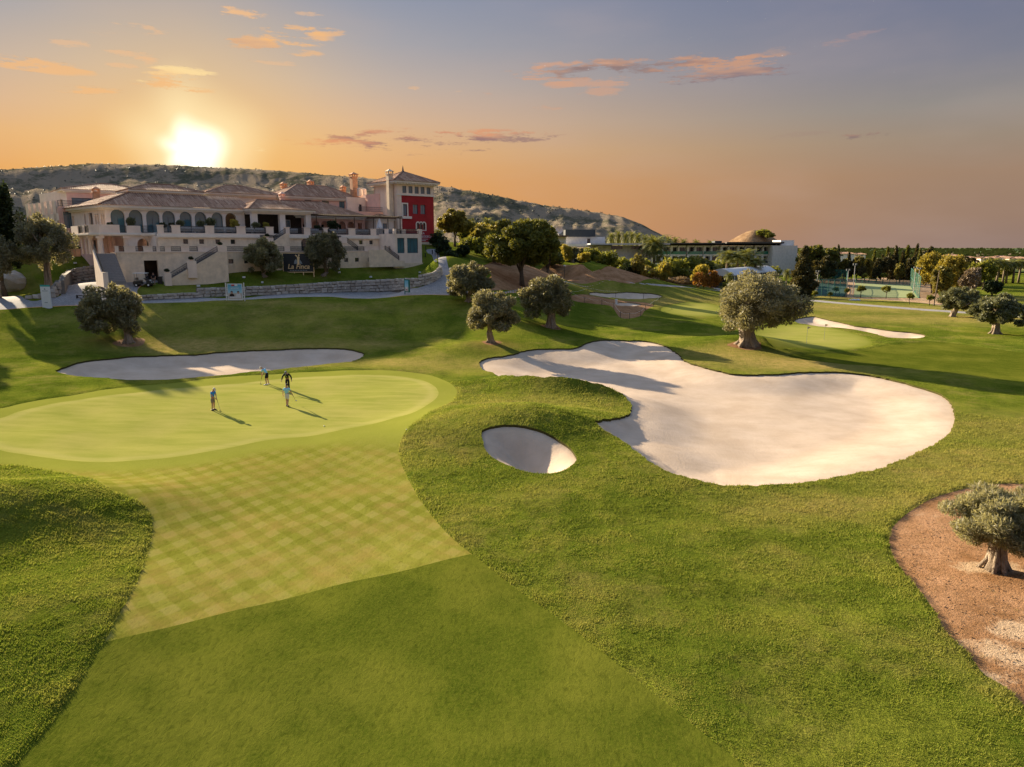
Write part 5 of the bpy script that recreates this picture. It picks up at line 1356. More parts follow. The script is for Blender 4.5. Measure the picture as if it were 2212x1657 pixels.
def leaf_mesh(name, lobes, n, size, mat, seed, wide=.42, shell=.5, up=.15, droop=0.0):
    """many small leaf-sprays spread through the volume of the lobes"""
    rng = np.random.default_rng(seed); L = np.array(lobes, float)
    vol = (L[:, 3] * L[:, 4] * L[:, 5]) ** (2 / 3); k = rng.choice(len(L), n, p=vol / vol.sum())
    d = rng.normal(size=(n, 3)); d /= np.linalg.norm(d, axis=1)[:, None]
    r = shell + (1 - shell) * rng.random(n) ** .6 + rng.normal(0, .05, n)
    c = L[k, :3] + d * r[:, None] * L[k, 3:6]
    a = d * .7 + rng.normal(size=(n, 3)) * .75; a[:, 2] += up; a[:, 2] -= droop
    a /= np.linalg.norm(a, axis=1)[:, None]
    b = np.cross(a, rng.normal(size=(n, 3))); b /= np.maximum(np.linalg.norm(b, axis=1), 1e-6)[:, None]
    s = size * rng.uniform(.6, 1.35, n)[:, None]; w = s * wide * rng.uniform(.7, 1.2, n)[:, None]
    nn = np.cross(a, b)
    V = np.stack([c - a * s, c + b * w + nn * s * .12, c + a * s, c - b * w + nn * s * .12], 1).reshape(-1, 3)
    q = np.arange(n * 4).reshape(-1, 4)
    return np_mesh(name, V, q, mat)

def crown_lobes(rnd, w, h, zc, n, lobe=.36, flat=.75, off=(0, 0), d=None):
    """clumps spread over and inside an ellipsoid w wide, h tall, centred at height zc"""
    out = []; d = d or w; m = int(n * 2.2)
    for i in range(m):
        t = (i + .5) / m; ph = math.acos(1 - 1.8 * t); th = i * 2.39996 + rnd.uniform(-.5, .5)
        r = rnd.uniform(.45, 1.15) * lobe * .74
        k = rnd.uniform(.62, 1.04) - r * .72
        rr = rnd.uniform(.85, 1.15)
        out.append((off[0] + w / 2 * k * math.sin(ph) * math.cos(th), off[1] + d / 2 * k * math.sin(ph) * math.sin(th), zc + h / 2 * k * math.cos(ph), w / 2 * r * rr, d / 2 * r * rr, h / 2 * r * rnd.uniform(.8, 1.15)))
    for i in range(max(3, n // 5)): out.append((off[0] + rnd.uniform(-.2, .2) * w, off[1] + rnd.uniform(-.2, .2) * d, zc + rnd.uniform(-.2, .2) * h, w * .17, d * .17, h * .17))
    return out

def olive(name, base, h, w, label, seed, trunk_h=.28, trunk_r=.35, leaves=14000, size=.2, mat='olive_leaf', lobes=17, off=(0, 0), group=None, rz=0.0, d=None, sprig=False):
    rnd = random.Random(seed); T = empty(name, base, rz); tag(T, label, 'tree', group)
    th = h * trunk_h; cb = th * .45; zc = cb + (h - cb) * .5; ch = (h - cb) * 1.08
    m = MB(); bx, by = rnd.uniform(-.1, .1) * h, rnd.uniform(-.1, .1) * h
    m.path([(0, 0, -.15), (rnd.uniform(-.05, .05), .02, th * .18), (bx * .3, by * .3, th * .5), (bx * .6, by * .6, th), (bx, by, th * 1.25)],
           [trunk_r * 1.55, trunk_r * 1.12, trunk_r * .92, trunk_r * .98, trunk_r * .55], 11, .17, rnd)
    for i in range(5):       # buttress roots
        a = i * 1.256 + rnd.uniform(-.3, .3); m.path([(math.cos(a) * trunk_r * 1.9, math.sin(a) * trunk_r * 1.9, -.12), (math.cos(a) * trunk_r * .95, math.sin(a) * trunk_r * .95, th * .2), (math.cos(a) * trunk_r * .55, math.sin(a) * trunk_r * .55, th * .75)], [trunk_r * .28, trunk_r * .36, trunk_r * .25], 6, .2, rnd)
    L = crown_lobes(rnd, w, ch, zc, lobes, off=off, d=d)
    for i in range(6):
        l = L[(i * 3 + 1) % len(L)]; p0 = Vector((bx * .7, by * .7, th * rnd.uniform(.75, 1.1))); p2 = Vector(l[:3]); mid = p0.lerp(p2, .5) + Vector((rnd.uniform(-.1, .1) * h, rnd.uniform(-.1, .1) * h, -.03 * h))
        m.path([p0, mid, p2], [trunk_r * .5, trunk_r * .32, trunk_r * .12], 7, .15, rnd)
    m.build('trunk', MATS['bark_olive'], T, smooth=True)
    o = bpy.data.objects.new('crown', leaf_mesh('crown', L, leaves, size, MATS[mat], seed, **(dict(wide=.17, up=.55, shell=.3) if sprig else dict(wide=.34, shell=.35)))); link(o, T)
    return T

def px_m(p): return FPX / (p.y * math.cos(PITCH) + (CAM_H - p.z) * math.sin(PITCH))   # frame units per metre at a spot
def olive_at(px, py, crown_px, top_py, label, seed, name='olive_tree', z=None, d=None, **kw):
    p = hit(px, py) if d is None else D(px, py, d)
    if d is not None: p.z = hz(p.x, p.y); py = 828.5 - FPX * math.tan(math.atan2(p.z - CAM_H, p.y) + PITCH)
    k = px_m(p); h = (py - top_py) / k; w = crown_px / k
    return olive(name, p, h, w, label, seed, **kw)

olive_at(1615, 746, 208, 590, 'largest olive, thick pale trunk on the grassy knoll by the big bunker', 3, trunk_h=.26, trunk_r=.82, leaves=30000, size=.20, lobes=26, off=(.9, 0))
olive_at(1190, 708, 126, 597, 'olive with gnarled bare trunk, rightmost of the three on the bank', 5, trunk_h=.30, trunk_r=.55, leaves=16000, size=.20, lobes=19, off=(-.3, 0))
olive_at(1060, 741, 122, 628, 'round olive nearest the big bunker, lowest of the three on the bank', 7, trunk_h=.20, trunk_r=.36, leaves=15000, size=.19, lobes=18)
olive_at(1012, 652, 116, 567, 'olive at the top of the bank beside the bend of the paved path', 9, trunk_h=.12, trunk_r=.36, leaves=14000, size=.20, lobes=18)
olive_at(278, 741, 136, 617, 'lone olive in a soil ring on the bank below the clubhouse', 11, trunk_h=.22, trunk_r=.40, leaves=17000, size=.19, lobes=20, off=(-1.6, 0))
olive_at(2150, 1228, 250, 1050, 'near olive in the bare soil patch at the right edge', 13, trunk_h=.55, trunk_r=.30, leaves=40000, size=.11, lobes=30, off=(.25, 0), sprig=True, mat='olive_leaf_silver')
olive_at(2058, 685, 86, 620, 'small olive with bent trunk beyond the narrow right bunker', 15, trunk_h=.30, trunk_r=.40, leaves=11000, size=.26, lobes=14, mat='olive_leaf_green', off=(1.0, 0))
olive_at(2150, 722, 118, 634, 'broad olive with forked trunk near the right edge', 17, trunk_h=.30, trunk_r=.5, leaves=13000, size=.26, lobes=16, mat='olive_leaf_green')
olive_at(2238, 722, 90, 650, 'olive cut off by the right edge of the view', 19, trunk_h=.3, trunk_r=.4, leaves=8000, size=.26, lobes=14, mat='olive_leaf_green')
olive_at(572, 598, 88, 513, 'bushy olive on the lawn just left of the dark sign', 21, trunk_h=.06, trunk_r=.3, leaves=12000, size=.22, lobes=16, mat='olive_leaf_silver')
olive_at(698, 596, 92, 497, 'bushy olive on the lawn just right of the dark sign', 23, trunk_h=.06, trunk_r=.3, leaves=13000, size=.22, lobes=17)
olive_at(100, 574, 130, 462, 'wide olive on the raised lawn left of the stairs', 25, trunk_h=.50, trunk_r=.36, leaves=16000, size=.21, lobes=19, mat='olive_leaf', off=(-.2, 0), d=96)
olive_at(-14, 588, 90, 498, 'olive at the left edge beside the rock outcrop', 27, trunk_h=.45, trunk_r=.35, leaves=10000, size=.23, lobes=14, d=92)

def tree_generic(name, base, h, w, label, seed, mat, leaves=8000, size=.35, trunk_h=.15, trunk_r=.25, shape='round', group=None, bark='bark_dark', lobes=16, d=None, cat='tree'):
    rnd = random.Random(seed); T = empty(name, base, rnd.uniform(0, 6.28)); tag(T, label, cat, group)
    th = h * trunk_h; m = MB()
    if shape == 'cone':
        L = []
        for i in range(lobes):
            t = (i + .5) / lobes; r = w / 2 * (1 - t) ** .7 * rnd.uniform(.75, 1.05); a = i * 2.4
            L.append((math.cos(a) * r * .45, math.sin(a) * r * .45, th + (h - th) * t, max(r * .62, .25 * w * .3), max(r * .62, .25 * w * .3), (h - th) / lobes * 1.9))
        m.path([(0, 0, -.2), (0, 0, th), (0, 0, h * .8)], [trunk_r, trunk_r * .8, trunk_r * .2], 7, .1, rnd)
    else:
        zc = th + (h - th) * .52; L = crown_lobes(rnd, w, (h - th) * 1.0, zc, lobes, d=d, lobe=.38 if shape == 'round' else .30)
        if shape == 'umbrella': L = [(x, y, z + (h - th) * .08 * (1 - (x * x + y * y) / (w * w / 4)), a, b, c * .8) for x, y, z, a, b, c in L]
        bx, by = rnd.uniform(-.06, .06) * h, rnd.uniform(-.06, .06) * h
        m.path([(0, 0, -.2), (bx * .5, by * .5, th * .6), (bx, by, th * 1.3)], [trunk_r * 1.2, trunk_r * .9, trunk_r * .6], 8, .1, rnd)
        for i in range(6):
            l = L[(i * 3) % len(L)]; p0 = Vector((bx * .8, by * .8, th * rnd.uniform(.8, 1.2))); p2 = Vector(l[:3])
            m.path([p0, p0.lerp(p2, .5) + Vector((0, 0, -.02 * h)), p2], [trunk_r * .5, trunk_r * .3, trunk_r * .08], 6, .1, rnd)
    m.build('trunk', MATS[bark], T, smooth=True)
    o = bpy.data.objects.new('crown', leaf_mesh('crown', L, leaves, size, MATS[mat], seed, shell=.4)); link(o, T)
    return T
def tree_at(px, py, crown_px, top_py, label, seed, mat, d, name='tree', **kw):
    p = D(px, py, d); g = hz(p.x, p.y); k = px_m(p); h = (py - top_py) / k; w = crown_px / k
    if abs(g - p.z) < 8: h += (p.z - g); p.z = g
    return tree_generic(name, p, h, w, label, seed, mat, **kw)

tree_at(1128, 607, 160, 474, 'big dark green pine with leaning trunk on the brown slope', 31, 'pine_leaf', 118, 'pine_tree', leaves=26000, size=.30, trunk_h=.20, trunk_r=.42, lobes=24)
tree_at(1068, 580, 80, 500, 'yellow-green pine behind the left side of the big pine', 33, 'broad_leaf', 132, 'pine_tree', leaves=9000, size=.36, trunk_h=.1, trunk_r=.3, lobes=16)
tree_at(983, 545, 84, 457, 'golden-brown tree just right of the red tower', 35, 'golden_leaf', 150, 'autumn_tree', leaves=10000, size=.34, trunk_h=.24, trunk_r=.28, lobes=16)
tree_at(1040, 566, 66, 492, 'olive-brown tree between the golden tree and the big pine', 36, 'golden_leaf', 155, 'autumn_tree', leaves=7000, size=.4, trunk_h=.08, trunk_r=.25, lobes=14)
tree_at(1180, 585, 64, 492, 'pale green pine crown peeping out right of the big pine', 37, 'broad_leaf', 150, 'pine_tree', leaves=7000, size=.4, trunk_h=.15, trunk_r=.3, lobes=14)
tree_at(2, 560, 100, 376, 'tall dark conifer at the left edge', 39, 'dark_leaf', 100, 'cypress_tree', leaves=20000, size=.28, trunk_h=.12, trunk_r=.4, lobes=22)
tree_at(1732, 632, 78, 540, 'pointed dark conifer right of the curved-roof hall', 41, 'conifer_leaf', 175, 'conifer_tree', leaves=14000, size=.38, trunk_h=.04, trunk_r=.3, shape='cone', lobes=18)
tree_at(1752, 600, 66, 528, 'round-topped pine behind the pointed conifer', 43, 'pine_leaf', 235, 'pine_tree', leaves=7000, size=.5, trunk_h=.15, trunk_r=.3)
tree_at(1790, 598, 44, 532, 'round pine at the end of the white hotel wall', 45, 'pine_leaf', 240, 'pine_tree', leaves=5000, size=.5, trunk_h=.15, trunk_r=.3)
tree_at(1775, 625, 60, 555, 'broad dark conifer left of the green ball-court fence', 46, 'conifer_leaf', 215, 'conifer_tree', leaves=8000, size=.45, trunk_h=.05, trunk_r=.3)

# row of conifers behind the ball courts: three builds, copied
rnd6 = random.Random(66); protos = []
for i, (m_, shp, w_) in enumerate((('conifer_leaf', 'cone', 4.2), ('conifer_leaf', 'round', 6.0), ('golden_leaf', 'round', 5.5), ('pine_leaf', 'cone', 4.0))):
    protos.append(tree_generic('conifer_tree', (0, 0, 0), 10.0, w_, 'x', 70 + i, m_, leaves=5200, size=.42, trunk_h=.05, trunk_r=.22, shape=shp, lobes=14))
ROW = [(1806, 534, 0, 248), (1822, 556, 2, 240), (1838, 562, 1, 236), (1852, 550, 2, 238), (1868, 556, 2, 242), (1884, 546, 3, 250), (1900, 552, 1, 244), (1916, 548, 1, 246), (1930, 536, 0, 255), (1946, 545, 0, 250), (1955, 536, 3, 252), (1968, 552, 1, 240), (1982, 542, 3, 235), (1942, 566, 2, 228),
       (1862, 572, 1, 232), (1894, 570, 1, 230), (1975, 532, 0, 262), (2000, 535, 1, 270), (1830, 548, 0, 262), (1912, 538, 3, 275)]
words = 'first second third fourth fifth sixth seventh eighth ninth tenth eleventh twelfth thirteenth fourteenth fifteenth sixteenth seventeenth eighteenth nineteenth twentieth'.split()
used = set(); order_ = {r: i for i, r in enumerate(sorted(ROW))}
for r in ROW:
    px, top, k, d = r
    o = protos[k] if k not in used else copy_tree(protos[k]); used.add(k)
    p = D(px, 600, d); p.z = hz(p.x, p.y); t = D(px, top, d); s = (t.z - p.z) / 10.0
    o.location = p; o.scale = (s * rnd6.uniform(.85, 1.15), s, s); o.rotation_euler = (0, 0, rnd6.uniform(0, 6.28))
    tag(o, '%s tree from the left in the dark row behind the ball courts' % words[order_[r]], 'tree', 'trees in the row behind the ball courts')

# yellowing trees right of the courts
for i, (px, py, cw, top, d, m_, lb) in enumerate(((2012, 640, 70, 545, 190, 'yellow_leaf', 'tall yellow-green tree beside the right court, leftmost of the yellow clump'), (2050, 642, 66, 552, 180, 'yellow_leaf', 'yellow-green tree in the middle of the clump right of the courts'),
        (2030, 655, 44, 575, 165, 'golden_leaf', 'low golden tree in front of the yellow clump'), (2118, 640, 56, 560, 200, 'broad_leaf', 'green-yellow tree behind the bare pale tree'), (2085, 630, 50, 556, 215, 'conifer_leaf', 'dark tree behind the yellow clump'), (2140, 655, 40, 605, 178, 'dark_leaf', 'dark bush behind the broad right olive'),
        (2040, 620, 90, 548, 225, 'yellow_leaf', 'wide yellow-green tree at the back of the clump'), (2150, 620, 60, 560, 235, 'broad_leaf', 'green tree behind the palms at the right edge'), (1996, 620, 34, 550, 215, 'conifer_leaf', 'narrow dark tree left of the yellow clump'))):
    tree_at(px, py, cw, top, lb, 90 + i, m_, d, 'autumn_tree', leaves=7000, size=.36, trunk_h=.10, trunk_r=.2)
tree_at(2092, 650, 44, 575, 'bare pale leafless tree in front of the yellow-green trees', 98, 'bare_twig', 172, 'bare_tree', leaves=3800, size=.42, trunk_h=.12, trunk_r=.16, bark='bark_palm')

# small round clipped trees by the courts
rt = tree_generic('clipped_tree', (0, 0, 0), 2.6, 1.9, 'x', 111, 'broad_leaf', leaves=1500, size=.16, trunk_h=.42, trunk_r=.07, lobes=9)
for i, (px, py, d, s, lb) in enumerate(((1965, 652, 152, 1.0, 'small round tree on the grass strip below the right court'), (2008, 656, 150, .9, 'small round tree left of the leaning pole'), (1860, 628, 178, 1.2, 'clipped tree in front of the lit court'), (1830, 626, 180, .9, 'clipped tree just left of the court gap'),
        (1915, 630, 176, 1.25, 'tallest clipped tree against the lit court'), (1806, 624, 184, .9, 'clipped tree in front of the green fence'), (1868, 606, 226, 1.1, 'little tree behind the left of the lit court'), (1908, 606, 226, 1.2, 'little tree behind the middle of the lit court'), (1760, 640, 168, .8, 'low round bush left of the courts'), (1793, 641, 168, .75, 'low round bush below the green fence'))):
    o = rt if i == 0 else copy_tree(rt); p = D(px, py, d); p.z = hz(p.x, p.y); o.location = p; o.scale = (s,) * 3; o.rotation_euler = (0, 0, i)
    tag(o, lb, 'tree', 'small clipped trees by the ball courts')

# ---- palms
def palm(name, base, h, label, seed, crown=2.6, fronds=26, group=None, trunk_r=.22, mat='palm_leaf'):
    rnd = random.Random(seed); T = empty(name, base, rnd.uniform(0, 6)); tag(T, label, 'palm', group)
    m = MB(); bend = rnd.uniform(-.3, .3)
    m.path([(0, 0, -.2), (bend * .3, 0, h * .4), (bend, 0, h)], [trunk_r * 1.25, trunk_r, trunk_r * .9], 8, .08, rnd); m.build('trunk', MATS['bark_palm'], T, smooth=True)
    f = MB()
    for i in range(fronds):
        az = i * 2.39996; el = math.radians(75 - 105 * i / fronds); ln = crown * rnd.uniform(.85, 1.1)
        pts = []; p = Vector((bend, 0, h)); e = el
        for k in range(6):
            pts.append(p.copy()); p = p + Vector((math.cos(az) * math.cos(e), math.sin(az) * math.cos(e), math.sin(e))) * ln / 5; e -= .32
        side = Vector((-math.sin(az), math.cos(az), 0))
        for k in range(5):
            a, b = pts[k], pts[k + 1]; w = crown * .27 * (1 - abs(k - 1.8) / 4.5)
            for s in (-1, 1):
                for j in range(3):
                    q = a.lerp(b, j / 3); q2 = a.lerp(b, (j + .95) / 3); tip = q + side * s * w + (b - a) * .55 + Vector((0, 0, -.28 * w))
                    f.add([q, q2, tip], [(0, 1, 2)])
    f.build('fronds', MATS[mat], T)
    return T
palm('date_palm', (lambda p: Vector((p.x, p.y, hz(p.x, p.y))))(D(1412, 590, 200)), 6.2, 'big date palm with wide crown in front of the white hotel', 5, 5.2, 46, trunk_r=.35)
P0 = palm('fan_palm', (0, 0, 0), 6.0, 'x', 7, 2.5, 36)
pl = []
for i, (px, top, d) in enumerate(((1320, 508, 300), (1334, 506, 305), (1348, 508, 300), (1362, 507, 310), (1376, 510, 305), (1392, 512, 310), (1408, 514, 312), (1424, 515, 315), (1440, 516, 318), (1456, 518, 320), (1474, 521, 322), (1500, 523, 325), (1530, 524, 326))):
    pl.append((px, top, d, '%s palm from the left in the row behind the hotel roof' % words[i], 'palms in the row behind the hotel roof', 1.0))
for i, (px, top, d, lb) in enumerate(((1053, 470, 190, 'tall palm, left of the pair standing above the pine'), (1070, 476, 192, 'tall palm, right of the pair standing above the pine'), (1012, 478, 200, 'palm behind the golden tree by the tower'), (1032, 482, 205, 'palm between the golden tree and the tall pair'), (995, 484, 210, 'palm half hidden behind the golden tree'),
        (1165, 500, 200, 'palm above the right shoulder of the big pine'), (1180, 505, 205, 'palm next to the satellite dish'), (950, 492, 215, 'small palm right of the red tower wall'))):
    pl.append((px, top, d, lb, None, 1.0))
for i, (px, top, d, lb, s) in enumerate(((1568, 542, 205, 'leafy palm, leftmost of the clump before the hotel', 1.75), (1590, 548, 203, 'leafy palm in the middle of the clump before the hotel', 1.75), (1610, 540, 206, 'tallest leafy palm of the clump before the hotel', 1.75), (1632, 556, 202, 'low palm at the right of the clump before the hotel', 1.75), (1536, 566, 200, 'low palm left of the curved-roof hall', 1.75), (1575, 585, 178, 'young palm behind the curved-roof hall', .7), (1640, 590, 176, 'yellowish palm below the curved-roof hall eave', .7), (1700, 580, 185, 'slim young palm at the right end of the curved-roof hall', .6), (1313, 570, 168, 'bushy palm among the shrubs before the hotel', .9))):
    pl.append((px, top, d, lb, None, s))
for i in range(9):
    pl.append((2142 + i * 12 + rnd6.uniform(-4, 4), 560 + rnd6.uniform(-3, 5), 225 + i * 2, '%s palm from the left in the row at the right edge' % words[i], 'palms at the right edge', 1.5))
for i, (px, top, d, lb, g, s) in enumerate(pl):
    o = P0 if i == 0 else copy_tree(P0)
    p = D(px, 600, d); p.z = hz(p.x, p.y); t = D(px, top, d); hh = max(t.z - p.z - 1.2, 1.5) / 6.0
    o.location = p; o.scale = (s, s, hh) if hh < 1.6 else (s * 1.1, s * 1.1, hh); o.rotation_euler = (0, 0, i * 1.3); tag(o, lb, 'palm', g)
    if g is None and 'group' in o: del o['group']

# ---- shrubs
SH = {}
for i, m_ in enumerate(('broad_leaf', 'dark_leaf', 'olive_leaf_green', 'orange_leaf', 'yellow_leaf', 'reed_leaf', 'pine_leaf', 'golden_leaf')):
    rnd = random.Random(i); L = crown_lobes(rnd, 2.0, 1.7, .85, 12, .42)
    SH[m_] = leaf_mesh('foliage', L, 1700, .13 if m_ != 'reed_leaf' else .2, MATS[m_], 200 + i, shell=.45, up=.15 if m_ != 'reed_leaf' else 1.2, wide=.42 if m_ != 'reed_leaf' else .12)
def shrub(px, py, wpx, hpx, d, m_, label, group=None, name='shrub'):
    p = D(px, py, d); g = hz(p.x, p.y); k = px_m(p); z0 = p.z; wpx *= 1.2; hpx *= 1.25
    if abs(g - p.z) < 6: p.z = g
    o = bpy.data.objects.new(name, SH[m_]); link(o); o.location = p; s = wpx / k / 2.0; o.scale = (s, s, hpx / k / 1.7); o.rotation_euler = (0, 0, px * .7)
    tag(o, label, 'shrub', group); return o
for px, py, w, h, d, m_, lb in (
    (945, 552, 34, 26, 140, 'dark_leaf', 'dark hedge bush touching the foot of the red tower'), (958, 564, 34, 28, 134, 'dark_leaf', 'dark hedge bush, middle of three along the tower path'), (972, 574, 30, 28, 128, 'dark_leaf', 'dark hedge bush, lowest of three along the tower path'),
    (1012, 556, 40, 30, 140, 'broad_leaf', 'rounded green bush right of the tower path'), (1000, 560, 30, 22, 134, 'dark_leaf', 'low dark bush on the bend of the tower path'), (1045, 558, 46, 34, 138, 'broad_leaf', 'bright green bush left of the big pine trunk'), (1085, 570, 34, 26, 130, 'yellow_leaf', 'yellow-green bush under the left side of the pine'),
    (1222, 572, 26, 34, 165, 'yellow_leaf', 'pale yellow-green sapling by the hotel corner'), (1208, 560, 30, 30, 170, 'broad_leaf', 'bright bush in front of the hotel porch'), (1278, 577, 34, 30, 163, 'broad_leaf', 'round bright green bush below the hotel canopy'), (1310, 584, 44, 32, 166, 'broad_leaf', 'large yellow-green bush right of the round one'),
    (1340, 588, 48, 34, 172, 'broad_leaf', 'wide green bush in front of the curved white wall'), (1365, 592, 40, 26, 168, 'dark_leaf', 'dark bush at the foot of the curved wall'), (1397, 596, 40, 30, 172, 'golden_leaf', 'brownish bush below the date palm'), (1378, 596, 24, 42, 166, 'golden_leaf', 'thin brown-green sapling below the curved wall'),
    (1432, 600, 44, 36, 180, 'broad_leaf', 'bright green bush right of the date palm'), (1458, 600, 56, 44, 182, 'broad_leaf', 'big bright green bush in front of the hotel'), (1435, 612, 28, 40, 170, 'yellow_leaf', 'light green sapling at the top of the fairway'), (1512, 618, 34, 44, 168, 'yellow_leaf', 'yellow-green sapling left of the orange bushes'),
    (1490, 606, 40, 24, 182, 'dark_leaf', 'dark low hedge left of the orange bushes'), (1512, 624, 30, 30, 166, 'orange_leaf', 'orange bush at the left of the orange pair'), (1535, 620, 36, 36, 168, 'orange_leaf', 'taller orange bush beside the curved-roof hall'), (1528, 600, 20, 26, 172, 'orange_leaf', 'small orange bush behind the orange pair'),
    (1470, 612, 60, 16, 174, 'reed_leaf', 'tawny dry grass clump along the brown slope, right'), (1410, 603, 60, 14, 176, 'reed_leaf', 'tawny dry grass clump along the brown slope, left'), (1350, 596, 40, 12, 170, 'dark_leaf', 'dark scrub strip above the brown slope'),
    (1580, 615, 40, 22, 170, 'broad_leaf', 'green bush under the curved-roof hall'), (1668, 612, 60, 16, 180, 'dark_leaf', 'dark low hedge behind the big olive'), (1245, 574, 60, 12, 172, 'dark_leaf', 'low dark hedge behind the old olive pair'),
    (1195, 575, 50, 30, 160, 'pine_leaf', 'dark green bush right of the big pine'), (1262, 582, 30, 20, 158, 'yellow_leaf', 'low yellow-green bush below the old olive pair'), (1330, 575, 60, 30, 182, 'pine_leaf', 'tall dark bush against the lobby windows'), (1385, 585, 50, 34, 188, 'broad_leaf', 'green bush left of the date palm'),
    (1480, 590, 60, 34, 195, 'broad_leaf', 'broad green bush below the hotel balconies, left'), (1515, 590, 50, 34, 198, 'pine_leaf', 'dark green bush below the hotel balconies, middle'), (1550, 575, 60, 30, 212, 'broad_leaf', 'green bush below the hotel balconies, right'), (1600, 572, 80, 26, 214, 'pine_leaf', 'dark green hedge behind the palms before the hotel'), (1660, 578, 50, 24, 216, 'broad_leaf', 'green bush at the hotel end wall'),
    (1010, 535, 50, 44, 165, 'pine_leaf', 'dark green tree-like bush behind the golden tree'), (1075, 545, 60, 50, 160, 'golden_leaf', 'brown-green bush behind the pine, left'), (1648, 512, 34, 14, 322, 'broad_leaf', 'green scrub on the right side of the brown knoll'), (1662, 516, 24, 12, 318, 'broad_leaf', 'green scrub low on the brown knoll'), (40, 545, 40, 26, 120, 'yellow_leaf', 'pale bush behind the left olives'), (60, 520, 36, 26, 125, 'golden_leaf', 'brown-green bush behind the left olives'),
    (1120, 535, 90, 40, 165, 'broad_leaf', 'mass of green bushes behind the big pine'), (1030, 535, 60, 40, 165, 'yellow_leaf', 'yellow-green bushes behind the golden tree')):
    shrub(px, py, w, h, d, m_, lb)
olive_at(1236, 574, 34, 533, 'old olive with pale trunk, left of the pair before the hotel', 51, trunk_h=.38, trunk_r=.35, leaves=5000, size=.3, lobes=12, d=168)
olive_at(1255, 574, 34, 536, 'old olive with pale trunk, right of the pair before the hotel', 53, trunk_h=.38, trunk_r=.35, leaves=5000, size=.3, lobes=12, d=170)

# trees standing just outside the left edge: their shadows fall into the view
tree_at(-230, 640, 130, 430, 'broad dark tree beyond the left edge', 163, 'dark_leaf', 90, 'tree', leaves=9000, size=.4, trunk_h=.1, trunk_r=.4, lobes=18)
tree_at(-330, 760, 150, 560, 'broad olive beyond the left edge, beside the bunker', 165, 'olive_leaf', 72, 'olive_tree', leaves=9000, size=.35, trunk_h=.15, trunk_r=.4, lobes=18)
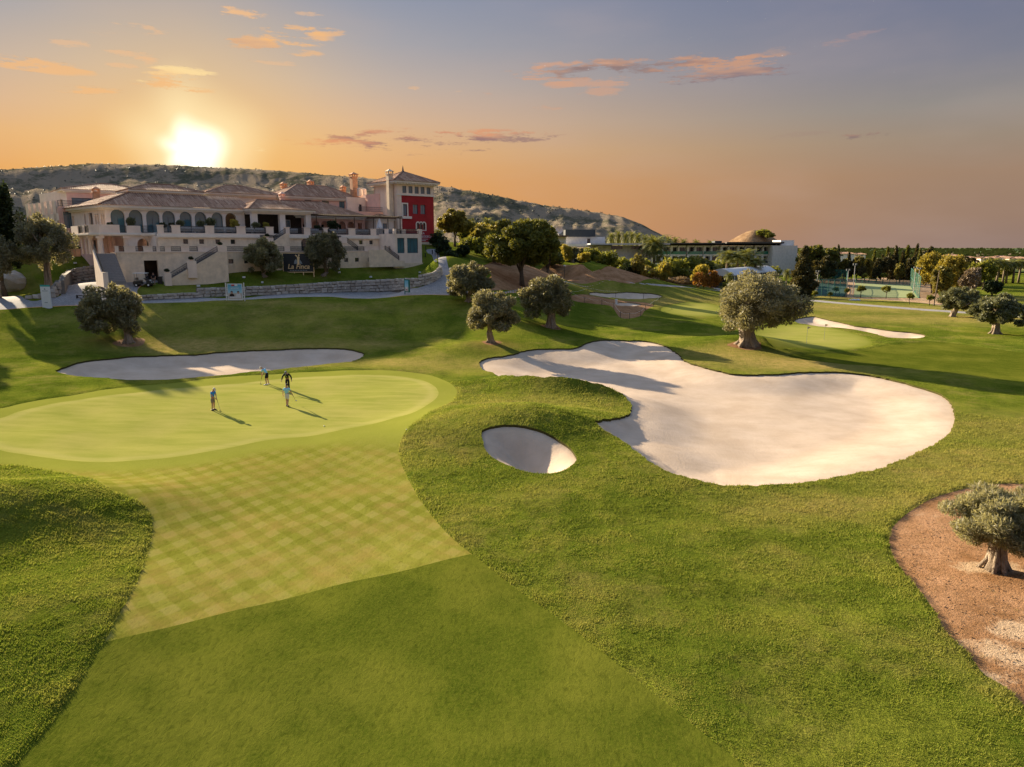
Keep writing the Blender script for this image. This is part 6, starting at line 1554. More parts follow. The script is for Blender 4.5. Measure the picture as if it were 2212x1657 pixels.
# ---------------------------------------------------------------- white hotel and the hall with the vaulted roof
mat_plain('hotel_white', (.84, .80, .74), .85, .08, .7, .12, 6, grime=.2)
mat_plain('hotel_stone', (.72, .68, .63), .9, .12, 1.5, .3, 3, grime=.2)
mat_plain('roof_dark', (.10, .085, .075), .8, .2, 1)
mat_plain('soffit_wood', (.21, .13, .08), .8, .2, 2)
mat_plain('roof_metal', (.62, .62, .62), .45, .06, .5, 0, metal=.1, spec=.5)
mat_plain('panel_dark', (.045, .055, .065), .6, .15, .6)
def world_at(px, d): return (px - 1106) / px_m(Vector((0, d, 8)))
def make_hotel():
    d = 250.0; R = empty('hotel', (0, d, 0)); tag(R, 'long white hotel block with green glass balconies under a dark overhanging roof', 'building')
    x0, x1 = world_at(1404, d), world_at(1667, d); F = [3.3, 6.3, 9.3, 12.4]
    MB().box(x0, x1, 3.2, 12, 0, 12.4).build('wall', MATS['hotel_white'], R)
    bays = [1413, 1448, 1484, 1519, 1556, 1592, 1630]
    for i, bp in enumerate(bays):
        a = world_at(bp, d); b = world_at(bp + 35, d)
        for lv in (0, 1, 2):
            z0, z1 = F[lv], F[lv + 1]
            m = MB(); m.box(a, a + .75, .2, 3.2, z0, z1); m.box(a, b - .2, .15, 3.2, z0 - .25, z0 + .2); m.box((a + b) / 2 - .3, (a + b) / 2 + .35, .25, 3.2, z0, z1); m.box(a + .75, b - .2, .4, 3.2, z1 - .55, z1)
            m.build('balcony', MATS['hotel_white'], R)
            window(R, a + .5, (a + b) / 2 - .3, 3.0, z0 + .14, z1 - .4, 'glass_dark', bars=1, fw=.09); window(R, (a + b) / 2 + .2, b - .3, 3.0, z0 + .14, z1 - .4, 'glass_dark', bars=1, fw=.09)
            if lv == 2: MB().box(a + .1, b - .25, .12, .17, z0 + .1, z0 + 1.15).build('balustrade', MATS['glass_green'], R)
            elif lv == 1: MB().box(a + .1, b - .25, .12, .16, z0 + .1, z0 + 1.0).build('balustrade', MATS['glass_dark'], R)
        MB().tube((a + .3, .2, 9.6), (a + 2.6, -1.2, 12.6), .09, n=5).build('strut', MATS['dark_metal'], R)
    m = MB(); xm = world_at(1561, d)
    m.add([(x0 - 2, -2.2, 13.35), (xm, -2.2, 13.35), (xm, 12, 12.75), (x0 - 2, 12, 12.75), (x0 - 2, -2.2, 12.95), (xm, -2.2, 12.95), (xm, 12, 12.42), (x0 - 2, 12, 12.42)], [(0, 1, 2, 3), (7, 6, 5, 4), (0, 4, 5, 1), (1, 5, 6, 2), (2, 6, 7, 3), (3, 7, 4, 0)])
    m.build('roof', MATS['roof_dark'], R)
    m = MB(); xe = world_at(1686, d)
    m.add([(xm + .4, -2.6, 13.6), (xe, -2.6, 13.6), (xe, 12, 12.9), (xm + .4, 12, 12.9), (xm + .4, -2.6, 13.1), (xe, -2.6, 13.1), (xe, 12, 12.45), (xm + .4, 12, 12.45)], [(0, 1, 2, 3), (7, 6, 5, 4), (0, 4, 5, 1), (1, 5, 6, 2), (2, 6, 7, 3), (3, 7, 4, 0)])
    m.build('roof', MATS['roof_dark'], R)
    MB().box(world_at(1546, d), world_at(1561, d), 2, 6, 12.5, 14.0).build('plant_box', MATS['panel_dark'], R)
    # blank end wall
    a, b = world_at(1668, d - 4), world_at(1721, d - 4)
    MB().box(a, b, -4, 10, 0, 12.4).build('end_wall', MATS['hotel_stone'], R); MB().box(world_at(1684, d), world_at(1713, d), 0, 8, 12.4, 14.2).build('plant_box', MATS['hotel_white'], R)
    # round-fronted building at the left end
    R = empty('hotel_wing', (0, 205, 0)); tag(R, 'low white building with curved stone wall and flat overhanging roof left of the hotel', 'building')
    d = 205.0; c = world_at(1352, d); pts = [(c + 8.5 * math.cos(t), 6 - 8.5 * math.sin(t) * .75) for t in np.linspace(math.pi + .1, 2 * math.pi + .3, 22)]
    pts = [(c - 8.5 * math.cos(t), 6 - 6.5 * math.sin(t)) for t in np.linspace(-.25, math.pi + .1, 22)]
    pts = pts + [(c + 8.5, 10), (c - 8.5, 10)]
    MB().prism(pts, 4, 12.3).build('wall', MATS['hotel_stone'], R)
    MB().prism([(c - 10.5, -3), (c + 11.5, -4.2), (c + 12, 12), (c - 10.5, 12)], 12.55, [12.9, 13.0, 12.95, 12.9]).build('roof', MATS['roof_metal'], R)
    for px in (1331, 1375): x = world_at(px, d); MB().box(x - 1.6, x + 1.6, -.6, 1.2, 11.4, 12.1).build('window', MATS['glass_dark'], R)
    x = world_at(1377, d); MB().box(x - .55, x + .55, .3, 2.5, 7.4, 10.1).build('door', MATS['glass_dark'], R)
    # canopy building
    R = empty('hotel_lobby', (0, 212, 0)); tag(R, 'white hotel lobby with thin canopy, tall windows and dark roof screen beside the pine', 'building')
    d = 212.0; a, b = world_at(1220, d), world_at(1312, d)
    wn = [(a + 2.2 + i * 2.6, a + 3.5 + i * 2.6, 6.9, 9.9, False) for i in range(4)]
    m = MB(); arch_wall(m, a, b, 4, 11.6, wn, 2.5, 3.0); m.box(a, b, 8, 9, 4, 11.6); m.build('wall', MATS['hotel_white'], R)
    for w_ in wn: window(R, w_[0], w_[1], 2.8, w_[2], w_[3], 'glass_dark', frame='white_paint', bars=1, fw=.16)
    MB().box(a - .6, b + 1.0, -2.4, 9, 12.05, 12.75).build('canopy', MATS['hotel_white'], R); MB().box(a - .4, b + .8, -2.3, 2.5, 11.95, 12.047).build('soffit', MATS['soffit_wood'], R)
    for i in range(6): x = a + .6 + i * 2.2; MB().tube((x, 2.4, 10.2), (x + .5, -1.8, 12.0), .1, n=5).build('strut', MATS['hotel_white'], R)
    MB().box(a + .6, b - .2, 5, 12, 12.75, 14.9).build('upper_wall', MATS['hotel_stone'], R); MB().box(a + .4, b - 3.2, 4.4, 12.5, 14.9, 17.0).build('roof_screen', MATS['panel_dark'], R)
    MB().box(a + 7.0, a + 7.9, 4.95, 5.05, 12.8, 14.4).build('door', MATS['glass_dark'], R)
    R = empty('hotel_pavilion', (0, 195, 0)); tag(R, 'small two-storey white pavilion with brown roof, half hidden by the big pine', 'building')
    d = 195.0; a, b = world_at(1183, d), world_at(1222, d)
    wn = [(a + 1.1, a + 2.1, 10.8, 13.6, False), (a + 3.6, a + 4.3, 10.8, 13.2, False)]
    m = MB(); arch_wall(m, a, b, 8, 14.6, wn, 0, .5); m.box(a, b, .5, 6, 8, 14.6); m.build('wall', MATS['hotel_white'], R)
    for w_ in wn: window(R, w_[0], w_[1], .3, w_[2], w_[3], 'glass_dark', frame='white_paint', bars=1, fw=.15)
    MB().box(a - .8, b + .6, -1.2, 7, 14.63, 15.0).build('roof', MATS['soffit_wood'], R); MB().box(a + .3, b - .8, -1.0, -.06, 8, 10.2).build('porch', MATS['hotel_white'], R)
    # dish and mast on its roof
    s = empty('satellite_dish', (world_at(1208, d), d + 3, 15.0)); tag(s, 'white satellite dish on the pavilion roof', 'dish')
    m = MB(); n = 14
    ring = lambda r, y: [(r * math.cos(2 * math.pi * i / n), y, 1.5 + r * math.sin(2 * math.pi * i / n)) for i in range(n)]
    vs = [(0, .35, 1.5)] + ring(.55, .22) + ring(1.05, -.15); fs = [(0, 1 + i, 1 + (i + 1) % n) for i in range(n)] + [(1 + i, 1 + n + i, 1 + n + (i + 1) % n, 1 + (i + 1) % n) for i in range(n)]
    m.add(vs, fs); m.build('reflector', MATS['white_paint'], s, smooth=True); MB().tube((0, .2, 0), (0, .3, 1.5), .09, n=6).build('mast', MATS['white_paint'], s); MB().tube((0, .3, 1.5), (0, -1.0, 1.5), .03, n=5).box(-.1, .1, -1.15, -1.0, 1.4, 1.6).build('feed_arm', MATS['grey_concrete'], s)
    # vaulted hall
    G1 = D(1533, 590, 184); G2 = D(1587, 590, 180); ax = Vector((23.0, 33.0, 0)).normalized(); L = 38.0
    R = empty('vaulted_hall', (0, 0, 0)); tag(R, 'glass-walled hall with long white vaulted roof in front of the hotel', 'building')
    z0, ze = 1.6, 5.0; n = 12; vs, fs = [], []
    for t in (-1.0, L):
        for i in range(n + 1):
            k = i / n; p = G1.lerp(G2, k * 1.06 - .03); q = p + ax * t
            vs.append((q.x, q.y, ze + 1.55 * math.sin(math.pi * k)))
    m = n + 1
    fs = [(i, i + 1, m + i + 1, m + i) for i in range(n)]
    mb = MB(); mb.add(vs, fs); mb.add([(x, y, z - .18) for x, y, z in vs], [f[::-1] for f in fs]); mb.add([vs[i] for i in range(m)] + [(vs[i][0], vs[i][1], ze - .25) for i in range(m)], [(i, m + i, m + i + 1, i + 1) for i in range(n)])
    mb.build('roof', MATS['roof_metal'], R, smooth=False)
    for i in range(10):
        for c_ in (G1, G2):
            q = c_ + ax * (i * L / 9.3); MB().tube((q.x, q.y, z0), (q.x, q.y, ze), .12, n=6).build('post', MATS['white_paint'], R)
    for c_, k in ((G1, .04), (G2, .96)):
        pass
    a = G2 + ax * .3; b = G2 + ax * (L - .6); o_ = (G1 - G2).normalized() * .3
    MB().add([(a.x + o_.x, a.y + o_.y, z0), (b.x + o_.x, b.y + o_.y, z0), (b.x + o_.x, b.y + o_.y, ze - .3), (a.x + o_.x, a.y + o_.y, ze - .3)], [(0, 1, 2, 3)]).build('glass_wall', MATS['glass_dark'], R)
    a = G1 + ax * .5; b = G2 + ax * .5
    MB().add([(a.x, a.y, z0), (b.x, b.y, z0), (b.x, b.y, ze - .3), (a.x, a.y, ze - .3)], [(0, 1, 2, 3)]).build('glass_wall', MATS['glass_dark'], R)
    MB().prism([((G1 - ax * 2).x - 1, (G1 - ax * 2).y), ((G2 - ax * 2).x + 1, (G2 - ax * 2).y), ((G2 + ax * L).x + 1, (G2 + ax * L).y), ((G1 + ax * L).x, (G1 + ax * L).y)], .2, z0).build('plinth', MATS['hotel_stone'], R)
    w0 = D(1478, 590, 186); w1 = D(1535, 590, 186)
    MB().box(w0.x, w1.x, 187, 187.4, 1.2, 6.2).build('boundary_wall', MATS['soffit_wood'], R)
make_hotel()
# ---------------------------------------------------------------- stone walls
mat_plain('wall_core', (.20, .175, .145), .95, .2, 2)
def stone_material():
    t = NT('field_stone'); p = t.pos(); r = t.objrand()
    c = t.mix(r, (.36, .31, .255), (.60, .545, .47)); c = t.mix(t.mapr(t.noise(p, 6, 5, .7), .4, .7, 0, .5), c, (.27, .235, .19)); c = t.mix(t.mapr(t.noise(p, .35, 3), .55, .75, 0, .4), c, (.30, .24, .19))
    MATS['field_stone'] = t.done(t.bsdf(c, .92, t.bump(t.noise(p, 11, 4, .7), .6, .03), spec=.1))
stone_material()
STONES = []
for k in range(7):
    rnd = random.Random(500 + k); v = []
    def J(a): return a + rnd.uniform(-.09, .09)
    # blocky stone with a pillowed face, unit size, facing -y
    v = [(J(-.5), 0, J(-.5)), (J(.5), 0, J(-.5)), (J(.5), 0, J(.5)), (J(-.5), 0, J(.5))]
    f_ = [(x * .72, -.5 - rnd.uniform(0, .35), z * .72) for x, y, z in v]; b_ = [(x, .6, z) for x, y, z in v]
    STONES.append(MB().add(v + f_ + b_, [(4, 5, 6, 7), (0, 1, 5, 4), (1, 2, 6, 5), (2, 3, 7, 6), (3, 0, 4, 7), (1, 0, 8, 9), (2, 1, 9, 10), (3, 2, 10, 11), (0, 3, 11, 8)]).mesh('stone', MATS['field_stone']))
def stone_wall(line, label, sw=.78, sh=.42, thick=.5, name='stone_wall', limit=300, seed=1):
    """line: (px, base_py, top_py); built on the ground from irregular stones"""
    rnd = random.Random(seed); pts = []
    for px, b, t in line:
        p = hit(px, b); pts.append((p, max((b - t) / px_m(p), .3)))
    R = empty(name, pts[0][0]); tag(R, label, 'wall'); o0 = pts[0][0]
    core = MB(); stones = []
    for (p, hp), (q, hq) in zip(pts[:-1], pts[1:]):
        dv = Vector((q.x - p.x, q.y - p.y, 0)); L = dv.length
        if L < .05: continue
        dv /= L; nv = Vector((dv.y, -dv.x, 0))       # towards the viewer when the line runs left to right
        if nv.y > 0: nv = -nv
        a0, b0 = p - o0, q - o0; bk = -nv * thick; fr = nv * -.10
        core.add([a0 + fr + Vector((0, 0, -.6)), b0 + fr + Vector((0, 0, -.6)), b0 + bk + Vector((0, 0, -.6)), a0 + bk + Vector((0, 0, -.6)), a0 + fr + Vector((0, 0, hp)), b0 + fr + Vector((0, 0, hq)), b0 + bk + Vector((0, 0, hq)), a0 + bk + Vector((0, 0, hp))],
                 [(3, 2, 1, 0), (4, 5, 6, 7), (0, 1, 5, 4), (1, 2, 6, 5), (2, 3, 7, 6), (3, 0, 4, 7)])
        n = max(1, round(L / sw))
        rows = max(1, round((hp + hq) / 2 / sh))
        for r in range(rows):
            x = rnd.uniform(-.3, 0) * sw
            while x < L:
                w = sw * rnd.uniform(.6, 1.4); xc = min(max(x + w / 2, .2), L - .1); t = xc / L; hh = (hp + (hq - hp) * t) / rows
                c = a0.lerp(b0, t) + Vector((0, 0, hh * (r + .5) + rnd.uniform(-.04, .04))); stones.append((c, w, hh * rnd.uniform(.88, 1.08), math.atan2(dv.y, dv.x), rnd.randrange(7), rnd.uniform(-.06, .06), rnd.choice((1, -1))))
                x += w
    core.build('core', MATS['wall_core'], R)
    for c, w, hh, a, k, tilt, fl in stones[:limit]:
        s = bpy.data.objects.new('stone', STONES[k]); link(s, R); s.location = c; s.rotation_euler = (0, tilt, a); s.scale = (w * .97, .16, hh * .95)
    return R
stone_wall([(306, 649, 638), (370, 646, 634), (428, 643.5, 632)], 'low stretch of rough stone wall along the path left of the poster', .62, .34, seed=2)
stone_wall([(430, 643, 622), (500, 640.5, 620.5), (577, 638, 618), (660, 634.5, 613), (747, 631, 607.5), (800, 630, 605), (842, 629, 603), (880, 625, 601.5), (903, 620, 600.5)], 'long rough stone retaining wall between the path and the clubhouse lawn', .86, .44, seed=3)
stone_wall([(905, 620, 594), (925, 614, 591), (938, 608.5, 588.5), (948, 602, 582), (954, 595, 576)], 'tall curved end of the stone wall by the tower path', .62, .40, seed=4)
stone_wall([(56, 647, 640), (90, 646.5, 634), (118, 643, 622), (132, 636, 606), (137, 624, 594), (150, 613, 585), (175, 607, 578), (205, 603.5, 573), (232, 601, 570)], 'curving stone retaining wall left of the yard stairs', .72, .44, seed=5)
def lawn_left():
    """raised lawn held up by the curving wall"""
    pass

# ---------------------------------------------------------------- rock outcrop at the left edge
def rock(px, py, w, h, label, seed):
    p = hit(px, py); k = px_m(p); rnd = random.Random(seed); m = MB(); m.sphere((0, 0, 0), w / k / 2, w / k / 2, h / k * .75, 12, 8)
    m.v = [(x * (1 + .22 * mnoise.noise(Vector((x, y, z)) * 1.1 + Vector((seed, 0, 0)))), y * (1 + .2 * mnoise.noise(Vector((y, z, x)) * 1.2)), z * (1 + .2 * mnoise.noise(Vector((z, x, y)) * 1.3))) for x, y, z in m.v]
    o = m.build('rock', MATS['field_stone'], None, loc=p); tag(o, label, 'rock'); return o
rock(20, 612, 66, 36, 'rounded boulder pile at the left edge above the path', 3)
rock(2136, 1056, 16, 4, 'pale flat stone on the grass behind the near olive', 5)

# ---------------------------------------------------------------- signs
mat_plain('sign_white', (.76, .78, .77), .5, .04, 1, 0, spec=.4)
mat_plain('sign_teal', (.05, .40, .36), .5, .08, 2, 0); mat_plain('sign_dark', (.032, .036, .040), .5, .15, 2, 0); mat_plain('sign_gold', (.95, .68, .36), .5, .05, 4, 0)
mat_plain('post_white', (.72, .70, .66), .6, .05, 3, 0); mat_plain('sign_red', (.62, .05, .05), .5, .05, 2, 0); mat_plain('green_metal', (.02, .16, .13), .5, .1, 3, 0)
mat_plain('mark_grey', (.30, .34, .36), .6, .05, 2, 0); mat_plain('skin_a', (.50, .29, .20), .6, .06, 8, 0); mat_plain('hair_dark', (.03, .02, .015), .6, .2, 9, 0); mat_plain('cloth_white', (.74, .72, .70), .9, .08, 6, 0)
def poster_picture():
    t = NT('poster_picture'); p = t.n('ShaderNodeTexCoord').outputs['Object']; s = t.n('ShaderNodeSeparateXYZ'); t.put(s.inputs[0], p)
    sky = t.mix(t.mapr(t.math('ADD', s.outputs[2], t.math('MULTIPLY', t.noise(p, 3, 3), .25)), 1.1, 2.6), (.45, .72, .82), (.03, .36, .55)); c = t.mix(t.mapr(s.outputs[2], 1.0, 1.15), (.55, .50, .44), sky)
    MATS['poster_picture'] = t.done(t.bsdf(c, .45, spec=.4))
poster_picture()
def sign_board(px, base_py, top_py, w_px):
    p = hit(px, base_py); k = px_m(p); h = (base_py - top_py) / k; w = w_px / k
    return p, w, h
def make_signs():
    # poster between two white posts
    p, w, h = sign_board(509.5, 650.5, 612, 34)
    R = empty('poster_board', p, .06); tag(R, 'blue poster of a dining couple between two white posts by the path', 'sign')
    for s in (-1, 1): MB().box(s * w * .56 - .06, s * w * .56 + .06, -.06, .06, -.3, h).box(s * w * .56 - .07, s * w * .56 + .07, -.07, .07, h, h + .05).build('post', MATS['post_white'], R)
    MB().box(-w * .53, w * .53, -.02, .02, h * .62, h * .65).box(-w * .53, w * .53, -.02, .02, h * .28, h * .31).build('crossbar', MATS['post_white'], R)
    MB().box(-w * .47, w * .47, -.08, -.03, .12, h * .97).build('panel', MATS['sign_white'], R)
    MB().box(-w * .43, w * .43, -.095, -.083, .32, h * .93).build('picture', MATS['poster_picture'], R)
    MB().box(-w * .20, -w * .01, -.105, -.098, h * .84, h * .93).build('emblem', MATS['sign_red'], R); MB().box(w * .01, w * .18, -.105, -.098, h * .84, h * .93).build('emblem', MATS['sign_white'], R)
    [MB().box(x, x + .09, -.104, -.098, h * .70 + .02 * (i % 3), h * .70 + .09 + .03 * (i % 2)).build('script_stroke', MATS['sign_white'], R) for i, x in enumerate(np.arange(-.5, .45, .13))]
    for s, cl in ((-1, 'hair_dark'), (1, 'cloth_white')):
        x = s * w * .2; m = MB(); m.wall_poly([(x - .34, .42), (x + .34, .42), (x + .30, .85), (x + .13, 1.02), (x - .13, 1.02), (x - .30, .85)], -.106, -.098); m.build('figure', MATS[cl], R)
        m = MB(); m.wall_poly([(x + .15 * math.cos(a), 1.16 + .18 * math.sin(a)) for a in np.linspace(0, 2 * math.pi, 12, endpoint=False)], -.108, -.1); m.build('figure_head', MATS['skin_a'], R)
        m = MB(); m.wall_poly([(x - .17, 1.12), (x - .13, 1.3), (x, 1.38), (x + .13, 1.3), (x + .17, 1.12), (x + .12, 1.24), (x - .12, 1.24)][::-1], -.111, -.1085); m.build('figure_hair', MATS['hair_dark'], R)
    MB().box(-w * .36, w * .36, -.107, -.099, .42, .62).build('table_cloth', MATS['cloth_white'], R)
    # green framed map sign, turned away
    p, w, h = sign_board(880, 637, 602, 13)
    R = empty('map_sign', p, -.95); tag(R, 'green-framed map sign on a post in front of the stone wall', 'sign')
    w = 1.35
    MB().tube((-w * .55, 0, -.3), (-w * .55, 0, h), .07, n=8).build('post', MATS['green_metal'], R); MB().box(-w * .5, w * .5, -.09, .09, h * .16, h * .95).build('frame', MATS['green_metal'], R)
    MB().box(-w * .40, w * .40, -.105, -.093, h * .22, h * .89).build('map', MATS['poster_picture'], R); MB().box(-w * .2, w * .25, -.112, -.107, h * .35, h * .5).build('map_mark', MATS['cloth_white'], R); MB().box(-w * .1, w * .1, -.112, -.107, h * .3, h * .36).build('map_mark', MATS['sign_red'], R)
    # tall white totem on the left lawn
    p = D(99, 636, 88); p.z = hz(p.x, p.y); k = px_m(p)
    R = empty('totem_sign', p, -.12); tag(R, 'tall white panel sign with teal top on the left lawn', 'sign'); w, h = 21 / k, 50 / k
    MB().box(-w / 2, w / 2, -.08, .08, .05, h * .93).build('panel', MATS['sign_white'], R); MB().box(-w / 2, w / 2, -.083, .083, h * .93, h).build('top_band', MATS['sign_teal'], R); MB().box(-w * .4, w * .4, -.2, .2, -.3, .05).build('base', MATS['grey_concrete'], R)
    m = MB(); m.add([(-.12, -.09, h * .80), (.12, -.09, h * .80), (.02, -.09, h * .87), (-.02, -.09, h * .87)], [(0, 1, 2, 3)]); m.build('emblem', MATS['mark_grey'], R)
    MB().box(-.38, .38, -.095, -.085, h * .735, h * .76).build('caption_line', MATS['mark_grey'], R); MB().box(-.22, .2, -.095, -.085, h * .24, h * .265).build('caption_line', MATS['mark_grey'], R)
    # dark sign with gilt frame on the lawn
    p = hit(646, 593); k = px_m(p); w, h = 63 / k, 39 / k
    zb = .42
    R = empty('club_sign', p, .10); tag(R, 'dark sign with gold frame, gold script and figure emblem on the clubhouse lawn', 'sign')
    MB().box(-w / 2, w / 2, -.05, .05, zb, zb + h).build('panel', MATS['sign_dark'], R)
    f = .10
    MB().box(-w / 2 - f, w / 2 + f, -.08, .08, zb + h, zb + h + f).box(-w / 2 - f, w / 2 + f, -.08, .08, zb - f, zb).box(-w / 2 - f, -w / 2, -.08, .08, zb, zb + h).box(w / 2, w / 2 + f, -.08, .08, zb, zb + h).build('frame', MATS['sign_gold'], R)
    for x in (-w / 2, -w * .15, w * .15, w / 2): MB().box(x - .06, x + .06, -.05, .05, -.4, zb - f).build('leg', MATS['sign_gold'], R)
    text_mesh('lettering', 'La Finca', 1.05, MATS['sign_gold'], R, (.0, -.06, zb + h * .17), (math.pi / 2, 0, 0), .02, 'CENTER', .22, 1.0, .012)
    for i in range(11): MB().box(-1.35 + i * .25, -1.22 + i * .25, -.07, -.052, zb + h * .055, zb + h * .105).build('small_mark', MATS['mark_grey'], R)
    # emblem: a golfer at the top of the swing, standing before two pale hills
    y = -.062; em = lambda pts, nm, mt, yy=y: MB().wall_poly([(x * h, zb + z * h) for x, z in pts], yy - .012, yy).build(nm, MATS[mt], R)
    em([(-.24, .44), (-.02, .44), (-.05, .60), (-.12, .70), (-.20, .60)], 'emblem_hill', 'mark_grey'); em([(.02, .44), (.22, .44), (.15, .58), (.06, .70)], 'emblem_hill', 'mark_grey')
    em([(-.06, .42), (.06, .42), (.05, .60), (.09, .78), (.05, .84), (-.06, .80), (-.05, .62)], 'emblem_figure', 'sign_gold', y - .015)
    em([(-.16, .90), (-.12, .94), (-.02, .84), (-.04, .79)], 'emblem_figure', 'sign_gold', y - .015); em([(.04, .80), (.10, .92), (.05, .97), (.0, .92), (.02, .86)], 'emblem_figure', 'sign_gold', y - .015)
make_signs()

# ---------------------------------------------------------------- lawn floodlights, lamps, poles
FL0 = None
for i, (px, py, lb) in enumerate(((429, 622, 'small white lawn light on the step of the stone wall'), (527, 603, 'small white lawn light below the left bushy olive'), (567, 614, 'small white lawn light near the wall right of the poster'), (731, 585, 'small white lawn light beside the right bushy olive'), (733, 592, 'lower of the two small lights by the right bushy olive'),
        (801, 602, 'small white lawn light above the stone wall, middle'), (868, 575, 'small white lawn light below the glazed corner room'), (907, 592, 'small white lawn light on the corner of the stone wall'), (941, 568, 'small lamp on the wall end by the tower path'), (163, 572, 'small white lawn light on the left lawn under the olive'), (973, 585, 'small light on the outer edge of the tower path'))):
    p = hit(px, py); p.z = hz(p.x, p.y)
    if FL0 is None:
        FL0 = empty('lawn_light', p); MB().tube((0, 0, -.1), (0, 0, .18), .04, n=6).build('stem', MATS['dark_metal'], FL0); MB().box(-.19, .19, -.12, .12, .18, .42).build('housing', MATS['white_paint'], FL0); o = FL0
    else: o = copy_tree(FL0)
    o.location = p; o.rotation_euler = (0, 0, i * .8); tag(o, lb, 'light', 'small lawn lights round the clubhouse')
LP = None
for i, (px, base, top, d, lb) in enumerate(((1219, 612, 574, 150, 'thin lamp post on the brown slope right of the pine'), (1308, 600, 568, 165, 'thin lamp post among the shrubs before the hotel'), (1398, 614, 585, 172, 'thin lamp post at the top of the far fairway'), (1512, 625, 598, 168, 'thin lamp post beside the orange bushes'))):
    p = D(px, base, d); p.z = hz(p.x, p.y); h = D(px, top, d).z - p.z
    if LP is None:
        LP = empty('lamp_post', p); MB().tube((0, 0, -.2), (0, 0, 4.0), .06, .045, 8).build('pole', MATS['dark_metal'], LP); MB().tube((0, 0, 4.0), (0, 0, 4.12), .22, .3, 10).sphere((0, 0, 4.22), .26, .26, .16).build('lamp_head', MATS['white_paint'], LP); o = LP
    else: o = copy_tree(LP)
    o.location = p; o.scale = (1, 1, h / 4.2); tag(o, lb, 'lamp', 'thin lamp posts')
BL = None
for i, (px, py, lb) in enumerate(((919, 556, 'low bollard light at the foot of the glazed room'), (934, 549, 'low bollard light along the tower path, lower'), (920, 541, 'low bollard light along the tower path, upper'), (945, 560, 'low bollard light on the outer bend of the tower path'))):
    p = hit(px, py)
    if BL is None: BL = empty('bollard_light', p); MB().tube((0, 0, -.1), (0, 0, .62), .08, n=8).build('post', MATS['dark_metal'], BL); MB().tube((0, 0, .62), (0, 0, .75), .11, n=8).build('cap', MATS['dark_metal'], BL); o = BL
    else: o = copy_tree(BL)
    o.location = p; tag(o, lb, 'light', 'bollard lights by the tower path')

# ---------------------------------------------------------------- soil rings under olives
def soil_ring(px, py, r, label):
    p = hit(px, py); vs = [(p.x, p.y, p.z + .03)]; n = 24; rings = (.5, 1.0)
    for q in rings:
        for i in range(n):
            a = 2 * math.pi * i / n; x = p.x + r * q * math.cos(a) * (1 + .12 * math.sin(a * 3 + px)); y = p.y + r * q * math.sin(a); vs.append((x, y, hz(x, y) + (.09 if q < 1 else .06)))
    fs = [(0, 1 + i, 1 + (i + 1) % n) for i in range(n)] + [(1 + i, 1 + n + i, 1 + n + (i + 1) % n) for i in range(n)] + [(1 + i, 1 + n + (i + 1) % n, 1 + (i + 1) % n) for i in range(n)]
    o = bpy.data.objects.new('bare_soil', np_mesh('bare_soil', np.array(vs), np.array(fs), MATS['soil'], smooth=True)); link(o); tag(o, label, kind='structure')
soil_ring(280, 741, 1.9, 'ring of bare soil round the lone olive on the bank'); soil_ring(1062, 741, 1.3, 'bare soil round the lowest bank olive'); soil_ring(1192, 708, 1.5, 'bare soil round the gnarled bank olive'); soil_ring(1614, 746, 2.3, 'bare soil round the largest olive')

# ---------------------------------------------------------------- roped-off patch and small course furniture
def rope_fence():
    R = empty('rope_fence', (0, 0, 0)); tag(R, 'low rope fence on dark stakes round the brown repair patch', 'fence')
    ring = [(1233, 643), (1262, 655), (1300, 660), (1326, 668), (1340, 687), (1360, 690), (1384, 684), (1394, 672), (1412, 662), (1424, 652), (1390, 646), (1330, 640), (1270, 633)]; P = []
    for px, py in ring:
        p = hit(px, py); P.append(p); MB().tube(p - Vector((0, 0, .2)), p + Vector((0, 0, 1.0)), .035, n=5).build('stake', MATS['dark_metal'], R)
    for a, b in zip(P, P[1:] + P[:1]):
        m = (a + b) / 2; MB().path([a + Vector((0, 0, .9)), m + Vector((0, 0, .72)), b + Vector((0, 0, .9))], [.012] * 3, 4).build('rope', MATS['post_white'], R)
rope_fence()
p = hit(1349, 670); o = MB().tube((0, 0, 0), (0, 0, .75), .2, .22, 10).tube((0, 0, .75), (0, 0, .82), .25, n=10).build('tee_marker', MATS['white_paint'], None, loc=hit(1331, 657)); tag(o, 'small white bin beside the tiny sand strip', 'bin')
for px, py, lb in ((1742, 742, 'thin flagstick on the green right of the largest olive'), (1780, 735, 'second flagstick behind the largest olive')):
    p = hit(px, py); R = empty('flagstick', p); tag(R, lb, 'flag'); MB().tube((0, 0, -.1), (0, 0, 2.2), .018, n=5).build('pole', MATS['post_white'], R); MB().add([(0, .0, 2.2), (.45, .02, 2.05), (0, 0, 1.85), (0, .01, 2.2), (.45, .03, 2.05), (0, .01, 1.85)], [(0, 1, 2), (5, 4, 3)]).build('flag', MATS['sign_gold'], R)

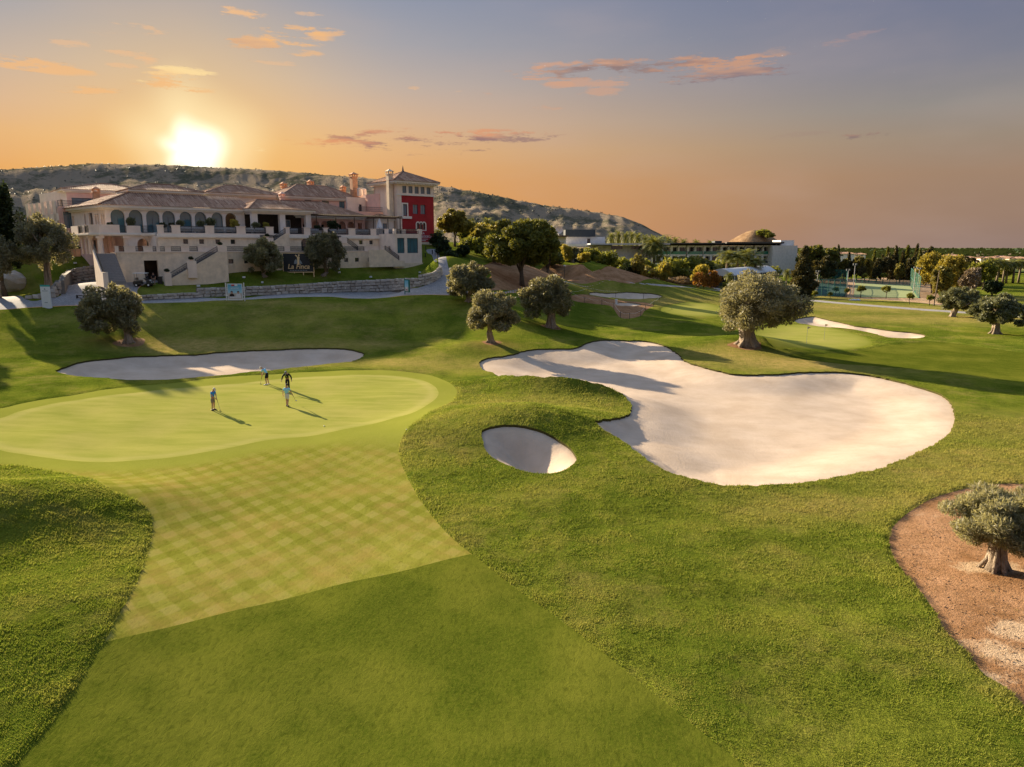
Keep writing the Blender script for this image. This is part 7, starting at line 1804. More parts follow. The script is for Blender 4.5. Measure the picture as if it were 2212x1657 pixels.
# ---------------------------------------------------------------- ball courts
def mat_net(key, color, keep=.5):
    t = NT(key); b = t.bsdf(color, .8); tr = t.n('ShaderNodeBsdfTransparent'); m = t.n('ShaderNodeMixShader'); p = t.obj(); t.put(m.inputs[0], t.mapr(t.noise(p, 1.2, 3), .3, .7, keep - .12, keep + .12)); t.t.links.new(tr.outputs[0], m.inputs[1]); t.t.links.new(b, m.inputs[2]); MATS[key] = t.done(m.outputs[0])
mat_net('net_teal', (.016, .085, .075), .55); mat_net('net_green', (.03, .10, .06), .4)
mat_plain('court_green', (.26, .30, .13), .9, .12, 1.0); mat_plain('court_teal', (.05, .12, .11), .9, .12, 1.0)
def make_courts():
    def sheet(name, pts, mt, lb, dz=.12):
        P = [D(px, py, d) for px, py, d in pts]; n = 12; vs, fs = [], []
        for i in range(n + 1):
            for j in range(n + 1):
                u, v = i / n, j / n; q = P[0].lerp(P[1], u).lerp(P[3].lerp(P[2], u), v); vs.append((q.x, q.y, hz(q.x, q.y) + dz))
        fs = [(i * (n + 1) + j, (i + 1) * (n + 1) + j, (i + 1) * (n + 1) + j + 1, i * (n + 1) + j + 1) for i in range(n) for j in range(n)]
        o = bpy.data.objects.new(name, np_mesh(name, np.array(vs), np.array(fs), MATS[mt])); link(o); tag(o, lb, kind='structure')
    sheet('court', [(1845, 630, 180), (1985, 634, 176), (1965, 610, 216), (1848, 610, 218)], 'court_green', 'pale green ball court, the lit one on the right'); sheet('court', [(1762, 628, 182), (1826, 629, 181), (1828, 610, 214), (1770, 610, 214)], 'court_teal', 'teal ball court behind the green fence')
    def fence(name, a, b, h, mt, lb, n):
        A = D(*a); B = D(*b); A.z = hz(A.x, A.y); B.z = hz(B.x, B.y); R = empty(name, A); tag(R, lb, 'fence'); v = B - A
        for i in range(n + 1):
            q = v * (i / n); MB().tube(q - Vector((0, 0, .2)), q + Vector((0, 0, h)), .07, n=6).build('post', MATS['green_metal'], R)
        for zz in (.1, h * .5, h): MB().tube(Vector((0, 0, zz)), v + Vector((0, 0, zz)), .045, n=5).build('rail', MATS['green_metal'], R)
        for i in range(n):
            q, r = v * (i / n), v * ((i + 1) / n); MB().add([q + Vector((0, .02, .1)), r + Vector((0, .02, .1)), r + Vector((0, .02, h)), q + Vector((0, .02, h))], [(0, 1, 2, 3)]).build('net_panel', MATS[mt], R)
    fence('court_fence', (1762, 628, 182), (1827, 629, 181), 4.2, 'net_teal', 'tall teal net fence on the front of the left court', 5); fence('court_fence', (1770, 608, 214), (1828, 608, 214), 4.2, 'net_teal', 'teal net fence on the back of the left court', 5)
    fence('court_fence', (1827, 629, 181), (1829, 608, 214), 4.0, 'net_green', 'net fence between the two courts', 4); fence('court_fence', (1986, 634, 176), (1966, 610, 214), 5.2, 'net_green', 'sloping green net fence at the right end of the lit court', 3); fence('court_fence', (1848, 607, 219), (1966, 607, 217), 1.4, 'net_green', 'low dark fence along the back of the lit court', 8)
    LPo = None
    for i, (px, base, top, d, lb) in enumerate(((1764, 627, 585, 182, 'floodlight mast at the left corner of the left court'), (1829, 628, 582, 181, 'floodlight mast on the corner between the courts'), (1843, 622, 570, 190, 'tallest floodlight mast left of the lit court'), (1974, 622, 577, 190, 'floodlight mast, left of the pair at the right court end'), (1982, 624, 579, 187, 'floodlight mast, right of the pair at the right court end'))):
        p = D(px, base, d); p.z = hz(p.x, p.y); h = D(px, top, d).z - p.z
        if LPo is None:
            LPo = empty('floodlight_mast', p); MB().tube((0, 0, -.2), (0, 0, 6), .11, .08, 8).build('pole', MATS['grey_concrete'], LPo)
            for s in (-1, 1): MB().box(s * .35 - .2, s * .35 + .2, -.15, .15, 5.8, 6.2).build('lamp_head', MATS['frame_metal'], LPo)
            o = LPo
        else: o = copy_tree(LPo)
        o.location = p; o.scale = (1, 1, h / 6.1); tag(o, lb, 'mast', 'floodlight masts at the ball courts')
    p = D(2017, 660, 150); p.z = hz(p.x, p.y); o = MB().tube((0, 0, -.2), (.4, 0, 7.4), .13, .08, 7).build('utility_pole', MATS['bark_palm'], None, loc=p); tag(o, 'leaning bare wooden pole in front of the yellow trees', 'pole')
    for px, w, lb in ((1842, 12, 'pale blue folded sheet on the grass below the courts, left'), (1852, 10, 'pale blue folded sheet on the grass below the courts, right')):
        p = D(px, 642, 166); p.z = hz(p.x, p.y) + .12; k = px_m(p); m = MB(); s = w / k
        m.prism([(-s / 2, -.5), (s / 2, -.6), (s / 2 * 1.1, .5), (-s / 2 * .9, .6)], -.1, [.25, .12, .3, .16]); o = m.build('ground_sheet', MATS['sign_white'], None, loc=p); tag(o, lb, 'sheet')
make_courts()

# ---------------------------------------------------------------- fields, houses, far trees on the plain
def make_plain():
    def fmat(key, a, b, rows=.0):
        t = NT(key); p = t.pos(); c = t.mix(t.mapr(t.noise(p, .02, 5, .7), .35, .65), a, b); c = t.mix(t.mapr(t.noise(t.scaled(p, (1, .25, 1)), .12, 3), .45, .7, 0, .5), c, tuple(x * .5 for x in a)); MATS[key] = t.done(t.bsdf(c, .95, spec=.05))
    fmat('field_orchard', (.030, .050, .020), (.055, .080, .032)); fmat('field_brown', (.16, .115, .075), (.22, .16, .10)); fmat('field_green', (.06, .095, .03), (.09, .13, .045)); fmat('field_pale', (.24, .20, .14), (.30, .25, .18))
    rnd = random.Random(8)
    strips = [(300, 360, 'field_green'), (362, 420, 'field_brown'), (424, 520, 'field_orchard'), (526, 600, 'field_pale'), (606, 800, 'field_orchard'), (810, 1000, 'field_brown'), (1010, 1500, 'field_orchard'), (1520, 2200, 'field_green'), (2230, 4000, 'field_orchard'), (4050, 6000, 'field_green')]
    ptr = 0
    for d0, d1, mt in strips:
        a0 = .30
        while a0 < 1.15:
            a1 = a0 + rnd.uniform(.1, .3); m_ = mt if rnd.random() < .7 else rnd.choice(('field_orchard', 'field_green', 'field_brown'))
            n = 5; vs = []
            for i in range(n + 1):
                for d in (d0 + rnd.uniform(0, .02) * d0, d1):
                    a = a0 + (a1 - a0) * .97 * i / n; x, y = d * math.tan(a), d
                    vs.append((x, y, hz(x, y) + .35 + d * .0002))
            fs = [(2 * i, 2 * i + 2, 2 * i + 3, 2 * i + 1) for i in range(n)]
            if math.tan(a0) * d0 > 95 or d0 > 420:
                o = bpy.data.objects.new('field', np_mesh('field', np.array(vs), np.array(fs), MATS[m_])); link(o); tag(o, 'flat field on the plain towards the horizon', kind='structure')
            a0 = a1
    # distant trees that read as one mass
    rng = np.random.default_rng(12); n = 2600; d = 420 * (12 ** rng.random(n)); a = rng.uniform(.25, .9, n); x = d * np.tan(a); s = rng.uniform(1.0, 2.2, n) * (d / 420) ** .45; z = height(x, d) + .3; V, Fq = [], []
    for i in range(n):
        for k in range(4):
            c = np.array((x[i] + rng.normal(0, s[i] * .8), d[i], z[i] + s[i] * rng.uniform(.2, 1.1))); w, h = s[i] * rng.uniform(.6, 1.1), s[i] * rng.uniform(.5, 1.0); j = len(V); t = rng.uniform(0, 3)
            V += [c + (-w, 0, -h), c + (w, w * .4, -h * .8), c + (w * .5, -w * .4, h), c + (-w * .6, w * .3, h * .7)]; Fq.append((j, j + 1, j + 2, j + 3))
    o = bpy.data.objects.new('far_trees', np_mesh('far_trees', np.array(V), np.array(Fq), MATS['dark_leaf'])); link(o); tag(o, 'distant trees and orchards dotted over the plain', 'trees', kind='stuff')
    # houses
    def house(px, py, top, w_px, d, wall, lb):
        p = D(px, py, d); k = px_m(p); w = w_px / k; h = (py - top) / k; R = empty('house', p, rnd.uniform(-.3, .3)); tag(R, lb, 'house')
        dp = w * .8; wn = [(-w * .32, -w * .12, h * .28, h * .5, False), (w * .1, w * .3, h * .28, h * .5, False)]
        m = MB(); arch_wall(m, -w / 2, w / 2, -3, h * .68, wn, 0, .3); m.box(-w / 2, w / 2, .3, dp, -3, h * .68); m.build('wall', MATS[wall], R)
        for a_ in wn: window(R, a_[0], a_[1], .15, a_[2], a_[3], 'glass_dark', bars=1, fw=.1)
        hip_roof(R, -w / 2, w / 2, 0, dp, h * .7, h, .4, fascia=False)
    for a in ((1826, 556, 545, 34, 330, 'hotel_white', 'grey-roofed house behind the left of the dark tree row'), (1856, 556, 547, 24, 345, 'hotel_white', 'smaller grey-roofed house left of centre of the tree row'), (2092, 566, 554, 30, 300, 'plaster_cream', 'cream house left of the palms at the right edge'), (2136, 566, 555, 34, 310, 'plaster_cream', 'cream house behind the left palms'), (2168, 565, 553, 34, 320, 'hotel_white', 'white house with wide roof behind the palms'), (2200, 567, 555, 34, 305, 'plaster_cream', 'cream house at the right edge behind the palms'), (2060, 560, 550, 26, 340, 'plaster_pink', 'pinkish house behind the yellow clump')):
        house(*a)
make_plain()

def leaf_litter():
    """fallen leaves, clods and small stones on the bare soil: nobody could count them"""
    rng = np.random.default_rng(77); poly = POLY['soil_right']; lo, hi = poly.min(0), poly.max(0); n = 12000
    x = rng.uniform(lo[0], min(hi[0], 34), n); y = rng.uniform(max(lo[1], 14), hi[1], n); k = sdf(poly, x, y) > .05; x, y = x[k], y[k]; nz = np.array([mnoise.noise(Vector((a * .6, b * .6, 4))) for a, b in zip(x, y)]); k = rng.random(len(x)) < np.clip(.45 + nz, .08, 1); x, y = x[k], y[k]
    z = height(x, y) - .045; n = len(x); s = rng.uniform(.012, .045, n); a = rng.uniform(0, 6.28, n); V = np.zeros((n, 4, 3)); h = s * rng.uniform(.3, 1.1, n)
    for j, (dx, dy, dz) in enumerate(((-1, -.5, 0), (1, -.4, .2), (.6, .6, .9), (-.7, .5, .6))):
        V[:, j, 0] = x + s * (dx * np.cos(a) - dy * np.sin(a)); V[:, j, 1] = y + s * (dx * np.sin(a) + dy * np.cos(a)); V[:, j, 2] = z + h * dz
    m = mat_leaf('litter', [(.12, .06, .03), (.20, .11, .055), (.28, .17, .09), (.36, .25, .15)], trans=.0)
    o = bpy.data.objects.new('leaf_litter', np_mesh('leaf_litter', V.reshape(-1, 3), np.arange(n * 4).reshape(-1, 4), m)); link(o); tag(o, 'dry leaf litter and clods on the bare soil', 'litter', kind='stuff')
leaf_litter()
# ---------------------------------------------------------------- people
mat_plain('skin', (.46, .26, .175), .6, .08, 9, 0, spec=.35); mat_plain('shirt_blue', (.04, .24, .66), .85, .12, 9, 0); mat_plain('shirt_sky', (.30, .66, .84), .85, .10, 9, 0); mat_plain('shirt_black', (.014, .014, .018), .85, .2, 9, 0)
mat_plain('shorts_grey', (.66, .65, .63), .9, .1, 9, 0); mat_plain('shorts_brown', (.26, .21, .17), .9, .12, 9, 0); mat_plain('shoe_dark', (.03, .03, .035), .6, .2, 9, 0); mat_plain('shoe_white', (.75, .75, .74), .6, .05, 9, 0); mat_plain('hair_grey', (.40, .37, .34), .8, .2, 20, 0); mat_plain('club_steel', (.35, .35, .36), .3, .05, 5, 0, metal=.9); mat_plain('grip_black', (.02, .02, .02), .8, .1, 5, 0)
mat_plain('cap_grey', (.20, .21, .23), .8, .1, 9, 0); mat_plain('cap_cream', (.66, .60, .52), .8, .08, 9, 0); mat_plain('vest_lime', (.42, .55, .10), .8, .1, 9, 0); mat_plain('eye_dark', (.02, .015, .012), .4, .1, 9, 0); mat_plain('lip', (.36, .15, .12), .6, .1, 9, 0)

def skin_mesh(name, verts, edges, radii, mat, root=0, sub=1):
    me = bpy.data.meshes.new('tmp_skin'); me.from_pydata([tuple(v) for v in verts], edges, []); o = bpy.data.objects.new('tmp_skin', me); COL.objects.link(o)
    md = o.modifiers.new('skin', 'SKIN'); md.use_smooth_shade = True; md.branch_smoothing = .4
    for i, r in enumerate(radii):
        sv = me.skin_vertices[0].data[i] if me.skin_vertices else None
        if sv is not None: sv.radius = r if isinstance(r, tuple) else (r, r); sv.use_root = (i == root)
    s = o.modifiers.new('sub', 'SUBSURF'); s.levels = sub; s.render_levels = sub
    bpy.context.view_layer.update(); out = bpy.data.meshes.new_from_object(o.evaluated_get(bpy.context.evaluated_depsgraph_get())); out.name = name
    bpy.data.objects.remove(o); out.materials.clear(); out.materials.append(mat)
    for p in out.polygons: p.use_smooth = True
    return out
def person(base, face, label, shirt, shorts, shoes, head='hair_grey', cap=None, lean=8, head_bow=25, arms=None, legs=None, long_sleeve=False, long_legs=False, h=1.76, sock=None):
    """face: heading in degrees (0 = away from the viewer, 90 = to the right); arms/legs: joint positions in body space (x right, y forward)"""
    T = empty('person', base, math.radians(-face)); tag(T, label, 'person'); k = h / 1.76
    ln = math.radians(lean)
    def up(x, y, z):      # lean the upper body about the hips
        dy, dz = y, z - .95; return Vector((x, dy * math.cos(ln) + dz * math.sin(ln), .95 + dz * math.cos(ln) - dy * math.sin(ln)))
    J = {'pel': Vector((0, 0, .95)), 'spi': up(0, 0, 1.12), 'che': up(0, .01, 1.32), 'nck': up(0, 0, 1.475)}
    hb = math.radians(head_bow) + ln; hd = Vector((0, math.sin(hb), math.cos(hb)))
    J['hd0'] = J['nck'] + hd * .09; J['hd1'] = J['nck'] + hd * .18; J['hd2'] = J['nck'] + hd * .27
    R = {'pel': (.155, .11), 'spi': (.145, .105), 'che': (.165, .115), 'nck': .058, 'hd0': (.070, .082), 'hd1': (.080, .100), 'hd2': (.060, .072)}
    E = [('pel', 'spi'), ('spi', 'che'), ('che', 'nck'), ('nck', 'hd0'), ('hd0', 'hd1'), ('hd1', 'hd2')]
    arms = arms or {}; legs = legs or {}
    for s, nm in ((-1, 'L'), (1, 'R')):
        a = arms.get(nm, ((s * .27, .03, 1.13), (s * .25, .14, .90))); J['sh' + nm] = up(s * .185, 0, 1.41); J['el' + nm] = Vector(a[0]); J['wr' + nm] = Vector(a[1])
        d = (J['wr' + nm] - J['el' + nm]).normalized(); J['ha' + nm] = J['wr' + nm] + d * .085
        R.update({'sh' + nm: .068, 'el' + nm: .046, 'wr' + nm: .032, 'ha' + nm: (.042, .022)}); E += [('che', 'sh' + nm), ('sh' + nm, 'el' + nm), ('el' + nm, 'wr' + nm), ('wr' + nm, 'ha' + nm)]
        l = legs.get(nm, ((s * .10, .03, .50), (s * .11, -.02, .085))); J['hi' + nm] = Vector((s * .095, 0, .88)); J['kn' + nm] = Vector(l[0]); J['an' + nm] = Vector(l[1]); J['to' + nm] = J['an' + nm] + Vector((s * .03, .17, -.045))
        R.update({'hi' + nm: .090, 'kn' + nm: .062, 'an' + nm: .042, 'to' + nm: .036}); E += [('pel', 'hi' + nm), ('hi' + nm, 'kn' + nm), ('kn' + nm, 'an' + nm), ('an' + nm, 'to' + nm)]
    J = {n: v * k for n, v in J.items()}
    def sub(name, keep, grow, mat, ov=None):
        ns = [n for n in J if n in keep]; ix = {n: i for i, n in enumerate(ns)}; es = [(ix[a], ix[b]) for a, b in E if a in ix and b in ix]
        P = [(ov or {}).get(n, J[n]) for n in ns]; rr = [tuple(q * k + grow for q in (R[n] if isinstance(R[n], tuple) else (R[n], R[n]))) for n in ns]
        return skin_mesh(name, P, es, rr, MATS[mat], ix.get('pel', 0))
    body = sub('body', set(J), 0.0, 'skin')
    # fingers, nose, ears grown onto the body mesh
    f = MB()
    for s, nm in ((-1, 'L'), (1, 'R')):
        d = (J['ha' + nm] - J['wr' + nm]).normalized(); sd = d.cross(Vector((0, 1, 0))); sd = sd.normalized() if sd.length > .1 else Vector((1, 0, 0)); cu = d.cross(sd)
        for i, L in enumerate((.062, .072, .068, .055)):
            q = J['ha' + nm] + sd * (i - 1.5) * .019; f.path([q, q + d * L * .55, q + d * L * .85 + cu * .025], [.0095, .009, .007], 5)
        q = J['wr' + nm] + d * .04 - sd * .03; f.path([q, q - sd * .025 + d * .03, q - sd * .03 + d * .06], [.0105, .010, .008], 5)
    fw = Vector((0, math.cos(hb), -math.sin(hb))); sd = Vector((1, 0, 0)); hc = J['nck'] + hd * .17 * k
    f.path([hc + fw * .09 + hd * .02, hc + fw * .125 - hd * .015, hc + fw * .10 - hd * .025], [.010, .016, .014], 5)
    for s in (-1, 1): f.sphere(hc + sd * s * .085 - fw * .005, .014, .022, .032, 6, 5)
    bm = bmesh.new(); bm.from_mesh(body); tmp = f.mesh('tmp', MATS['skin'], True); bm.from_mesh(tmp); bm.to_mesh(body); bm.free(); bpy.data.meshes.remove(tmp)
    B = bpy.data.objects.new('body', body); link(B, T)
    for s in (-1, 1): MB().sphere(hc + sd * s * .034 + fw * .088 + hd * .015, .011, .008, .008, 6, 4).build('eye', MATS['eye_dark'], T)
    MB().sphere(hc + fw * .088 - hd * .055, .026, .010, .008, 6, 4).build('mouth', MATS['lip'], T)
    slv = ('shL', 'shR') + (('elL', 'elR', 'wrL', 'wrR') if long_sleeve else ())
    ov = {}
    if not long_sleeve:      # sleeve ends above the elbow
        for nm in 'LR': ov['el' + nm] = J['sh' + nm].lerp(J['el' + nm], .72)
        slv += ('elL', 'elR')
    ov['pel'] = J['pel'] + Vector((0, 0, -.05)); top = sub('shirt', {'pel', 'spi', 'che'} | set(slv), .022, shirt, ov); link(bpy.data.objects.new('shirt', top), T)
    ov = {'spi': J['pel'].lerp(J['spi'], .62)}
    if not long_legs:
        for nm in 'LR': ov['kn' + nm] = J['hi' + nm].lerp(J['kn' + nm], .93)
    keep = {'spi', 'pel', 'hiL', 'hiR', 'knL', 'knR'} | ({'anL', 'anR'} if long_legs else set())
    link(bpy.data.objects.new('shorts' if not long_legs else 'trousers', sub('shorts', keep, .026, shorts, ov)), T)
    for nm, s in (('L', -1), ('R', 1)):
        a = J['an' + nm]; m = MB(); m.path([a + Vector((0, -.075, -.045)), a + Vector((s * .005, .0, -.035)), a + Vector((s * .02, .10, -.05)), a + Vector((s * .03, .185, -.06))], [.040, .054, .050, .030], 8); m.v = [(x, y, max(z, a.z - .085)) for x, y, z in m.v]; m.build('shoe', MATS[shoes], T, smooth=True)
    hm = MB(); hm.sphere((0, 0, 0), .093, .112, .10, 10, 8); q = Matrix.Rotation(-hb, 4, 'X'); c0 = J['nck'] + hd * .205 * k
    if cap:
        hm.v = [tuple(Vector(v) * 1.04) for v in hm.v if True]; hm.v = [tuple(q @ Vector((x, y, max(z, -.02))) + c0) for x, y, z in hm.v]; cp = hm.build('cap', MATS[cap], T, smooth=True)
        b = MB(); b.prism([(-.075, .08), (.075, .08), (.055, .185), (-.055, .185)], -.012, .004); b.v = [tuple(q @ Vector(v) + c0) for v in b.v]; b.build('brim', MATS[cap], cp)
    else:
        hm.v = [tuple(q @ Vector((x, y - .018, max(z, -.045 if y < .02 else .035))) + c0) for x, y, z in hm.v]; hm.build('hair', MATS[head], T, smooth=True)
    return T, J
def putter(T, J, hand, tip, label, head_dir=(1, 0, 0)):
    """club held in the hands: its own thing, placed in the world where the hands are"""
    M = T.matrix_basis.copy(); M = Matrix.Translation(T.location) @ Matrix.Rotation(T.rotation_euler.z, 4, 'Z')
    a = M @ hand; b = M @ Vector(tip); b.z = hz(b.x, b.y) + .03 if tip[2] < .1 else b.z
    R = empty('putter', b); tag(R, label, 'golf club'); v = a - b; d = v.normalized()
    MB().tube(Vector((0, 0, 0)), v, .011, n=6).build('shaft', MATS['club_steel'], R); MB().tube(v - d * .22, v + d * .04, .016, n=6).build('grip', MATS['grip_black'], R)
    hd = (M.to_3x3() @ Vector(head_dir)).normalized(); m = MB(); s = d.cross(hd).normalized(); m.add([hd * x + s * y + Vector((0, 0, z)) for x, y, z in ((-.02, -.02, -.02), (.11, -.02, -.02), (.11, .02, -.02), (-.02, .02, -.02), (-.02, -.02, .02), (.11, -.02, .02), (.11, .02, .02), (-.02, .02, .02))], [(3, 2, 1, 0), (4, 5, 6, 7), (0, 1, 5, 4), (1, 2, 6, 5), (2, 3, 7, 6), (3, 0, 4, 7)]); m.build('club_head', MATS['club_steel'], R)
def make_people():
    def g(px, py): p = hit(px, py); return p
    # blue polo, leaning on his putter
    T, J = person(g(461, 886), 105, 'golfer in royal blue polo and brown shorts standing alone on the left', 'shirt_blue', 'shorts_brown', 'shoe_dark', 'hair_grey', 'cap_cream', lean=9, head_bow=32,
                  arms={'L': ((-.22, .14, 1.14), (-.05, .30, .93)), 'R': ((.22, .14, 1.14), (.04, .31, .90))}); putter(T, J, J['haR'] + Vector((-.03, .01, -.02)), (.02, .62, 0), 'putter of the golfer in royal blue')
    # bent over his putt
    T, J = person(g(578, 831), -80, 'golfer in sky blue shirt and black shorts bent over his putt', 'shirt_sky', 'shirt_black', 'shoe_white', 'hair_grey', 'cap_cream', lean=38, head_bow=30, h=1.8,
                  arms={'L': ((-.17, .42, 1.02), (-.03, .46, .78)), 'R': ((.17, .42, 1.02), (.02, .46, .75))}, legs={'L': ((-.15, .06, .50), (-.17, -.02, .085)), 'R': ((.15, .06, .50), (.17, -.02, .085))}); putter(T, J, J['haR'] + Vector((-.02, .0, -.02)), (-.02, .66, 0), 'putter of the golfer bent over his putt')
    # black long sleeves
    T, J = person(g(622, 842), 178, 'golfer in black long-sleeved top and grey cap, behind the one in sky blue', 'shirt_black', 'shirt_black', 'shoe_dark', cap='cap_grey', lean=20, head_bow=35, long_sleeve=True, long_legs=True,
                  arms={'L': ((-.36, .12, 1.12), (-.40, .24, .88)), 'R': ((.36, .12, 1.12), (.40, .24, .88))})
    m = MB(); m.path([J['shR'] + Vector((-.08, .10, .05)), J['che'] + Vector((.03, .155, -.05)), J['spi'] + Vector((-.06, .15, -.04))], [.018, .022, .016], 6); m.build('lime_stripe', MATS['vest_lime'], T)
    # walking away from the viewer
    T, J = person(g(621, 878), 8, 'golfer in sky blue polo and pale grey shorts walking away, seen from behind', 'shirt_sky', 'shorts_grey', 'shoe_dark', 'hair_dark', None, lean=4, head_bow=18,
                  arms={'L': ((-.30, .0, 1.14), (-.32, .06, .90)), 'R': ((.30, .06, 1.15), (.33, .20, .95))}, legs={'L': ((-.09, .10, .51), (-.10, .10, .085)), 'R': ((.09, -.02, .50), (.09, -.14, .10))}); putter(T, J, J['haR'], (.42, .55, .34), 'putter carried by the golfer walking away')
    # by the cart
    p = club_world(2.7, -12.9); p.z = hz(p.x, p.y); person(p, 170, 'person in dark clothes standing beside the golf cart', 'shirt_black', 'shorts_brown', 'shoe_dark', 'hair_dark', None, lean=3, head_bow=8)
    # balls and hole
    for px, py, lb in ((570, 832, 'white golf ball at the feet of the bent golfer'), (700, 921, 'white golf ball on the near edge of the green'), (878, 929, 'white golf ball at the edge of the apron')):
        q = g(px, py); o = MB().sphere((0, 0, .03), .04, seg=10, rings=8).build('golf_ball', MATS['white_paint'], None, True, loc=q); tag(o, lb, 'ball')
def YARD(px, py):
    p = hit(px, py); return p
make_people()

# ---------------------------------------------------------------- golf cart, bin
def make_cart():
    p = club_world(1.2, -13.6); p.z = hz(p.x, p.y) + .02; R = empty('golf_cart', p, math.radians(10)); tag(R, 'black golf cart with white canopy parked at the foot of the clubhouse stairs', 'golf cart')
    mat_plain('cart_black', (.02, .022, .025), .35, .1, 3, 0, spec=.5); mat_plain('tyre', (.02, .02, .02), .9, .1, 9, 0); mat_plain('seat_tan', (.28, .24, .19), .7, .1, 5, 0)
    # body: nose to the right (+x)
    m = MB(); prof = [(-1.15, .30), (.35, .30), (.55, .26), (1.15, .30), (1.18, .55), (1.05, .72), (.72, .86), (.62, .86), (.50, .42), (-.15, .42), (-.22, .72), (-1.05, .78), (-1.18, .6)]
    m.wall_poly(prof, -.56, .56); m.build('body', MATS['cart_black'], R)
    MB().box(-.72, -.18, -.52, .52, .78, .90).build('seat', MATS['seat_tan'], R); MB().box(-.86, -.74, -.52, .52, .84, 1.22).build('backrest', MATS['seat_tan'], R)
    for y in (-.52, .52):
        MB().tube((.62, y, .84), (.42, y, 1.80), .022, n=6).build('canopy_post', MATS['dark_metal'], R); MB().tube((-.95, y, .76), (-.92, y, 1.80), .022, n=6).build('canopy_post', MATS['dark_metal'], R)
    MB().prism([(-1.1, -.6), (.6, -.6), (.66, 0), (.6, .6), (-1.1, .6)], 1.80, [1.87, 1.86, 1.88, 1.86, 1.87]).build('canopy', MATS['white_paint'], R)
    MB().add([(.66, -.5, .9), (.66, .5, .9), (.47, .5, 1.74), (.47, -.5, 1.74)], [(0, 1, 2, 3)]).build('windscreen', MATS['glass_dark'], R)
    for x in (-.75, .80):
        for y in (-.56, .56):
            w = MB().tube((x, y - .09, .23), (x, y + .09, .23), .23, n=14).build('wheel', MATS['tyre'], R); MB().tube((x, y - .10 if y < 0 else y + .085, .23), (x, y - .085 if y < 0 else y + .10, .23), .12, n=10).build('hub', MATS['white_paint'], w)
    MB().tube((.42, -.2, .86), (.30, -.2, 1.02), .02, n=6).tube((.27, -.2, .99), (.31, -.2, 1.05), .17, n=12).build('steering_wheel', MATS['dark_metal'], R)
    for y in (-.36, .36): MB().sphere((1.17, y, .58), .06, .09, .07, 8, 6).build('headlight', MATS['white_paint'], R)
    MB().box(.86, 1.0, -.22, .22, .78, .92).build('score_plate', MATS['sign_white'], R)
    q = club_world(3.7, -12.2); q.z = hz(q.x, q.y); B = empty('waste_bin', q, .3); tag(B, 'black waste bin right of the person by the cart', 'bin'); MB().prism([(-.28, -.28), (.28, -.28), (.28, .28), (-.28, .28)], 0, .95).build('body', MATS['cart_black'], B); MB().box(-.32, .32, -.32, .32, .95, 1.03).build('lid', MATS['dark_metal'], B)
    q = hit(178, 645); o = MB().box(-.7, .7, -.15, .15, .35, .45).box(-.7, -.6, -.15, .15, 0, .35).box(.6, .7, -.15, .15, 0, .35).build('path_barrier', MATS['dark_metal'], None, loc=q); tag(o, 'low dark barrier on the path behind the lone olive', 'barrier')
make_cart()

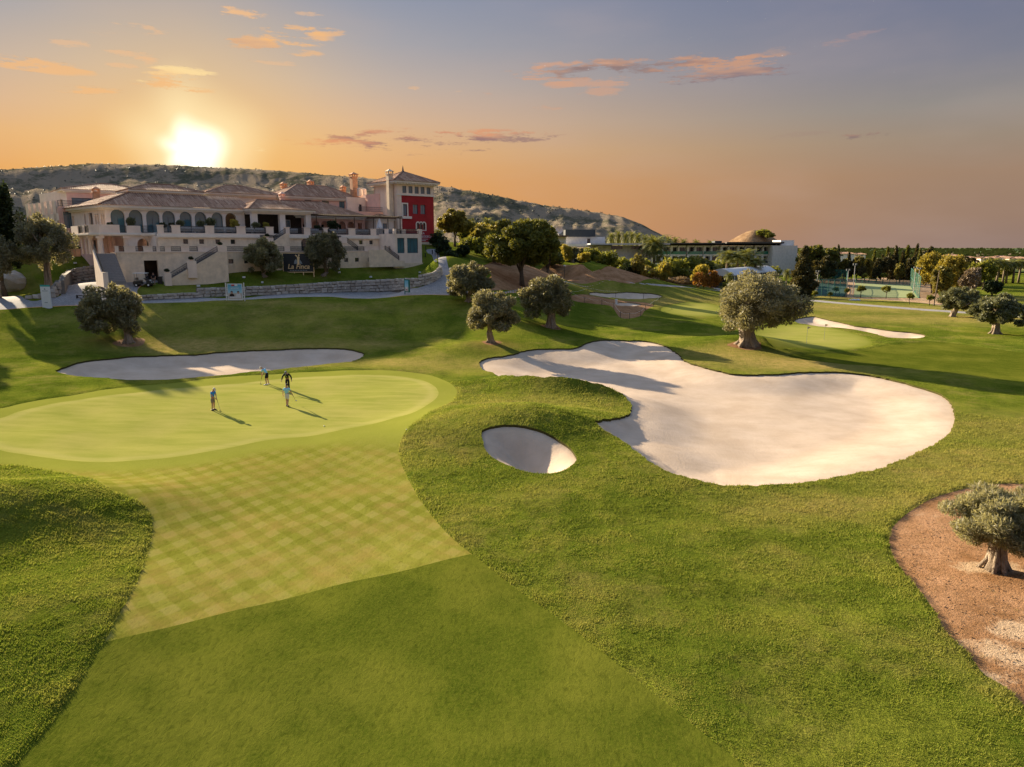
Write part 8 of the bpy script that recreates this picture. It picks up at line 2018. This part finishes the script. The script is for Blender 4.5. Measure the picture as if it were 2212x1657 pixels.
# ---------------------------------------------------------------- terrace furniture
def make_terrace():
    # closed white parasol
    R = empty('parasol', club_world(43.2, -4.9, 14.1)); tag(R, 'closed white parasol on the clubhouse terrace near the red tower', 'parasol'); MB().tube((0, 0, 0), (0, 0, 3.0), .04, n=6).build('pole', MATS['grey_concrete'], R)
    m = MB(); n = 12; vs = []
    for z, r in ((1.25, .62), (1.9, .42), (2.6, .16), (3.0, .03)):
        for i in range(n): rr = r * (1.0 if i % 2 else .62); vs.append((rr * math.cos(2 * math.pi * i / n), rr * math.sin(2 * math.pi * i / n), z))
    m.add(vs, [(k * n + i, k * n + (i + 1) % n, (k + 1) * n + (i + 1) % n, (k + 1) * n + i) for k in range(3) for i in range(n)]); m.build('canopy', MATS['cloth_white'], R); MB().box(-.3, .3, -.3, .3, 0, .12).build('base', MATS['grey_concrete'], R)
    # planters
    sp = [(2.9, -2.2, 1.6, 1.9, 'olive_leaf_green', 'tall leafy plant in front of the second arch'), (6.4, -5.7, 1.2, .9, 'dark_leaf', 'dark clipped dome at the left end of the terrace'), (7.7, -5.6, 1.2, .9, 'dark_leaf', 'second dark clipped dome from the left on the terrace'), (9.0, -5.2, 1.5, 1.5, 'olive_leaf_green', 'grey-green plant before the fourth arch'),
          (11.9, -5.3, 1.5, 1.5, 'olive_leaf_green', 'grey-green plant before the fifth arch'), (13.4, -5.4, 1.9, 2.0, 'olive_leaf_green', 'largest grey-green plant before the sixth arch'), (17.0, -5.4, 1.7, 1.7, 'yellow_leaf', 'pale bushy plant before the last arch'), (20.4, -5.4, 1.7, 1.4, 'olive_leaf_green', 'bushy plant at the left post of the pavilion'), (21.9, -5.8, 1.3, 1.3, 'yellow_leaf', 'pale round plant before the pavilion'),
          (31.2, -5.0, 1.6, 1.0, 'dark_leaf', 'dark low plant right of the pavilion'), (34.2, -4.6, 2.4, 1.9, 'dark_leaf', 'big dark plant under the pergola'), (.2, -2.0, 1.2, .9, 'dark_leaf', 'dark dome on the corner balcony')]
    for i, (x, y, w, h, m_, lb) in enumerate(sp):
        R = empty('planter', club_world(x, y, 14.05), CLUB_RZ); tag(R, lb, 'planter', 'planters on the terrace'); MB().prism([(-.4, -.4), (.4, -.4), (.4, .4), (-.4, .4)], 0, .62).box(-.44, .44, -.44, .44, .62, .70).build('pot', MATS['plaster_white' if i % 2 else 'grey_concrete'], R)
        o = bpy.data.objects.new('plant', SH[m_]); link(o, R); o.location = (0, 0, .62); o.scale = (w / 2, w / 2, h / 1.7)
    for i, (x, y, lb) in enumerate(((7.8, -13.15, 'flower bowl on the middle newel of the long stair'), (4.45, -13.15, 'flower bowl on the bottom newel of the long stair'), (12.3, -12.2, 'trailing plant on the top of the long stair'), (20.8, -8.8, 'trailing plant on the upper flight near the pavilion'))):
        z = (10.0, 8.35, 12.05, 13.4)[i]; R = empty('flower_bowl', club_world(x, y, z)); tag(R, lb, 'planter'); MB().tube((0, 0, 0), (0, 0, .18), .18, .32, 10).build('pot', MATS['plaster_cream'], R); o = bpy.data.objects.new('plant', SH['dark_leaf']); link(o, R); o.location = (0, 0, .12); o.scale = (.42, .42, .32)
    for x, y, lb in ((-4.3, 2.2, 'terracotta pot with clipped ball by the portico, left'), (-4.0, .2, 'terracotta pot with clipped ball by the portico, right')):
        R = empty('flower_pot', club_world(x, y, 11.0)); tag(R, lb, 'planter'); MB().tube((0, 0, -.4), (0, 0, .7), .32, .42, 10).build('pot', MATS['terracotta'], R); o = bpy.data.objects.new('plant', SH['dark_leaf']); link(o, R); o.location = (0, 0, .55); o.scale = (.45, .45, .42)
    # white sofas behind the railings
    S = None
    for i, (x, lb) in enumerate(((9.4, 'first'), (11.2, 'second'), (14.2, 'third'), (16.0, 'fourth'), (18.9, 'fifth'), (20.6, 'sixth'), (26.2, 'seventh'), (29.9, 'eighth'), (33.2, 'ninth'), (35.0, 'tenth'), (38.2, 'eleventh'), (39.6, 'twelfth'), (44.6, 'thirteenth'))):
        if S is None:
            S = empty('terrace_sofa'); MB().box(-.75, .75, -.35, .35, .18, .42).build('seat', MATS['cloth_white'], S); MB().box(-.75, .75, -.42, -.28, .42, .85).build('backrest', MATS['cloth_white'], S)
            for s in (-1, 1): MB().box(s * .68 - .07, s * .68 + .07, -.28, .35, .42, .62).build('armrest', MATS['cloth_white'], S)
            for sx in (-1, 1):
                for sy in (-1, 1): MB().box(sx * .68 - .03, sx * .68 + .03, sy * .3 - .03, sy * .3 + .03, 0, .18).build('leg', MATS['dark_metal'], S)
            o = S
        else: o = copy_tree(S)
        o.location = club_world(x, -6.0, 14.1); o.rotation_euler = (0, 0, CLUB_RZ); tag(o, '%s pale sofa from the left behind the terrace railings' % lb, 'sofa', 'pale sofas along the terrace')
make_terrace()
